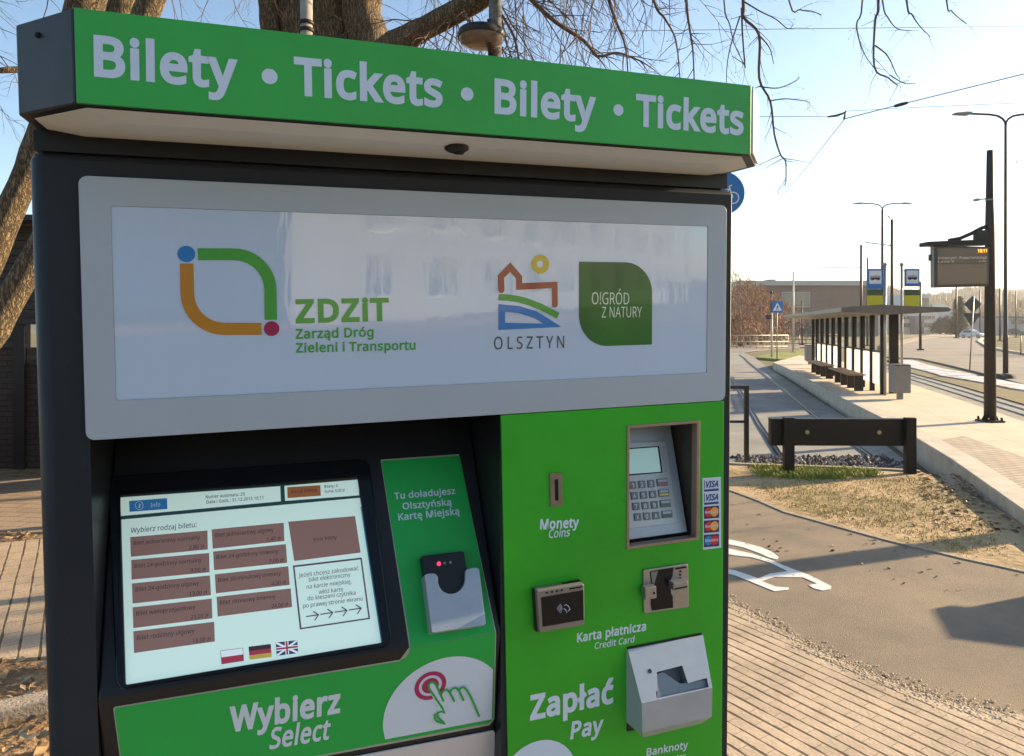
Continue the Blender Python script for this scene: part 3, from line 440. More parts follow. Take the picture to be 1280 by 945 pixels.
'ś':(384,[[348,119,346,92,339,69,327,49,311,32,292,18,268,6,241,-2,210,-6,176,-8,148,-7,122,-5,99,-1,78,5,59,11,42,19,42,83,104,60,128,54,153,50,178,49,211,51,236,57,256,66,269,79,277,94,280,112,279,123,276,132,271,141,264,150,253,158,239,167,174,196,103,228,84,239,69,252,57,266,48,283,43,302,41,324,46,358,61,386,85,408,118,425,157,435,202,438,228,437,252,434,275,430,298,424,319,417,339,409,315,353,258,372,238,377,218,379,197,380,171,379,149,374,131,366,118,356,111,343,108,328,109,317,113,307,119,298,127,290,139,282,154,274,219,246,289,215,306,203,321,191,333,176,341,159,346,140],[311,606,290,579,260,546,227,513,196,486,150,486,150,496,176,532,204,575,226,614,311,614]]),
'ź':(377,[[346,0,31,0,31,47,262,375,45,375,45,430,340,430,340,377,112,55,346,55],[307,606,286,579,256,546,223,513,192,486,146,486,146,496,172,532,200,575,222,614,307,614]]),
'ż':(377,[[346,0,31,0,31,47,262,375,45,375,45,430,340,430,340,377,112,55,346,55],[189,591,200,590,209,586,218,580,225,572,229,560,230,546,229,532,225,521,218,512,209,506,200,502,189,501,178,502,168,506,160,512,153,521,149,532,148,546,149,560,153,572,160,580,168,586,178,590]]),
'Ł':(420,[[78,0,78,198,38,176,10,224,78,264,78,573,150,573,150,306,260,371,289,321,150,241,150,64,400,64,400,0]]),
'Ż':(459,[[427,0,30,0,30,55,332,508,40,508,40,573,419,573,419,518,118,64,427,64],[233,734,244,733,253,729,262,723,269,714,273,703,274,689,273,675,269,664,262,655,253,649,244,645,233,644,222,645,212,649,204,655,197,664,193,675,192,689,193,703,197,714,204,723,212,729,222,733]]),
'Ó':(626,[[577,287,576,244,570,204,561,166,547,132,531,101,510,73,486,49,459,29,428,13,393,1,355,-6,314,-8,271,-6,232,1,196,13,165,29,138,49,114,73,94,101,78,132,65,167,56,204,51,245,49,288,52,344,62,396,78,442,100,482,130,517,166,545,208,565,258,577,314,581,369,577,417,565,459,545,495,517,524,483,547,442,564,396,574,344],[125,287,127,241,134,200,145,163,161,131,182,104,207,83,238,67,273,58,314,55,354,58,390,67,420,83,445,104,465,131,481,163,492,200,499,241,501,287,496,354,481,411,456,457,421,491,373,511,314,518,274,515,238,506,207,490,182,469,161,443,145,411,134,374,127,333],[432,749,411,722,381,688,348,656,318,629,271,629,271,638,297,674,325,717,347,757,432,757]]),
' ':(209,[]),
}
# ------------------------------------------------------------------ lettering
def grow(P, k):
    """a contour moved outwards by k; edges that would flip are dropped"""
    E = []
    n = len(P)
    for i in range(n):
        a, b = V(P[i]), V(P[(i + 1) % n]); d = (b - a)
        if d.length > 1e-6:
            d.normalize(); nn = V((-d.y, d.x)); E.append((a + nn * k, b + nn * k, d))
    def corner(e, f):
        (a, b, d), (c, g, h) = e, f
        cr = d.x * h.y - d.y * h.x
        if abs(cr) < .06: return (b + c) / 2
        t = ((c.x - a.x) * h.y - (c.y - a.y) * h.x) / cr
        q = a + d * t; m_ = (b + c) / 2
        if (q - m_).length > 2.2 * k: q = m_ + (q - m_).normalized() * 2.2 * k
        return q
    while len(E) > 4:
        C = [corner(E[i - 1], E[i]) for i in range(len(E))]
        w_ = [((C[(i + 1) % len(E)] - C[i]).dot(E[i][2]), i) for i in range(len(E))]
        bad = min(w_)
        if bad[0] >= -.01: break
        E.pop(bad[1])
    return [tuple(corner(E[i - 1], E[i])) for i in range(len(E))]
def glyph_loops(ch, bold):
    adv, loops = GLYPHS[ch]
    out = []
    for fl in loops:
        P = [(fl[i], fl[i + 1]) for i in range(0, len(fl), 2)]
        if bold: P = grow(P, bold)
        out.append(P)
    return adv, out
def text_loops(txt, bold=0, italic=0, track=0):
    """glyph contours with x from 0 to 1 over the ink and y in cap heights"""
    x = 0; gl = []
    for ch in txt:
        adv, lp = glyph_loops(ch, bold)
        gl.append([[(p[0] + x + italic * p[1], p[1]) for p in l] for l in lp])
        x += adv + track + bold * 1.1
    xs = [p[0] for g in gl for l in g for p in l]
    x0, x1 = min(xs), max(xs)
    return [[[((p[0] - x0) / (x1 - x0), p[1] / (573.0 + bold)) for p in l] for l in g] for g in gl if g], (x1 - x0) / 573.0
def put_text(mb, txt, A, B, up, m=0, **kw):
    """baseline from A to B; up is the vector of one cap height"""
    A, B, up = V(A), V(B), V(up)
    gl, _ = text_loops(txt, **kw)
    for g in gl:
        # split a glyph into islands so that each is filled with its own holes
        def area(l): return sum(l[i - 1][0] * l[i][1] - l[i][0] * l[i - 1][1] for i in range(len(l)))
        big = max(g, key=lambda l: abs(area(l))); sg = area(big) > 0
        outs = [l for l in g if (area(l) > 0) == sg]; holes = [l for l in g if (area(l) > 0) != sg]
        for k, o in enumerate(outs):
            bx = (min(p[0] for p in o), max(p[0] for p in o), min(p[1] for p in o), max(p[1] for p in o))
            hs = [h for h in holes if bx[0] <= h[0][0] <= bx[1] and bx[2] <= h[0][1] <= bx[3]]
            loops = [[A + (B - A) * p[0] + up * p[1] for p in l] for l in [o] + hs]
            l2 = [[V((p[0], p[1], 0)) for p in l] for l in [o] + hs]
            lift = (B - A).cross(up).normalized() * (.00006 * k)
            mb.add([p + lift for l in loops for p in l], tessellate_polygon(l2), m)

# ------------------------------------------------------------------ the ticket machine's own frame
S = H / 1.75                          # one machine unit (the width of the silver frame) in metres
MA = Matrix.Rotation(0.34715522, 3, 'Z') @ Matrix.Rotation(0.03838423, 3, 'X') @ Matrix.Rotation(-0.01812098, 3, 'Y')
MT = V((-0.5612205, 0.93129648, 0.19542018))
CAMM = -(MA.transposed() @ MT)        # the view point seen from the machine
class Plane:
    def __init__(s, o, n):            # n points out of the machine
        s.o = V(o); s.n = V(n).normalized()
    def up_(s, d): return Plane(s.o + s.n * d, s.n)
    def __call__(s, u, v):
        d = MA.transposed() @ V(((u - CX) / F, 1, -(v - CY) / F))
        return CAMM + d * (s.n.dot(s.o - CAMM) / s.n.dot(d))
    def loop(s, pts): return [s(*p) for p in pts]
FR = Plane((0, 0, 0), (0, -1, 0))                       # the flush front
HD = Plane((0, -.13, 0), (0, -1, 0))                    # the header's front
SL = Plane((0, 0, -.695), (0, -1, .55))                 # the sloping console
LO = Plane((0, 0, -.695), (0, -1, -.19))                # the console below its bend
def ptext(mb, pl, txt, a, b, c, m=0, **kw):             # a, b: ends of the baseline, c: top of the first capital, as seen
    A, B, C = pl(*a), pl(*b), pl(*c)
    up = pl.n.cross((B - A)).normalized()
    if up.z < 0: up = -up
    put_text(mb, txt, A, B, up * abs((C - A).dot(up)), m, **kw)
def pcirc(pl, c, e, n=40):                              # circle through e about c, in the plane
    C, E = pl(*c), pl(*e); r = (E - C).length
    ex = V((1, 0, 0)); ex = (ex - pl.n * ex.dot(pl.n)).normalized(); ey = pl.n.cross(ex)
    return [C + ex * r * math.cos(2 * math.pi * i / n) + ey * r * math.sin(2 * math.pi * i / n) for i in range(n)]
def rrect(x0, z0, x1, z1, r, n=6, y=0.0):
    out = []
    for cx_, cz_, a in ((x1 - r, z1 - r, 0), (x0 + r, z1 - r, 90), (x0 + r, z0 + r, 180), (x1 - r, z0 + r, 270)):
        out += [V((cx_ + r * math.cos(R_(a + 90 * i / n)), y, cz_ + r * math.sin(R_(a + 90 * i / n)))) for i in range(n + 1)]
    return out
# ------------------------------------------------------------------ surfaces of the machine
m_anth = mat('anthracite_coated_steel', (.020, .0245, .031), .42, rvar=.10, spec=.16, var=.12, scale=3, bump=.06, bscale=900)
m_black = mat('black_plastic', (.013, .0145, .017), .34, spec=.25, var=.2, scale=4, bump=.05, bscale=700)
m_bezel = mat('black_gloss_plastic', (.006, .008, .011), .16, spec=.22)
m_gap = mat('dark_seam', (.004, .004, .004), .8)
m_green = mat('green_film', (.034, .35, .066), .38, rvar=.13, spec=.3, var=.09, scale=3.5)
m_green2 = mat('green_film_payment', (.026, .335, .018), .36, rvar=.14, spec=.32, var=.10, scale=3.5)
m_green3 = mat('green_film_console', (.012, .36, .066), .38, rvar=.13, spec=.28, var=.08, scale=3.5)
m_white = mat('white_film', (.53, .64, .79), .4, spec=.3, var=.03, scale=5)
m_silver = mat('silver_painted_metal', (.33, .395, .47), .42, .05, rvar=.08, var=.05, scale=2, bump=.03, bscale=1200)
m_steel = mat('brushed_steel', (.30, .30, .31), .34, .75, var=.06, scale=30, stretch=(1, 1, 12))
m_zinc = mat('grey_cast_metal', (.31, .365, .43), .36, .25, var=.07, scale=14)
m_cream = mat('cream_underside', (.58, .63, .65), .6, var=.06, scale=3)
m_panel = mat('milky_acrylic', (.45, .57, .76), .025, coat=1.0, var=.03, scale=1.2, spec=.9, bump=.14, bscale=4, stretch=(1.6, 1, .35))
m_lgreen = mat('print_green', (.045, .30, .035), .25, coat=.6)
m_orange = mat('print_ochre', (.42, .19, .015), .25, coat=.6)
m_blue = mat('print_blue', (.012, .165, .50), .25, coat=.6)
m_crim = mat('print_crimson', (.27, .006, .065), .25, coat=.6)
m_red = mat('print_brick_red', (.27, .055, .025), .25, coat=.6)
m_yell = mat('print_yellow', (.52, .42, .02), .25, coat=.6)
m_grey = mat('print_grey', (.055, .07, .085), .3, coat=.6)
m_leaf = mat('print_leaf_green', (.020, .17, .014), .22, coat=.4, c2=(.003, .055, .018), scale=5.5, lo=.3, hi=.7, detail=1)
m_leaft = mat('print_pale_green', (.55, .68, .55), .25, coat=.6)
m_magenta = mat('print_magenta', (.33, .008, .10), .4)
m_led = mat('lit_red_led', (1, .02, .06), .4, emit=1.2)
m_off = mat('unlit_led', (.16, .17, .2), .3)
K = .115
def lit(name, c, k=K): return mat(name, c, .12, emit=k)
s_white = lit('screen_pale_mint', (.66, .86, .78)); s_brown = lit('screen_brown', (.235, .13, .105)); s_dark = lit('screen_dark', (.035, .02, .02))
s_text = lit('screen_text', (.09, .10, .12)); s_blue = lit('screen_blue', (.02, .15, .36)); s_or = lit('screen_amber', (.30, .10, .02)); s_frame = lit('screen_green_black', (.012, .045, .04))
s_edge = lit('screen_edge_teal', (.02, .20, .32)); s_red = lit('screen_red', (.36, .03, .06)); s_gold = lit('screen_gold', (.5, .36, .05)); s_navy = lit('screen_navy', (.03, .05, .14)); s_pale = lit('screen_white', (.75, .82, .84)); s_ltext = lit('screen_pale_text', (.35, .5, .6))
m_lcd = mat('grey_green_lcd', (.33, .52, .50), .12, emit=.12)

ORG = V((.479, .30, -1.945))
mach = thing('ticket_machine', 'big dark grey public transport ticket machine with green panels, in the foreground', 'ticket machine')
mach.matrix_world = Matrix.Translation(MA @ (ORG * S) + MT * S + V((0, 0, H))) @ MA.to_4x4() @ Matrix.Scale(S, 4)
def B(mb, name, mats, parent=mach, bevel=0): return mb.build(name, mats, parent, ORG, bevel)
XL, XR = -.0575, 1.0145
RX0, RX1, RZ = .004, .5760, -.3465          # the console recess
PX0, PX1, PZ0, PZ1 = .8027, .9460, -.5900, -.3790   # the keypad recess

# cabinet: front sheet, rounded sides, top, back, recess lining
mb = MB()
ZT = .0275; ZB = -1.905; YB = .62
fr = [V((XL + .02, .004, ZB)), V((XR - .0022, .004, ZB)), V((XR - .0022, .004, ZT - .008)), V((XL + .02, .004, ZT - .008))]
hole = [V((RX0, .004, RZ)), V((RX1, .004, RZ)), V((RX1, .004, -1.05)), V((RX0, .004, -1.05))]
hole2 = [V((PX0 - .006, .004, PZ0 - .006)), V((PX1 + .006, .004, PZ0 - .006)), V((PX1 + .006, .004, PZ1 + .006)), V((PX0 - .006, .004, PZ1 + .006))]
mb.sheet([fr, hole, hole2])
prof = [(XL + .02 - .02 * math.sin(R_(a)), .024 - .02 * math.cos(R_(a))) for a in range(0, 91, 15)] + [(XL, YB)]
profr = [(XR - .0022 + .0022 * math.sin(R_(a)), .0062 - .0022 * math.cos(R_(a))) for a in range(0, 91, 15)] + [(XR, YB)]
for pr in (prof, profr):
    n = len(pr)
    mb.add([(x, y, ZB) for x, y in pr] + [(x, y, ZT - .008) for x, y in pr], [(i, i + 1, n + i + 1, n + i) for i in range(n - 1)], 0, True)
ring = prof[::-1] + profr                   # rounded top edge
ins = [(min(max(x, XL + .008), XR - .008), max(y, .012)) for x, y in ring]
n = len(ring)
mb.add([(x, y, ZT - .008) for x, y in ring] + [(x + (.0025 if x < .5 else -.0025), y + .0025 if y < .3 else y, ZT - .0023) for x, y in ring] + [(x, y, ZT) for x, y in ins],
       [(i, i + 1, n + i + 1, n + i) for i in range(n - 1)] + [(n + i, n + i + 1, 2 * n + i + 1, 2 * n + i) for i in range(n - 1)], 0, True)
mb.add([(XL + .008, .012, ZT), (XR - .008, .012, ZT), (XR - .008, YB, ZT), (XL + .008, YB, ZT)], [(0, 1, 2, 3)])
mb.add([(XL, YB, ZB), (XR, YB, ZB), (XR, YB, ZT), (XL, YB, ZT)], [(0, 1, 2, 3)])
B(mb, 'cabinet', m_anth)
mb = MB(); mb.box((XL + .03, .05, ZB - .07), (XR - .03, YB - .03, ZB + .001)); B(mb, 'plinth', m_black)
# lining of the recess
mb = MB()
YK = .235; SLP = .55
zk = -.695 + YK / SLP * 1.0               # where the console meets the back wall
ztop = RZ + .02
zb2 = -1.06; yb2 = .19 * .365
mb.add([(RX0, .004, ztop), (RX0, YK, ztop), (RX0, YK, zb2), (RX0, .004, zb2)], [(0, 1, 2, 3)])
mb.add([(RX1, .004, ztop), (RX1, YK, ztop), (RX1, YK, zb2), (RX1, .004, zb2)], [(0, 1, 2, 3)])
mb.add([(RX0, YK, ztop), (RX1, YK, ztop), (RX1, YK, zb2), (RX0, YK, zb2)], [(0, 1, 2, 3)])
mb.add([(RX0, .004, RZ + .0005), (RX1, .004, RZ + .0005), (RX1, YK, RZ + .0005), (RX0, YK, RZ + .0005)], [(0, 1, 2, 3)])
rec = B(mb, 'recess_lining', m_black)
mb = MB(); mb.box((RX0 + .02, YK - .012, -.426), (RX1 - .03, YK - .004, -.372)); B(mb, 'gloss_strip', mat('grey_green_acrylic', (.10, .14, .13), .16), rec)  # grey-green strip put in for the gloss on the recess back wall

# neck under the header, header
mb = MB()
mb.box((XL + .006, .014, ZT + .004), (XR - .004, YB - .01, .058))
mb.box((XL + .014, .022, ZT - .004), (XR - .012, YB - .02, ZT + .005), 1)
B(mb, 'neck', [m_black, m_gap])
hb, ht = .0605, .1680
plan = [(.024, -.13), (.947, -.13), (1.021, -.05), (1.021, .60), (-.051, .60), (-.051, -.05)]
mb = MB()
np_ = len(plan)
lo_ = [V((x, y, hb)) for x, y in plan]; hi_ = [V((x, y, ht)) for x, y in plan]
mb.prism([lo_], (0, 0, ht - hb))
mb.ball(V((-.020, -.083, .148)) + V((-.68, -.73, 0)) * .001, .0035, 1)
head = B(mb, 'header', [m_anth, m_gap], bevel=.0025)
mb = MB(); mb.prism([[V((.0265, -.1345, hb + .001)), V((.9445, -.1345, hb + .001)), V((.9445, -.1345, ht - .0012)), V((.0265, -.1345, ht - .0012))]], (0, .006, 0))
B(mb, 'header_front', m_green, head, bevel=.0008)
HDp = Plane((0, -.1349, 0), (0, -1, 0))
for t, a, b, c in (('Bilety', (117.5, 93), (297.5, 110.5), (117, 43)), ('Tickets', (368, 116.5), (553.5, 132.5), (368, 70.5)),
                   ('Bilety', (618, 139.8), (745, 152.2), (618, 97.6)), ('Tickets', (795, 155.7), (929.5, 167.5), (795, 117))):
    mb = MB(); ptext(mb, HDp, t, a, b, c, bold=32, track=-6); B(mb, 'header_word', m_white, head)
for c, r in (((337, 95.5), 9.6), ((584, 117.5), 8.3), ((773, 137.5), 7.2)):
    mb = MB(); mb.sheet([pcirc(HDp, c, (c[0], c[1] - r))]); B(mb, 'header_dot', m_white, head)
mb = MB(); mb.prism([[V((.9475, -.1312, hb + .004)), V((1.0215, -.0512, hb + .004)), V((1.0215, -.0512, ht - .002)), V((.9475, -.1312, ht - .002))]], (.0022, -.0024, 0))  # added pale plate, its colour stands for sun on the dark end
lit_end = B(mb, 'sunlit_end_plate', mat('sunlit_end_tone', (.62, .63, .66), .4), head); lit_end['label'] = 'right end of the header, plate coloured pale for sunlight'

mb = MB()                                   # shallow diffuser tray under the header
i1 = [(.034, -.122), (.937, -.122), (1.006, -.046), (1.006, .02), (-.036, .02), (-.036, -.046)]
i2 = [(.060, -.085), (.911, -.085), (.965, -.030), (.965, .02), (.005, .02), (.005, -.030)]
n = 6
mb.add([(x, y, hb - .001) for x, y in i1] + [(x, y, hb - .0075) for x, y in i2], [(i, (i + 1) % n, n + (i + 1) % n, n + i) for i in range(n)] + [tuple(range(n, 2 * n))])
B(mb, 'underside_panel', m_cream, head)
mb = MB(); c = V((.485, -.079, hb - .0072))
mb.lathe([(.017, .0005), (.017, -.004), (.0135, -.0065), (.009, -.0085), (.0001, -.009)], c, 24)
mb.lathe([(.0075, -.0075), (.0065, -.0105), (.0001, -.011)], c + V((.003, -.003, 0)), 16, 1)
B(mb, 'dome_lamp', [m_black, m_bezel], head)

# silver frame and the milky advert panel
mb = MB()
mb.prism([rrect(0, -.3458, 1.0, 0, .011), rrect(.0362, -.2949, .9614, -.0377, .003)[::-1]], (0, .0035, 0))
frm = B(mb, 'silver_frame', m_silver, bevel=.0012)
mb = MB(); mb.prism([rrect(.0340, -.2970, .9636, -.0356, .003, y=.0022)], (0, .0008, 0))
mb.prism([rrect(.0366, -.2945, .9610, -.0381, .003, y=.0012)], (0, .0012, 0))
pan = B(mb, 'display_panel', m_panel, frm)
PN = Plane((0, .0006, 0), (0, -1, 0)); PN2 = Plane((0, .0003, 0), (0, -1, 0))
z4 = lambda x, y: (90 + x / 2.7, 210 + y / 2.7)
z5 = lambda x, y: (500 + x / 2.953, 220 + y / 2.953)
def pstroke(mb, pl, pts, wd, m=0, closed=False, cap=False):
    P = [pl(*p) for p in pts]
    ex = V((1, 0, 0)); ex = (ex - pl.n * ex.dot(pl.n)).normalized(); ey = pl.n.cross(ex)
    if ey.z < 0: ey = -ey
    q = [((p - P[0]).dot(ex), (p - P[0]).dot(ey)) for p in P]
    for k, lp in enumerate([stroke(q, wd, closed)]):
        mb.sheet([[P[0] + ex * a + ey * b for a, b in l] for l in lp], m)
    if cap:
        for j, e in enumerate((q[0], q[-1])):
            mb.sheet([[P[0] + ex * (e[0] + wd / 2 * math.cos(t / 12 * math.pi)) + ey * (e[1] + wd / 2 * math.sin(t / 12 * math.pi)) + pl.n * .00004 * (j + 1) for t in range(24)]], m)
# transport authority emblem
px2 = lambda l, f: [f(*p) for p in l]
mb = MB()
arc = [(545 + 125 * math.sin(R_(a)), 413 - 122 * math.cos(R_(a))) for a in range(0, 91, 9)]
pstroke(mb, PN, px2([(425, 291)] + arc + [(671, 512)], z4), .0165, 0)
arc = [(515 - 126 * math.cos(R_(a)), 420 + 123 * math.sin(R_(a))) for a in range(0, 91, 9)]
pstroke(mb, PN, px2([(387, 322)] + arc + [(640, 543)], z4), .0170, 1)
mb.sheet([pcirc(PN, z4(386, 290), z4(386, 262.5))], 2)
mb.sheet([pcirc(PN, z4(674, 542), z4(674, 517))], 3)
B(mb, 'transport_authority_emblem', [m_lgreen, m_orange, m_blue, m_crim], pan)
mb = MB()
mb = MB(); ptext(mb, PN, 'ZDZiT', (369.6, 402.8), (486.5, 399.6), (370.2, 374), bold=36, track=8); B(mb, 'panel_lettering', m_lgreen, pan)
mb = MB(); ptext(mb, PN, 'Zarząd Dróg', (369.6, 423.2), (467, 420.4), (369.6, 411.2), bold=24); B(mb, 'panel_lettering', m_lgreen, pan)
mb = MB(); ptext(mb, PN, 'Zieleni i Transportu', (370, 440.6), (519.5, 436.7), (370, 428.8), bold=24); B(mb, 'panel_lettering', m_lgreen, pan)
mb = MB()
pstroke(mb, PN, px2([(374, 420), (373, 371), (407, 336), (440, 374), (440, 408), (571, 402), (572, 474)], z5), .0102, 0, cap=True)
pstroke(mb, PN, px2([(364, 447), (400, 449), (440, 455), (480, 467), (520, 483), (560, 503), (584, 516)], z5), .0102, 1)
pstroke(mb, PN, px2([(376, 487), (376, 555), (570, 551), (535, 533), (500, 512), (440, 493)], z5), .0112, 2, closed=True)
c = z5(518, 325)
o = pcirc(PN, c, z5(518, 290)); h_ = pcirc(PN, c, z5(518, 311))
mb.sheet([o, h_[::-1]], 3)
ptext(mb, PN, 'OLSZTYN', z5(347, 640), z5(606, 634), z5(347, 594), 4, bold=4, track=190)
B(mb, 'city_emblem', [m_red, m_lgreen, m_blue, m_yell, m_grey], pan)
mb = MB()
a, b = PN(*z5(661, 316)), PN(*z5(930, 622))
r = .052
x0, x1, z0, z1 = a.x, b.x, b.z, a.z
lp = [V((x0, .0006, z1))] + [V((x1 - r + r * math.sin(R_(t)), .0006, z1 - r + r * math.cos(R_(t)))) for t in range(0, 91, 6)] + [V((x1, .0006, z0))] + [V((x0 + r - r * math.sin(R_(t)), .0006, z0 + r - r * math.cos(R_(t)))) for t in range(0, 91, 6)]
mb.sheet([lp])
ptext(mb, PN2, 'O!GRÓD', z5(708, 473), z5(846, 474), z5(708, 429), 1, bold=0)
ptext(mb, PN2, 'Z NATURY', z5(745, 522.5), z5(893, 521), z5(745, 483), 1, bold=0)
B(mb, 'leaf_emblem', [m_leaf, m_leaft], pan)

# console: sloping desk and its nose
mb = MB()
e = .0012
xa, xb = RX0 + e, RX1 - e
pr = [(YK - e, -.695 + (YK - e) / SLP), (0, -.695), (.19 * .365, -.695 - .365), (YK - e, -1.06)]
mb.prism([[V((xa, y, z)) for y, z in pr]], (xb - xa, 0, 0))
con = B(mb, 'console', m_black, bevel=.003)
# raised bezel round the screen
SB = SL.up_(.006)
bz = [(134, 604), (140, 597), (150, 594), (446, 573.5), (457, 575.5), (462, 582), (490, 797), (487, 805), (480, 809), (158, 861), (149, 860), (145, 853)]
scr_q = [(150, 620), (447, 598), (478, 803), (157, 856)]
mb = MB()
mb.prism([SB.loop(bz), SB.loop(scr_q)[::-1]], -SL.n * .0055)
bez = B(mb, 'screen_bezel', m_bezel, bevel=.002)
SC0 = SL.up_(.0012); SC1 = SL.up_(.0015); SC2 = SL.up_(.0018); SC3 = SL.up_(.0021); SC4 = SL.up_(.0024)
z6 = lambda x, y: (110 + x / 2.277, 530 + y / 2.277)
mb = MB()
mb.prism([SC0.loop([(144, 616), (452, 592), (485, 807), (150, 862)])], -SL.n * .001, 1)
scr = B(mb, 'touchscreen', [s_frame, s_frame])
mb = MB()
mb.sheet([SC1.loop(px2([(85, 272), (95, 272), (108, 742), (104, 745), (93, 746)], z6))], 1)
mb.sheet([SC1.loop(px2([(775, 235), (789, 240), (850, 626), (835, 627)], z6))], 1)
mb.sheet([SC1.loop(px2([(95, 272), (774, 210), (835, 625), (108, 742)], z6))], 0)
mb.sheet([SC1.loop(px2([(92, 209), (547, 177), (549, 220), (94, 262)], z6))], 0)
mb.sheet([SC1.loop(px2([(559, 176), (769, 158), (772, 203), (561, 219)], z6))], 0)
B(mb, 'screen_page', [s_white, s_edge], scr)
btn = [[(120, 322), (340, 303), (341, 357), (122, 378)], [(123, 387), (345, 367), (346, 422), (124, 443)], [(125, 454), (347, 431), (350, 487), (127, 511)],
       [(127, 522), (352, 497), (354, 553), (129, 581)], [(129, 590), (359, 563), (361, 619), (131, 652)],
       [(352, 300), (557, 281), (559, 333), (355, 355)], [(356, 363), (563, 342), (567, 395), (359, 416)], [(361, 428), (570, 405), (574, 458), (364, 482)], [(366, 492), (577, 468), (581, 521), (369, 548)],
       [(570, 278), (760, 262), (776, 366), (587, 390)]]
names = ['Bilet jednorazowy normalny', 'Bilet 24-godzinny normalny', 'Bilet 24-godzinny ulgowy', 'Bilet wieloprzejazdowy', 'Bilet rodzinny ulgowy',
         'Bilet jednorazowy ulgowy', 'Bilet 24-godzinny imienny', 'Bilet 30-minutowy imienny', 'Bilet okresowy imienny', 'Inne bilety']
price = ['2,80 zł', '9,00 zł', '13,00 zł', '23,00 zł', '18,00 zł', '1,40 zł', '7,00 zł', '4,00 zł', '24,00 zł', '']
for q, t, p in zip(btn, names, price):
    mb = MB(); mb.sheet([SC2.loop(px2(q, z6))], 0)
    L = lambda s_, t_: tuple(q[0][k] * (1 - s_) * (1 - t_) + q[1][k] * s_ * (1 - t_) + q[2][k] * s_ * t_ + q[3][k] * (1 - s_) * t_ for k in (0, 1))
    if p:
        wdt = min(.86, .034 * len(t))
        ptext(mb, SC3, t, z6(*L(.04, .42)), z6(*L(.04 + wdt, .42)), z6(*L(.04, .22)), 1)
        ptext(mb, SC3, p, z6(*L(.95 - .028 * len(p), .92)), z6(*L(.95, .92)), z6(*L(.95 - .028 * len(p), .72)), 1)
    else:
        ptext(mb, SC3, t, z6(*L(.33, .56)), z6(*L(.68, .56)), z6(*L(.33, .47)), 1)
    B(mb, 'ticket_button', [s_brown, s_dark], scr)
mb = MB()
mb.sheet([SC2.loop(px2([(117, 219), (225, 211), (226, 242), (118, 250)], z6))], 0)
q = [z6(146 + 11 * math.cos(a / 24 * 2 * math.pi), 232 + 12 * math.sin(a / 24 * 2 * math.pi)) for a in range(24)]
pstroke(mb, SC3, q, .0007, 1, closed=True)
ptext(mb, SC3, 'i', z6(144, 238), z6(148, 238), z6(144, 227), 1, bold=30)
ptext(mb, SC3, 'Info', z6(178, 237), z6(205, 235), z6(178, 225), 1)
B(mb, 'info_button', [s_blue, s_ltext], scr)
mb = MB()
mb.sheet([SC2.loop(px2([(567, 180), (661, 174), (663, 204), (568, 211)], z6))], 0)
ptext(mb, SC3, 'Koszyk biletów', z6(579, 198), z6(652, 192), z6(579, 187), 1)
B(mb, 'basket_button', [s_or, s_dark], scr)
mb = MB()
mb = MB(); ptext(mb, SC2, 'Numer automatu: 25', z6(335, 212), z6(446, 203.5), z6(335, 203), bold=14); B(mb, 'screen_text', s_text, scr)
mb = MB(); ptext(mb, SC2, 'Data i Godz.: 31.12.2015 10:11', z6(337, 226.5), z6(499, 213.5), z6(337, 217.5), bold=14); B(mb, 'screen_text', s_text, scr)
mb = MB(); ptext(mb, SC2, 'Bilety: 0', z6(673, 182), z6(711, 179.5), z6(673, 174), bold=14); B(mb, 'screen_text', s_text, scr)
mb = MB(); ptext(mb, SC2, 'Suma: 0,00 zł', z6(674, 196), z6(731, 191.5), z6(674, 188), bold=14); B(mb, 'screen_text', s_text, scr)
mb = MB(); ptext(mb, SC2, 'Wybierz rodzaj biletu:', z6(121, 310), z6(309, 293), z6(121, 296), bold=10); B(mb, 'screen_text', s_text, scr)
mb = MB()
bx_o = px2([(583, 403), (779, 380), (803, 555), (603, 585)], z6); bx_i = px2([(588, 407.5), (775.5, 385.5), (798, 551.5), (607.5, 580)], z6)
mb.sheet([SC2.loop(bx_o), SC2.loop(bx_i)[::-1]])
for t, a, b, hh in (('Jeżeli chcesz zakodować', (600, 437), (770, 415.5), 12), ('bilet elektroniczny', (629, 449), (747, 434), 12), ('na karcie miejskiej,', (622, 469.5), (750, 453.5), 12), ('włóż kartę', (657, 484), (726, 475.5), 12),
                    ('do kieszeni czytnika', (625, 502.5), (762, 485.5), 12), ('po prawej stronie ekranu', (612, 523.5), (782, 502), 12)):
    ptext(mb, SC3, t, z6(*a), z6(*b), z6(a[0], a[1] - hh), 0)
for k in range(4):
    cx_, cy_ = 621 + 40.5 * k, 548 - 6.2 * k
    pstroke(mb, SC3, [z6(cx_, cy_), z6(cx_ + 34, cy_ - 5)], .0016)
    pstroke(mb, SC4, [z6(cx_ + 20, cy_ - 15), z6(cx_ + 35, cy_ - 5), z6(cx_ + 24, cy_ + 11)], .0016)
B(mb, 'notice_box', mat('screen_plum', (.10, .06, .09), .12, emit=K), scr)
def quad_in(pl, q, s0, t0, s1, t1):
    L = lambda s_, t_: tuple(q[0][k] * (1 - s_) * (1 - t_) + q[1][k] * s_ * (1 - t_) + q[2][k] * s_ * t_ + q[3][k] * (1 - s_) * t_ for k in (0, 1))
    return pl.loop([L(s0, t0), L(s1, t0), L(s1, t1), L(s0, t1)])
q = px2([(377, 645), (441, 637), (444, 674), (380, 684)], z6)
mb = MB(); mb.sheet([quad_in(SC2, q, 0, 0, 1, 1)], 2); mb.sheet([quad_in(SC3, q, .015, .03, .985, .5)], 0); mb.sheet([quad_in(SC3, q, .015, .5, .985, .97)], 1)
B(mb, 'flag_button', [s_pale, s_red, s_navy], scr)
q = px2([(457, 634), (520, 626), (523, 663), (460, 671)], z6)
mb = MB()
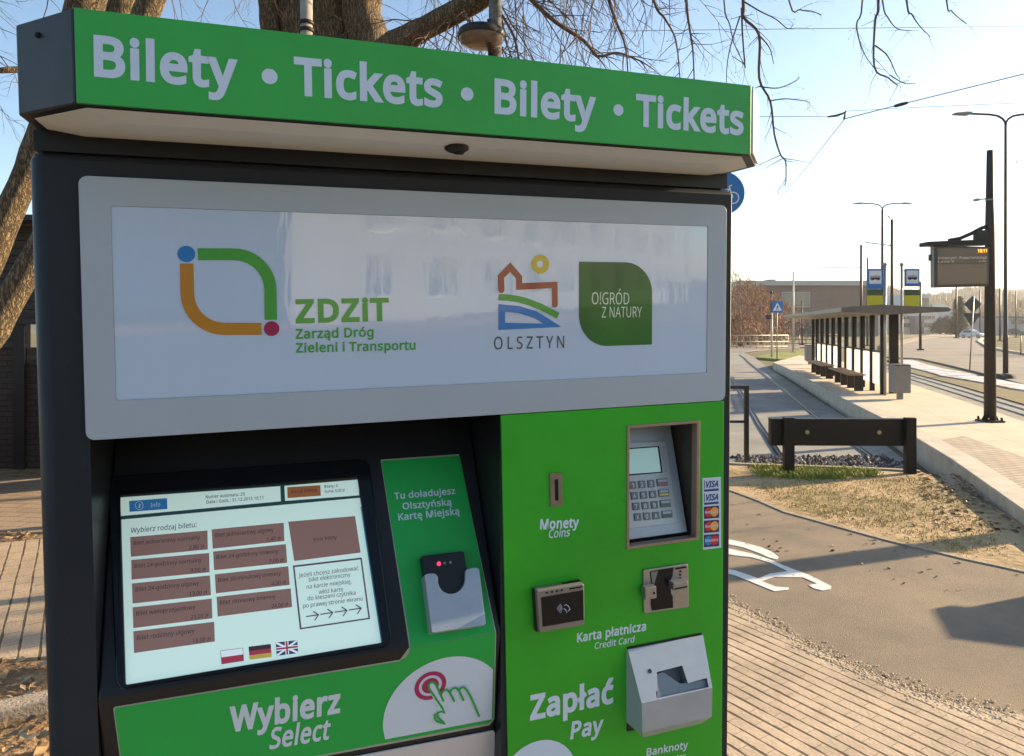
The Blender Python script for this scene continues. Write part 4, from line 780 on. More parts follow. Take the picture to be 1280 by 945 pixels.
for k in range(3): mb.sheet([quad_in(SC2, q, 0, k / 3, 1, (k + 1) / 3)], k)
B(mb, 'flag_button', [s_dark, s_red, s_gold], scr)
q = px2([(534, 622), (596, 615), (598, 652), (537, 660)], z6)
mb = MB(); mb.sheet([quad_in(SC2, q, 0, 0, 1, 1)], 0)
LQ = lambda s_, t_: tuple(q[0][k] * (1 - s_) * (1 - t_) + q[1][k] * s_ * (1 - t_) + q[2][k] * s_ * t_ + q[3][k] * (1 - s_) * t_ for k in (0, 1))
dz = lambda k: SL.up_(.0020 + .0002 * k)
pstroke(mb, dz(0), [LQ(.02, .03), LQ(.98, .97)], .0028, 1); pstroke(mb, dz(1), [LQ(.98, .03), LQ(.02, .97)], .0028, 1)
pstroke(mb, dz(2), [LQ(.5, 0), LQ(.5, 1)], .0050, 1); pstroke(mb, dz(3), [LQ(0, .5), LQ(1, .5)], .0050, 1)
pstroke(mb, dz(4), [LQ(.5, 0), LQ(.5, 1)], .0024, 2); pstroke(mb, dz(5), [LQ(0, .5), LQ(1, .5)], .0024, 2)
B(mb, 'flag_button', [s_navy, s_pale, s_red], scr)

# green film on the desk, and round the nose
GS = SL.up_(.0012); GL = LO.up_(.0012)
bend = lambda u: 791 + (620 - u) * .1653
mb = MB()
mb.sheet([GS.loop([(478.5, 576), (572, 569.5), (575, 572), (618.8, bend(618.8) - .4), (513, bend(513) - .4), (512, 800), (477, 579)])])
stk = [(513, bend(513) + .3), (619, bend(619) + .3), (616.5, 896), (614.5, 901.5), (610, 904), (600, 906), (157, 990), (151, 945), (143.3, 888), (145, 885), (498, 827), (507, 822), (511.5, 816)]
mb.sheet([GL.loop(stk)])
film = B(mb, 'console_film', m_green3)
mb = MB()
SE = SL.up_(.0007); LE = LO.up_(.0007)
mb.sheet([SE.loop([(475.6, 574.5), (573.5, 567.6), (620.3, bend(620.3)), (511.5, bend(511.5)), (510.2, 800)])])
mb.sheet([LE.loop([(511, bend(511) + .5), (620.3, bend(620.3) + .5), (618, 899), (612, 906.5), (600, 909), (155.5, 992), (149.5, 945), (141.5, 886), (144, 883.3), (500, 824.5)])])
B(mb, 'film_edge', mat('pale_film_edge', (.30, .33, .30), .5), film)
GS2 = SL.up_(.0016); GL2 = LO.up_(.0016); GL3 = LO.up_(.002); GL4 = LO.up_(.0024); GL5 = LO.up_(.0028)
mb = MB()
z3 = lambda x, y: (470 + x / 2.453, 560 + y / 2.453)
mb = MB(); ptext(mb, GS2, 'Tu doładujesz', z3(57, 157), z3(244, 140), z3(57, 137), bold=20); B(mb, 'console_lettering', m_white, film)
mb = MB(); ptext(mb, GS2, 'Olsztyńską', z3(82, 188), z3(232, 174.5), z3(82, 168), bold=20); B(mb, 'console_lettering', m_white, film)
mb = MB(); ptext(mb, GS2, 'Kartę Miejską', z3(69, 222), z3(257, 203), z3(67, 201), bold=20); B(mb, 'console_lettering', m_white, film)
mb = MB(); ptext(mb, GL2, 'Wybierz', (287, 914.5), (425, 889.5), (281.5, 884.5), bold=36, track=-8); B(mb, 'console_lettering', m_white, film)
mb = MB(); ptext(mb, GL2, 'Select', (336.5, 936), (412.5, 923), (333, 911), bold=24, italic=.12); B(mb, 'console_lettering', m_white, film)
# white disc with the pointing hand
C3 = [GL2(*p) for p in ((481, 922), (560, 821.5), (617, 838))]
a_, b_, c_ = C3
ex = V((1, 0, 0)); ey = GL2.n.cross(ex); ey = ey if ey.z > 0 else -ey
P2 = [((p - a_).dot(ex), (p - a_).dot(ey)) for p in C3]
(ax_, ay_), (bx_, by_), (cx2, cy2) = P2
dd = 2 * (ax_ * (by_ - cy2) + bx_ * (cy2 - ay_) + cx2 * (ay_ - by_))
ux = ((ax_**2 + ay_**2) * (by_ - cy2) + (bx_**2 + by_**2) * (cy2 - ay_) + (cx2**2 + cy2**2) * (ay_ - by_)) / dd
uy = ((ax_**2 + ay_**2) * (cx2 - bx_) + (bx_**2 + by_**2) * (ax_ - cx2) + (cx2**2 + cy2**2) * (bx_ - ax_)) / dd
rr = math.hypot(ux - ax_, uy - ay_)
lim = [((p - a_).dot(ex), (p - a_).dot(ey)) for p in [GL2(470, 800), GL2(617.2, 800), GL2(614.7, 899), GL2(470, 926.5)]]
disc = clip_poly([(ux + rr * math.cos(t / 64 * 2 * math.pi), uy + rr * math.sin(t / 64 * 2 * math.pi)) for t in range(64)], lim)
mb = MB(); mb.sheet([[a_ + ex * p[0] + ey * p[1] for p in disc]])
B(mb, 'white_disc', m_white, film)
mb = MB()
rc = z3(167, 729)
mb.sheet([pcirc(GL3, rc, z3(167, 686)), pcirc(GL3, rc, z3(167, 698))[::-1]], 0)
mb.sheet([pcirc(GL3, rc, z3(167, 706))], 0)
fing = [(164, 742), (162, 727), (168, 719), (177, 719), (184, 727), (196, 752), (207, 775), (232, 840), (205, 845), (195, 815)]
mb.sheet([GL4.loop(px2(fing, z3))], 1)
hs = [[(181, 815), (180, 828), (186, 838), (196, 842), (210, 846), (204, 838), (193, 830), (188, 822), (190, 812), (200, 808), (210, 812), (203, 797), (190, 778), (163, 737), (162, 727), (168, 719), (177, 719), (184, 727), (196, 752), (207, 777)],
      [(200, 757), (206, 745), (216, 741), (225, 748), (241, 778)], [(228, 748), (235, 738), (246, 736), (255, 745), (269, 775)], [(254, 743), (262, 735), (270, 734), (277, 741), (290, 762), (300, 784), (317, 824)]]
for k, l in enumerate(hs):
    pstroke(mb, LO.up_(.0028 + .0003 * k), px2(l, z3), .0034, 2)
B(mb, 'pointing_hand_sign', [m_magenta, m_white, m_green3], film)
# pale tray lid below the film
mb = MB(); mb.prism([LO.up_(.003).loop([(617, 913.5), (619, 916), (619, 1010), (440, 1045), (440, 950), (443, 946.5)])], -LO.n * .003)
B(mb, 'tray_lid', mat('pale_grey_gloss', (.52, .52, .55), .2, coat=.4), bevel=.001)

# card pocket on the desk
mb = MB()
bk = SL.up_(.024)
mb.prism([bk.loop(px2([(141, 331), (266, 316), (270, 319), (283, 400), (300, 545), (172, 560)], z3))], -SL.n * .0225)
pk = B(mb, 'card_reader', m_black, bevel=.0015)
mb = MB()
for k, x in enumerate((193, 210, 228)):
    mb.sheet([pcirc(SL.up_(.0245), z3(x, 355 - 2.2 * k), z3(x, 355 - 2.2 * k - (6.5 if k == 0 else 4.5)), 16)], 0 if k == 0 else 1)
B(mb, 'status_led', [m_led, m_off], pk)
pf = SL.up_(.032)
u_in = [(190 + 0, 395)] + [(232 + 42 * math.cos(R_(a)), 402 + 45 * math.sin(R_(a)) - (232 + 42 * math.cos(R_(a)) - 232) * .08) for a in range(170, 9, -16)] + [(275, 376)]
out = [(149, 391), (153, 387), (165, 384), (176, 384), (184, 387)] + u_in + [(281, 371), (292, 367), (306, 366), (313, 368), (317, 374), (337, 538), (334, 543), (177, 567), (171, 564)]
mb = MB(); mb.prism([pf.loop(px2(out, z3))], -SL.n * .030)
B(mb, 'card_pocket', m_zinc, pk, bevel=.0012)

# payment panel
mb = MB()
a = [V((.5768, 0, -.3472)), V((.9975, 0, -.3472)), V((1.0000, 0, -1.25)), V((.5865, 0, -1.25)), V((.5865, 0, -.93))]
mb.prism([a, [V((PX0, 0, PZ1)), V((PX0, 0, PZ0)), V((PX1, 0, PZ0)), V((PX1, 0, PZ1))]], (0, .0035, 0))
pay = B(mb, 'payment_panel', m_green2, bevel=.0006)
P1 = FR.up_(.0004); P2_ = FR.up_(.0008)
mb = MB()
z8 = lambda x, y: (650 + x / 3.708, 690 + y / 3.708)
mb = MB(); ptext(mb, P1, 'Monety', (675, 661.5), (723.5, 658.5), (675, 649), bold=30); B(mb, 'payment_lettering', m_white, pay)
mb = MB(); ptext(mb, P1, 'Coins', (686, 672.5), (712.5, 670), (687, 662), bold=14, italic=.14); B(mb, 'payment_lettering', m_white, pay)
mb = MB(); ptext(mb, P1, 'Karta płatnicza', z8(264, 418), z8(584, 362), z8(261, 377), bold=30); B(mb, 'payment_lettering', m_white, pay)
mb = MB(); ptext(mb, P1, 'Credit Card', z8(346, 450), z8(532, 417), z8(348, 420), bold=14, italic=.14); B(mb, 'payment_lettering', m_white, pay)
mb = MB(); ptext(mb, P1, 'Zapłać', z8(46, 776), z8(434, 694), z8(46, 664), bold=38, track=-8); B(mb, 'payment_lettering', m_white, pay)
mb = MB(); ptext(mb, P1, 'Pay', z8(232, 866), z8(388, 834), z8(240, 786), bold=30, italic=.12); B(mb, 'payment_lettering', m_white, pay)
mb = MB(); ptext(mb, P1, 'Banknoty', z8(586, 945), z8(778, 909), z8(584, 911), bold=20); B(mb, 'payment_lettering', m_white, pay)
mb = MB(); ptext(mb, P1, 'Banknotes', z8(610, 988), z8(768, 957), z8(612, 960), bold=14, italic=.14); B(mb, 'payment_lettering', m_white, pay)
mb = MB(); mb.sheet([pcirc(P1, (673, 977), (673, 926), 64)]); B(mb, 'white_disc', m_white, pay)
# coin slot
mb = MB()
o = [(687.3, 592), (702.8, 590.7), (703.6, 632), (688.3, 633.6)]
i_ = [(693.2, 599.5), (697.6, 599.1), (698.2, 625.5), (693.9, 626)]
mb.prism([FR.up_(.0025).loop(o), FR.up_(.0025).loop(i_)[::-1]], (0, .0022, 0), 0)
mb.sheet([FR.up_(.0003).loop(i_)], 1)
B(mb, 'coin_slot', [mat('brown_grey_steel', (.20, .17, .14), .4, .5, var=.15, scale=60), m_gap], bevel=.0006)
# keypad recess
mb = MB()
d = .115
x0, x1, z0, z1 = PX0 + .0005, PX1 - .0005, PZ0 + .0005, PZ1 - .0005
mb.add([(x0, .001, z0), (x0, d, z0), (x0, d, z1), (x0, .001, z1)], [(0, 1, 2, 3)])
mb.add([(x1, .001, z0), (x1, d, z0), (x1, d, z1), (x1, .001, z1)], [(0, 1, 2, 3)])
mb.add([(x0, .001, z0), (x1, .001, z0), (x1, d, z0), (x0, d, z0)], [(0, 1, 2, 3)])
mb.add([(x0, .001, z1), (x1, .001, z1), (x1, d, z1), (x0, d, z1)], [(0, 1, 2, 3)])
mb.add([(x0, d, z0), (x1, d, z0), (x1, d, z1), (x0, d, z1)], [(0, 1, 2, 3)])
ter = B(mb, 'keypad_recess', mat('dark_olive_steel', (.075, .068, .058), .5, .3, var=.2, scale=30))
mb = MB()
mb.prism([[V((PX0 - .001, -.002, PZ0 - .001)), V((PX1 + .001, -.002, PZ0 - .001)), V((PX1 + .001, -.002, PZ1 + .001)), V((PX0 - .001, -.002, PZ1 + .001))],
          [V((PX0 + .004, -.002, PZ0 + .004)), V((PX1 - .006, -.002, PZ0 + .004)), V((PX1 - .006, -.002, PZ1 - .004)), V((PX0 + .004, -.002, PZ1 - .004))][::-1]], (0, .016, 0))
B(mb, 'recess_frame', mat('taupe_metal', (.27, .20, .155), .42, .3, var=.08, scale=40), ter, bevel=.001)
TP = Plane((0, .020, -.590), (0, -1, .3))
z9 = lambda x, y: (770 + x / 4.973, 510 + y / 4.973)
mb = MB()
xs0, xs1 = PX0 + .006, .937
yv = lambda z: .020 + .3 * (z + .590)
mb.prism([[V((xs0, yv(z1) , z1 - .004)), V((xs0, yv(z0), z0 + .006)), V((xs0, .11, z0 + .006)), V((xs0, .11, z1 - .004))]], (xs1 - xs0, 0, 0))
B(mb, 'terminal_body', m_zinc, ter, bevel=.002)
mb = MB()
T1 = TP.up_(.001); T2 = TP.up_(.0022); T3 = TP.up_(.0045); T4 = TP.up_(.0049)
mb.prism([T2.loop(px2([(60, 214), (310, 205), (384, 716), (84, 750), (76, 700)], z9))], -TP.n * .0015)
face = B(mb, 'terminal_face', mat('grey_blue_metal', (.36, .42, .46), .4, .3, var=.05, scale=20), ter, bevel=.0008)
mb = MB()
mb.sheet([TP.up_(.0025).loop(px2([(60, 250), (268, 236), (290, 402), (66, 422)], z9))], 1)
mb.sheet([TP.up_(.0028).loop(px2([(60, 258), (259, 243), (279, 396), (66, 412)], z9))], 0)
mb.sheet([TP.up_(.0027).loop(px2([(275, 238), (303, 235), (318, 398), (296, 401)], z9))], 2)
B(mb, 'terminal_display', [m_lcd, m_bezel, m_zinc], ter)
digs = '123 456 789 X0- '
digits = ['1', '2', '3', '4', '5', '6', '7', '8', '9', 'X', '0', 'A']
m_key = mat('dark_metal_key', (.10, .115, .13), .35, .5); m_kt = mat('key_print', (.62, .70, .76), .5)
for r_ in range(4):
    for k in range(4):
        bx, by = 84 + 10.2 * r_ + 57 * k, 458 + 66 * r_ - 4.5 * k
        wd_ = 40 if k < 3 else 62; hh = 46
        if k == 3: by -= 3
        mb = MB()
        q = [(bx, by), (bx + wd_, by - wd_ * .08), (bx + wd_ + 5, by + hh - wd_ * .08), (bx + 5, by + hh)]
        mb.prism([T3.loop(px2(q, z9))], -TP.n * .0022, 0)
        if k < 3:
            ptext(mb, T4, digits[r_ * 3 + k], z9(bx + 14, by + 36), z9(bx + 30, by + 34.5), z9(bx + 12, by + 9), 1, bold=12)
        else:
            mb.sheet([T4.loop(px2([(bx + 6, by + 26), (bx + wd_, by + 22), (bx + wd_ + 2, by + 34), (bx + 7, by + 38)], z9))], 2)
            mb.sheet([T4.loop(px2([(bx + 6, by + 5), (bx + wd_ - 4, by + 1), (bx + wd_ - 2, by + 15), (bx + 8, by + 19)], z9))], 3)
        o = B(mb, 'key', [m_key, m_kt, [m_crim, m_yell, mat('key_green', (.03, .16, .09), .4), mat('key_dark_teal', (.03, .10, .10), .4)][r_], m_zinc], face)
        if k == 3 and r_ < 3: o['label'] = ['wide key with a red stripe', 'wide key with a yellow stripe', 'wide key with a dark green stripe'][r_]
# card logo strip
mb = MB()
mb.sheet([FR.up_(.0004).loop(px2([(537, 436), (652, 427.5), (654, 868), (541, 881)], z9))], 0)
strip = B(mb, 'card_logo_strip', [m_white], pay)
L1 = FR.up_(.0007); L2 = FR.up_(.001); L3 = FR.up_(.0013); L4 = FR.up_(.0016)
v_blue = mat('card_navy', (.012, .05, .20), .4); v_red = mat('card_red', (.55, .02, .03), .4); v_yel = mat('card_amber', (.75, .36, .03), .4); v_sky = mat('card_sky_blue', (.01, .22, .55), .4); v_dk = mat('card_dark_blue', (.02, .02, .10), .4)
for k in range(2):
    y0 = 452 + 82 * k
    mb = MB()
    mb.sheet([L1.loop(px2([(547, y0 + 55), (639, y0 + 47), (639, y0 + 61), (547, y0 + 69)], z9))], 0)
    mb.sheet([L1.loop(px2([(547, y0 - 2), (552, y0 - 2.4), (552, y0 + 50), (547, y0 + 50.5)], z9))], 0)
    ptext(mb, L1, 'VISA', z9(558, y0 + 42), z9(637, y0 + 35), z9(558, y0 + 4), 0, bold=44, italic=.2)
    B(mb, 'card_logo', [v_blue], strip)
for k, (c1, c2, t) in enumerate(((v_red, v_yel, 'MasterCard'), (v_red, v_yel, 'MasterCard'), (v_sky, v_red, 'Maestro'))):
    y0 = 610 + 88 * k
    mb = MB()
    mb.sheet([L1.loop(px2([(546, y0 + 3), (640, y0 - 4), (641, y0 + 72), (547, y0 + 80)], z9))], 0)
    mb.sheet([pcirc(L2, z9(576, y0 + 38), z9(576, y0 + 9), 28)], 1)
    mb.sheet([pcirc(L3, z9(612, y0 + 35), z9(612, y0 + 6), 28)], 2)
    ptext(mb, L4, t, z9(555, y0 + 46), z9(634, y0 + 40), z9(555, y0 + 29), 3, bold=20)
    B(mb, 'card_logo', [v_dk, c1, c2, m_white], strip)
# contactless reader
mb = MB()
C0 = FR.up_(.020)
q = [(79, 186), (84, 181), (292, 148), (298, 152), (300, 334), (296, 340), (97, 374), (91, 370)]
mb.prism([C0.loop(px2(q, z8))], (0, .0185, 0))
crd = B(mb, 'contactless_reader', mat('brown_grey_plastic', (.20, .185, .175), .4, .2), bevel=.002)
mb = MB()
mb.prism([FR.up_(.010).loop(px2([(62, 176), (285, 134), (291, 336), (74, 372)], z8))], (0, .009, 0))
B(mb, 'reader_back', m_black, crd, bevel=.001)
mb = MB()
mb.sheet([FR.up_(.0204).loop(px2([(97, 210), (294, 176), (296, 314), (105, 347)], z8))], 0)
for k in range(4): mb.sheet([FR.up_(.0204).loop(px2([(119 + 23 * k, 186 - 3.8 * k), (130 + 23 * k, 184 - 3.8 * k), (131 + 23 * k, 192 - 3.8 * k), (120 + 23 * k, 194 - 3.8 * k)], z8))], 0)
mb.sheet([FR.up_(.0204).loop(px2([(228, 168), (286, 158), (286, 165), (229, 175)], z8))], 0)
B(mb, 'reader_window', [m_bezel], crd)
mb = MB()
IC = FR.up_(.0208)
for k in range(4):
    r0 = 7 + 6 * k
    pts = [(168 + r0 * 1.05 * math.cos(R_(a)), 262 + r0 * 1.1 * math.sin(R_(a))) for a in range(-50, 51, 10)]
    pstroke(mb, IC, px2(pts, z8), .0007)
pstroke(mb, IC, px2([(205, 248), (214, 244), (224, 250), (232, 266), (222, 274)], z8), .0010)
pstroke(mb, IC, px2([(203, 262), (212, 268), (218, 282)], z8), .0010)
B(mb, 'contactless_symbol', mat('pale_blue_print', (.45, .55, .75), .5), crd)
# card slot
mb = MB()
mb.prism([FR.up_(.004).loop(px2([(572, 88), (578, 83), (774, 55), (780, 60), (784, 250), (779, 256), (581, 285), (575, 281)], z8))], (0, .0036, 0))
cs = B(mb, 'card_slot', m_steel, bevel=.001)
mb = MB()
mb.prism([FR.up_(.0048).loop(px2([(603, 92), (640, 84), (712, 72), (708, 110), (699, 128), (700, 190), (708, 205), (710, 258), (612, 272), (606, 240), (612, 160), (606, 130)], z8))], (0, .0012, 0), 0)
mb.sheet([FR.up_(.0053).loop(px2([(607, 94), (640, 87), (622, 150), (612, 140)], z8))], 1)
for k in range(3): mb.sheet([FR.up_(.0046).loop(px2([(737, 87 + 16 * k), (748, 85.4 + 16 * k), (749, 93 + 16 * k), (738, 94.6 + 16 * k)], z8))], 0)
mb.sheet([FR.up_(.0046).loop(px2([(718, 74), (770, 66), (770, 74), (719, 82)], z8))], 0)
B(mb, 'slot_insert', [m_bezel, mat('grey_plastic', (.16, .17, .17), .4)], cs)
mb = MB(); mb.prism([FR.up_(.018).loop(px2([(580, 168), (632, 158), (634, 214), (583, 224)], z8))], (0, .0145, 0)); B(mb, 'slot_guide', m_steel, cs, bevel=.0012)
mb = MB(); mb.prism([FR.up_(.020).loop(px2([(711, 146), (779, 135), (781, 168), (712, 180)], z8))], (0, .0165, 0)); B(mb, 'slot_guide', m_steel, cs, bevel=.0012)
mb = MB()
mb.sheet([FR.up_(.0204).loop(px2([(716, 168), (776, 157), (776, 164), (717, 176)], z8))], 0)
B(mb, 'slot_mouth', [m_gap], cs)
mb = MB(); mb.ball(FR.up_(.0182)(*z8(622, 190)), .0022, 0, 6); B(mb, 'guide_screw', [m_gap], cs)
# banknote acceptor
X0, X1 = .8025, .9500
zt, zm, zf, zbt, p_ = -.7640, -.8365, -.8870, -.9060, .045
S_n = V((0, -(zt - zm), -(-.004 + p_) * -1)).normalized()   # outward normal of the sloping face
tl, tr, bl, br_ = V((X0 + .0005, -.004, zt)), V((.9545, -.004, zt)), V((X0 + .004, -p_, zm)), V((.9455, -p_, zm))
n_ = (tr - tl).cross(bl - tl).normalized()
if n_.y > 0: n_ = -n_
SP = Plane(tl, n_)
op = px2([(635, 556), (752, 526), (778, 608), (866, 584), (875, 626), (634, 678), (630, 650), (638, 640)], z8)
mb = MB()
mb.sheet([[tl, tr, br_, bl], SP.loop(op)[::-1]])
fl, fr_ = V((X0 + .0055, -p_, zf)), V((.945, -p_, zf)); gl_, gr = V((X0 + .016, -.030, zbt)), V((.936, -.030, zbt))
mb.add([bl, br_, fr_, fl, gl_, gr, V((.936, 0, zbt)), V((X0 + .016, 0, zbt)), V((X0, 0, zt)), V((.955, 0, zt)), V((X0, 0, zf - .006)), V((.950, 0, zf - .006)), tl, tr],
       [(0, 1, 2, 3), (3, 2, 5, 4), (4, 5, 6, 7), (8, 12, 0, 3), (8, 3, 10), (10, 3, 4, 7), (9, 13, 1, 2), (9, 2, 11), (11, 2, 5, 6), (8, 9, 13, 12)])
pod = B(mb, 'banknote_acceptor', m_zinc)
mb = MB()                                   # mouth: sunken floor, walls and the oblique guide
opl = SP.loop(op); dp = SP.n * -.018
n = len(opl)
mb.add(opl + [p + dp for p in opl], [(i, (i + 1) % n, n + (i + 1) % n, n + i) for i in range(n)], 0)
mb.sheet([[p + dp for p in opl]], 0)
SP2 = SP.up_(-.006)
mb.prism([SP2.loop(px2([(636, 566), (662, 556), (742, 610), (800, 603), (874, 588), (873, 624), (636, 676)], z8))], SP.n * -.011, 1)
B(mb, 'banknote_mouth', [mat('dark_grey_plastic', (.10, .115, .13), .45), mat('grey_blue_plastic', (.17, .21, .25), .4)], pod)
mb = MB(); mb.sheet([pcirc(SP.up_(.0004), z8(602, 552), z8(602, 541), 20)]); B(mb, 'sensor_eye', [m_gap], pod)
mb = MB(); mb.box((X0 + .001, -.0022, zf - .022), (.953, .0, zt + .003)); B(mb, 'backing_plate', m_black, pod)
# ------------------------------------------------------------------ ground, paths and tracks
TB, PT = -.15, .14                    # level of the tracks and roads, level of the tram platform
def slab(name, pts, z, depth, m, mside=None):
    mb = MB()
    loops = pts if isinstance(pts[0][0], (list, tuple, Vector)) else [pts]
    mb.prism([[V((p[0], p[1], z)) for p in l] for l in loops], (0, 0, -depth), 0, 1 if mside else 0)
    return struct(mb.build(name, [m, mside] if mside else [m]))
m_dry = mat('dry_winter_grass', (.17, .125, .055), .95, c2=(.10, .10, .035), scale=.35, lo=.4, hi=.62, bump=.6, bscale=30)
m_soil = mat('bare_soil', (.34, .21, .10), .95, c2=(.15, .09, .045), scale=5.2, lo=.36, hi=.66, bump=1.6, bscale=22, detail=10)
m_verge = mat('trodden_verge', (.43, .30, .165), .95, c2=(.20, .145, .06), scale=1.0, lo=.44, hi=.60, bump=.8, bscale=14, detail=10)
m_asph = mat('path_asphalt', (.265, .205, .14), .9, c2=(.17, .138, .105), scale=1.1, lo=.36, hi=.66, bump=.5, bscale=160, detail=12)
m_road = mat('road_asphalt', (.20, .17, .145), .85, var=.25, scale=.35, bump=.3, bscale=60)
m_slabs = mat('track_concrete', (.24, .225, .20), .85, var=.22, scale=.9, bump=.3, bscale=60, detail=9)
m_plat = brick_mat('platform_slabs', (.60, .49, .36), (.54, .44, .33), (.27, .21, .16), 1.25, 1.25, .008, (0, 0, R_(13)), .4, .14, offset=0)
m_pav = brick_mat('brick_paving', (.47, .365, .26), (.425, .33, .235), (.15, .105, .07), .178, .074, .0013, (0, 0, R_(57.2)), .9, .32, row=.125)
m_pav2 = brick_mat('footway_paving', (.40, .30, .20), (.36, .27, .18), (.16, .11, .06), .20, .105, .003, (0, 0, R_(-121)), .9, .2, row=.08)
m_pav3 = brick_mat('platform_pavers', (.42, .345, .27), (.37, .30, .23), (.12, .09, .06), .22, .11, .006, (0, 0, R_(-20)), .7, .15)
m_kerb = mat('kerb_concrete', (.50, .44, .36), .85, var=.15, scale=4, bump=.3, bscale=80)
m_kerbd = mat('kerb_stone', (.33, .27, .205), .9, var=.2, scale=6, bump=.5, bscale=60)
m_paint = mat('road_paint_white', (.70, .68, .65), .7, c2=(.34, .28, .21), scale=11, lo=.60, hi=.68, bump=.3, bscale=120)
m_rail = mat('rail_steel', (.07, .06, .055), .4, .6)
m_snow = mat('old_snow', (.50, .52, .57), .8, c2=(.30, .25, .18), scale=1.6, lo=.50, hi=.60, bump=1.2, bscale=9)
m_lgrass = mat('green_grass', (.16, .22, .03), .95, c2=(.26, .23, .05), scale=2.2, bump=1.2, bscale=40)

g = MB(); L_ = 5000
g.add([(-L_, -400, -.24), (L_, -400, -.24), (L_, L_, -.24), (-L_, L_, -.24)], [(0, 1, 2, 3)])
struct(g.build('ground', m_dry))
g2 = lambda pts, z: [tuple(gp(u, v, z))[:2] for u, v in pts]
# near ground: soil terrace with the machine, the path and the paving on it
edge = g2([(1420, 742), (1300, 668), (1240, 633), (1185, 604), (1150, 590)], 0)
track_end = g2([(1112, 588), (1040, 585), (945, 582), (905, 580)], 0)
slab('soil', [(-60, -25), (30, -25), (14, 2)] + edge + track_end + [(2.9, 12), (4.2, 17), (6.2, 25), (7.5, 36), (7.0, 60), (-70, 60)], -.006, .4, m_soil)
verge_lo = [(880, 605), (918, 616), (950, 628), (982, 642), (1020, 652.5), (1054, 662), (1090, 672), (1124, 681), (1158, 689), (1205, 700.5), (1245, 709), (1290, 719), (1400, 745)]
slab('verge', g2(verge_lo, 0) + edge[:1] + edge[1:] + track_end + [(2.45, 9.0)], .008, .1, m_verge)
path_lo = [(840, 716), (880, 737), (918, 757), (965, 783), (1010, 809), (1039, 824), (1090, 846), (1136, 864), (1200, 885), (1265, 896), (1400, 910)]
slab('path', g2(path_lo, 0) + g2(verge_lo, 0)[::-1] + [(1.6, 8.4), (-1.5, 8.4), (-1.5, 6.0)], .012, .1, m_asph)
slab('paving', g2(path_lo, 0) + [(6.5, 1.5), (6.2, -1.2), (-6, -1.2), (-1.6, 1.2), (-1.2, 4.6), (.2, 5.3)], .016, .1, m_pav)
slab('street', [(-55, -1.5), (26, -1.5), (26, -20), (-55, -20)], .002, .3, mat('added_dark_asphalt', (.048, .050, .056), .9, var=.2, scale=1.5))  # unseen dark street added behind the view to cut warm reflection on the panel
# thin kerb stones along the path and the track end
def strip(name, pts, wd, z, depth, m, jitter=0):
    q = stroke(pts, wd)[0]
    return slab(name, q, z, depth, m)
strip('street_kerb', [(-55, -1.36), (26, -1.36)], .22, .06, .3, m_kerb)
strip('path_edging', g2(verge_lo, 0), .05, .022, .12, m_kerbd)
strip('track_edging', g2([(1150, 591), (1112, 588.5), (1040, 585.5), (945, 582.5), (905, 580.5)], 0), .09, .03, .3, m_kerbd)
# rough strip of gravelly mortar between the path and the bricks
sm = MB()
for i in range(1700):
    t = random.random() * (len(path_lo) - 2); k = int(t); f = t - k
    a, b = g2([path_lo[k]], 0)[0], g2([path_lo[k + 1]], 0)[0]
    p = V((a[0] * (1 - f) + b[0] * f + random.gauss(0, .05), a[1] * (1 - f) + b[1] * f + random.gauss(0, .05), .0165))
    r = random.uniform(.003, .011); h = r * random.uniform(.2, .45)
    an = random.random() * 6.3
    q = [p + V((r * random.uniform(.6, 1.2) * math.cos(an + j * 1.256), r * random.uniform(.6, 1.2) * math.sin(an + j * 1.256), 0)) for j in range(5)]
    sm.add(q + [p + V((0, 0, h))], [(j, (j + 1) % 5, 5) for j in range(5)])
stuff(sm.build('gravel', mat('pale_gravel', (.48, .37, .245), .9, var=.3, scale=30), recalc=False), 'pale crumbled gravel along the joint between asphalt path and brick paving', 'gravel')
# painted bicycle mark
z6p = lambda x, y: (910 + x / 3.097, 640 + y / 3.097)
pm = MB()
for pts in ([(-60, 95), (20, 110), (75, 122), (130, 138), (172, 156), (196, 176), (188, 184), (160, 178), (120, 160), (60, 138), (-60, 112)],
            [(-60, 128), (20, 146), (92, 162), (160, 184), (236, 216), (312, 244), (400, 288), (396, 300), (366, 305), (330, 296), (312, 284), (345, 278), (290, 254), (180, 252), (128, 268), (185, 290), (236, 294), (232, 302), (180, 308), (140, 292), (25, 245), (-60, 226), (-60, 214), (25, 226), (118, 258), (160, 240), (232, 230), (160, 196), (92, 176), (20, 168), (-60, 150)]):
    pm.prism([[gp(*z6p(*p), .0135) + V((0, 0, .003)) for p in pts]], (0, 0, -.003))
struct(pm.build('road_marking', m_paint))
# the tram track this side of the platform
tb = g2([(905, 581), (945, 583), (1040, 586), (1112, 589), (1153, 590)], TB) + g2([(1059, 522.5), (1022, 500), (990, 479), (962, 461), (943.6, 447), (930, 441)], TB)
slab('tram_track', tb + [(10.0, 62), (2.6, 62), (6.0, 36), (5.6, 25), (3.6, 17), (2.4, 11)], TB, .05, m_slabs)
rails = [[(976.5, 575.5), (948, 531), (919, 480), (905, 457)], [(1109, 587), (1072, 560), (1020, 521), (994, 499.5), (972.5, 482), (957, 471), (944, 460.5), (936, 454), (929, 447), (924, 444), (930, 440.5), (950, 437.5)]]
for k, r in enumerate(rails):
    for d in (0, .075):
        P = [gp(u, v, TB + .006) + V((d, 0, 0)) for u, v in r]
        if k == 0: P = [P[0]] + P[1:3] + [P[2] + (P[2] - P[1]) * .35]
        mb = MB(); mb.tube(P, .022 if d == 0 else .012, 6); struct(mb.build('rail', m_rail))
mb = MB()
q = g2([(945, 574), (1040, 571), (1117, 575), (1150, 588), (1040, 584.5), (930, 581)], TB)
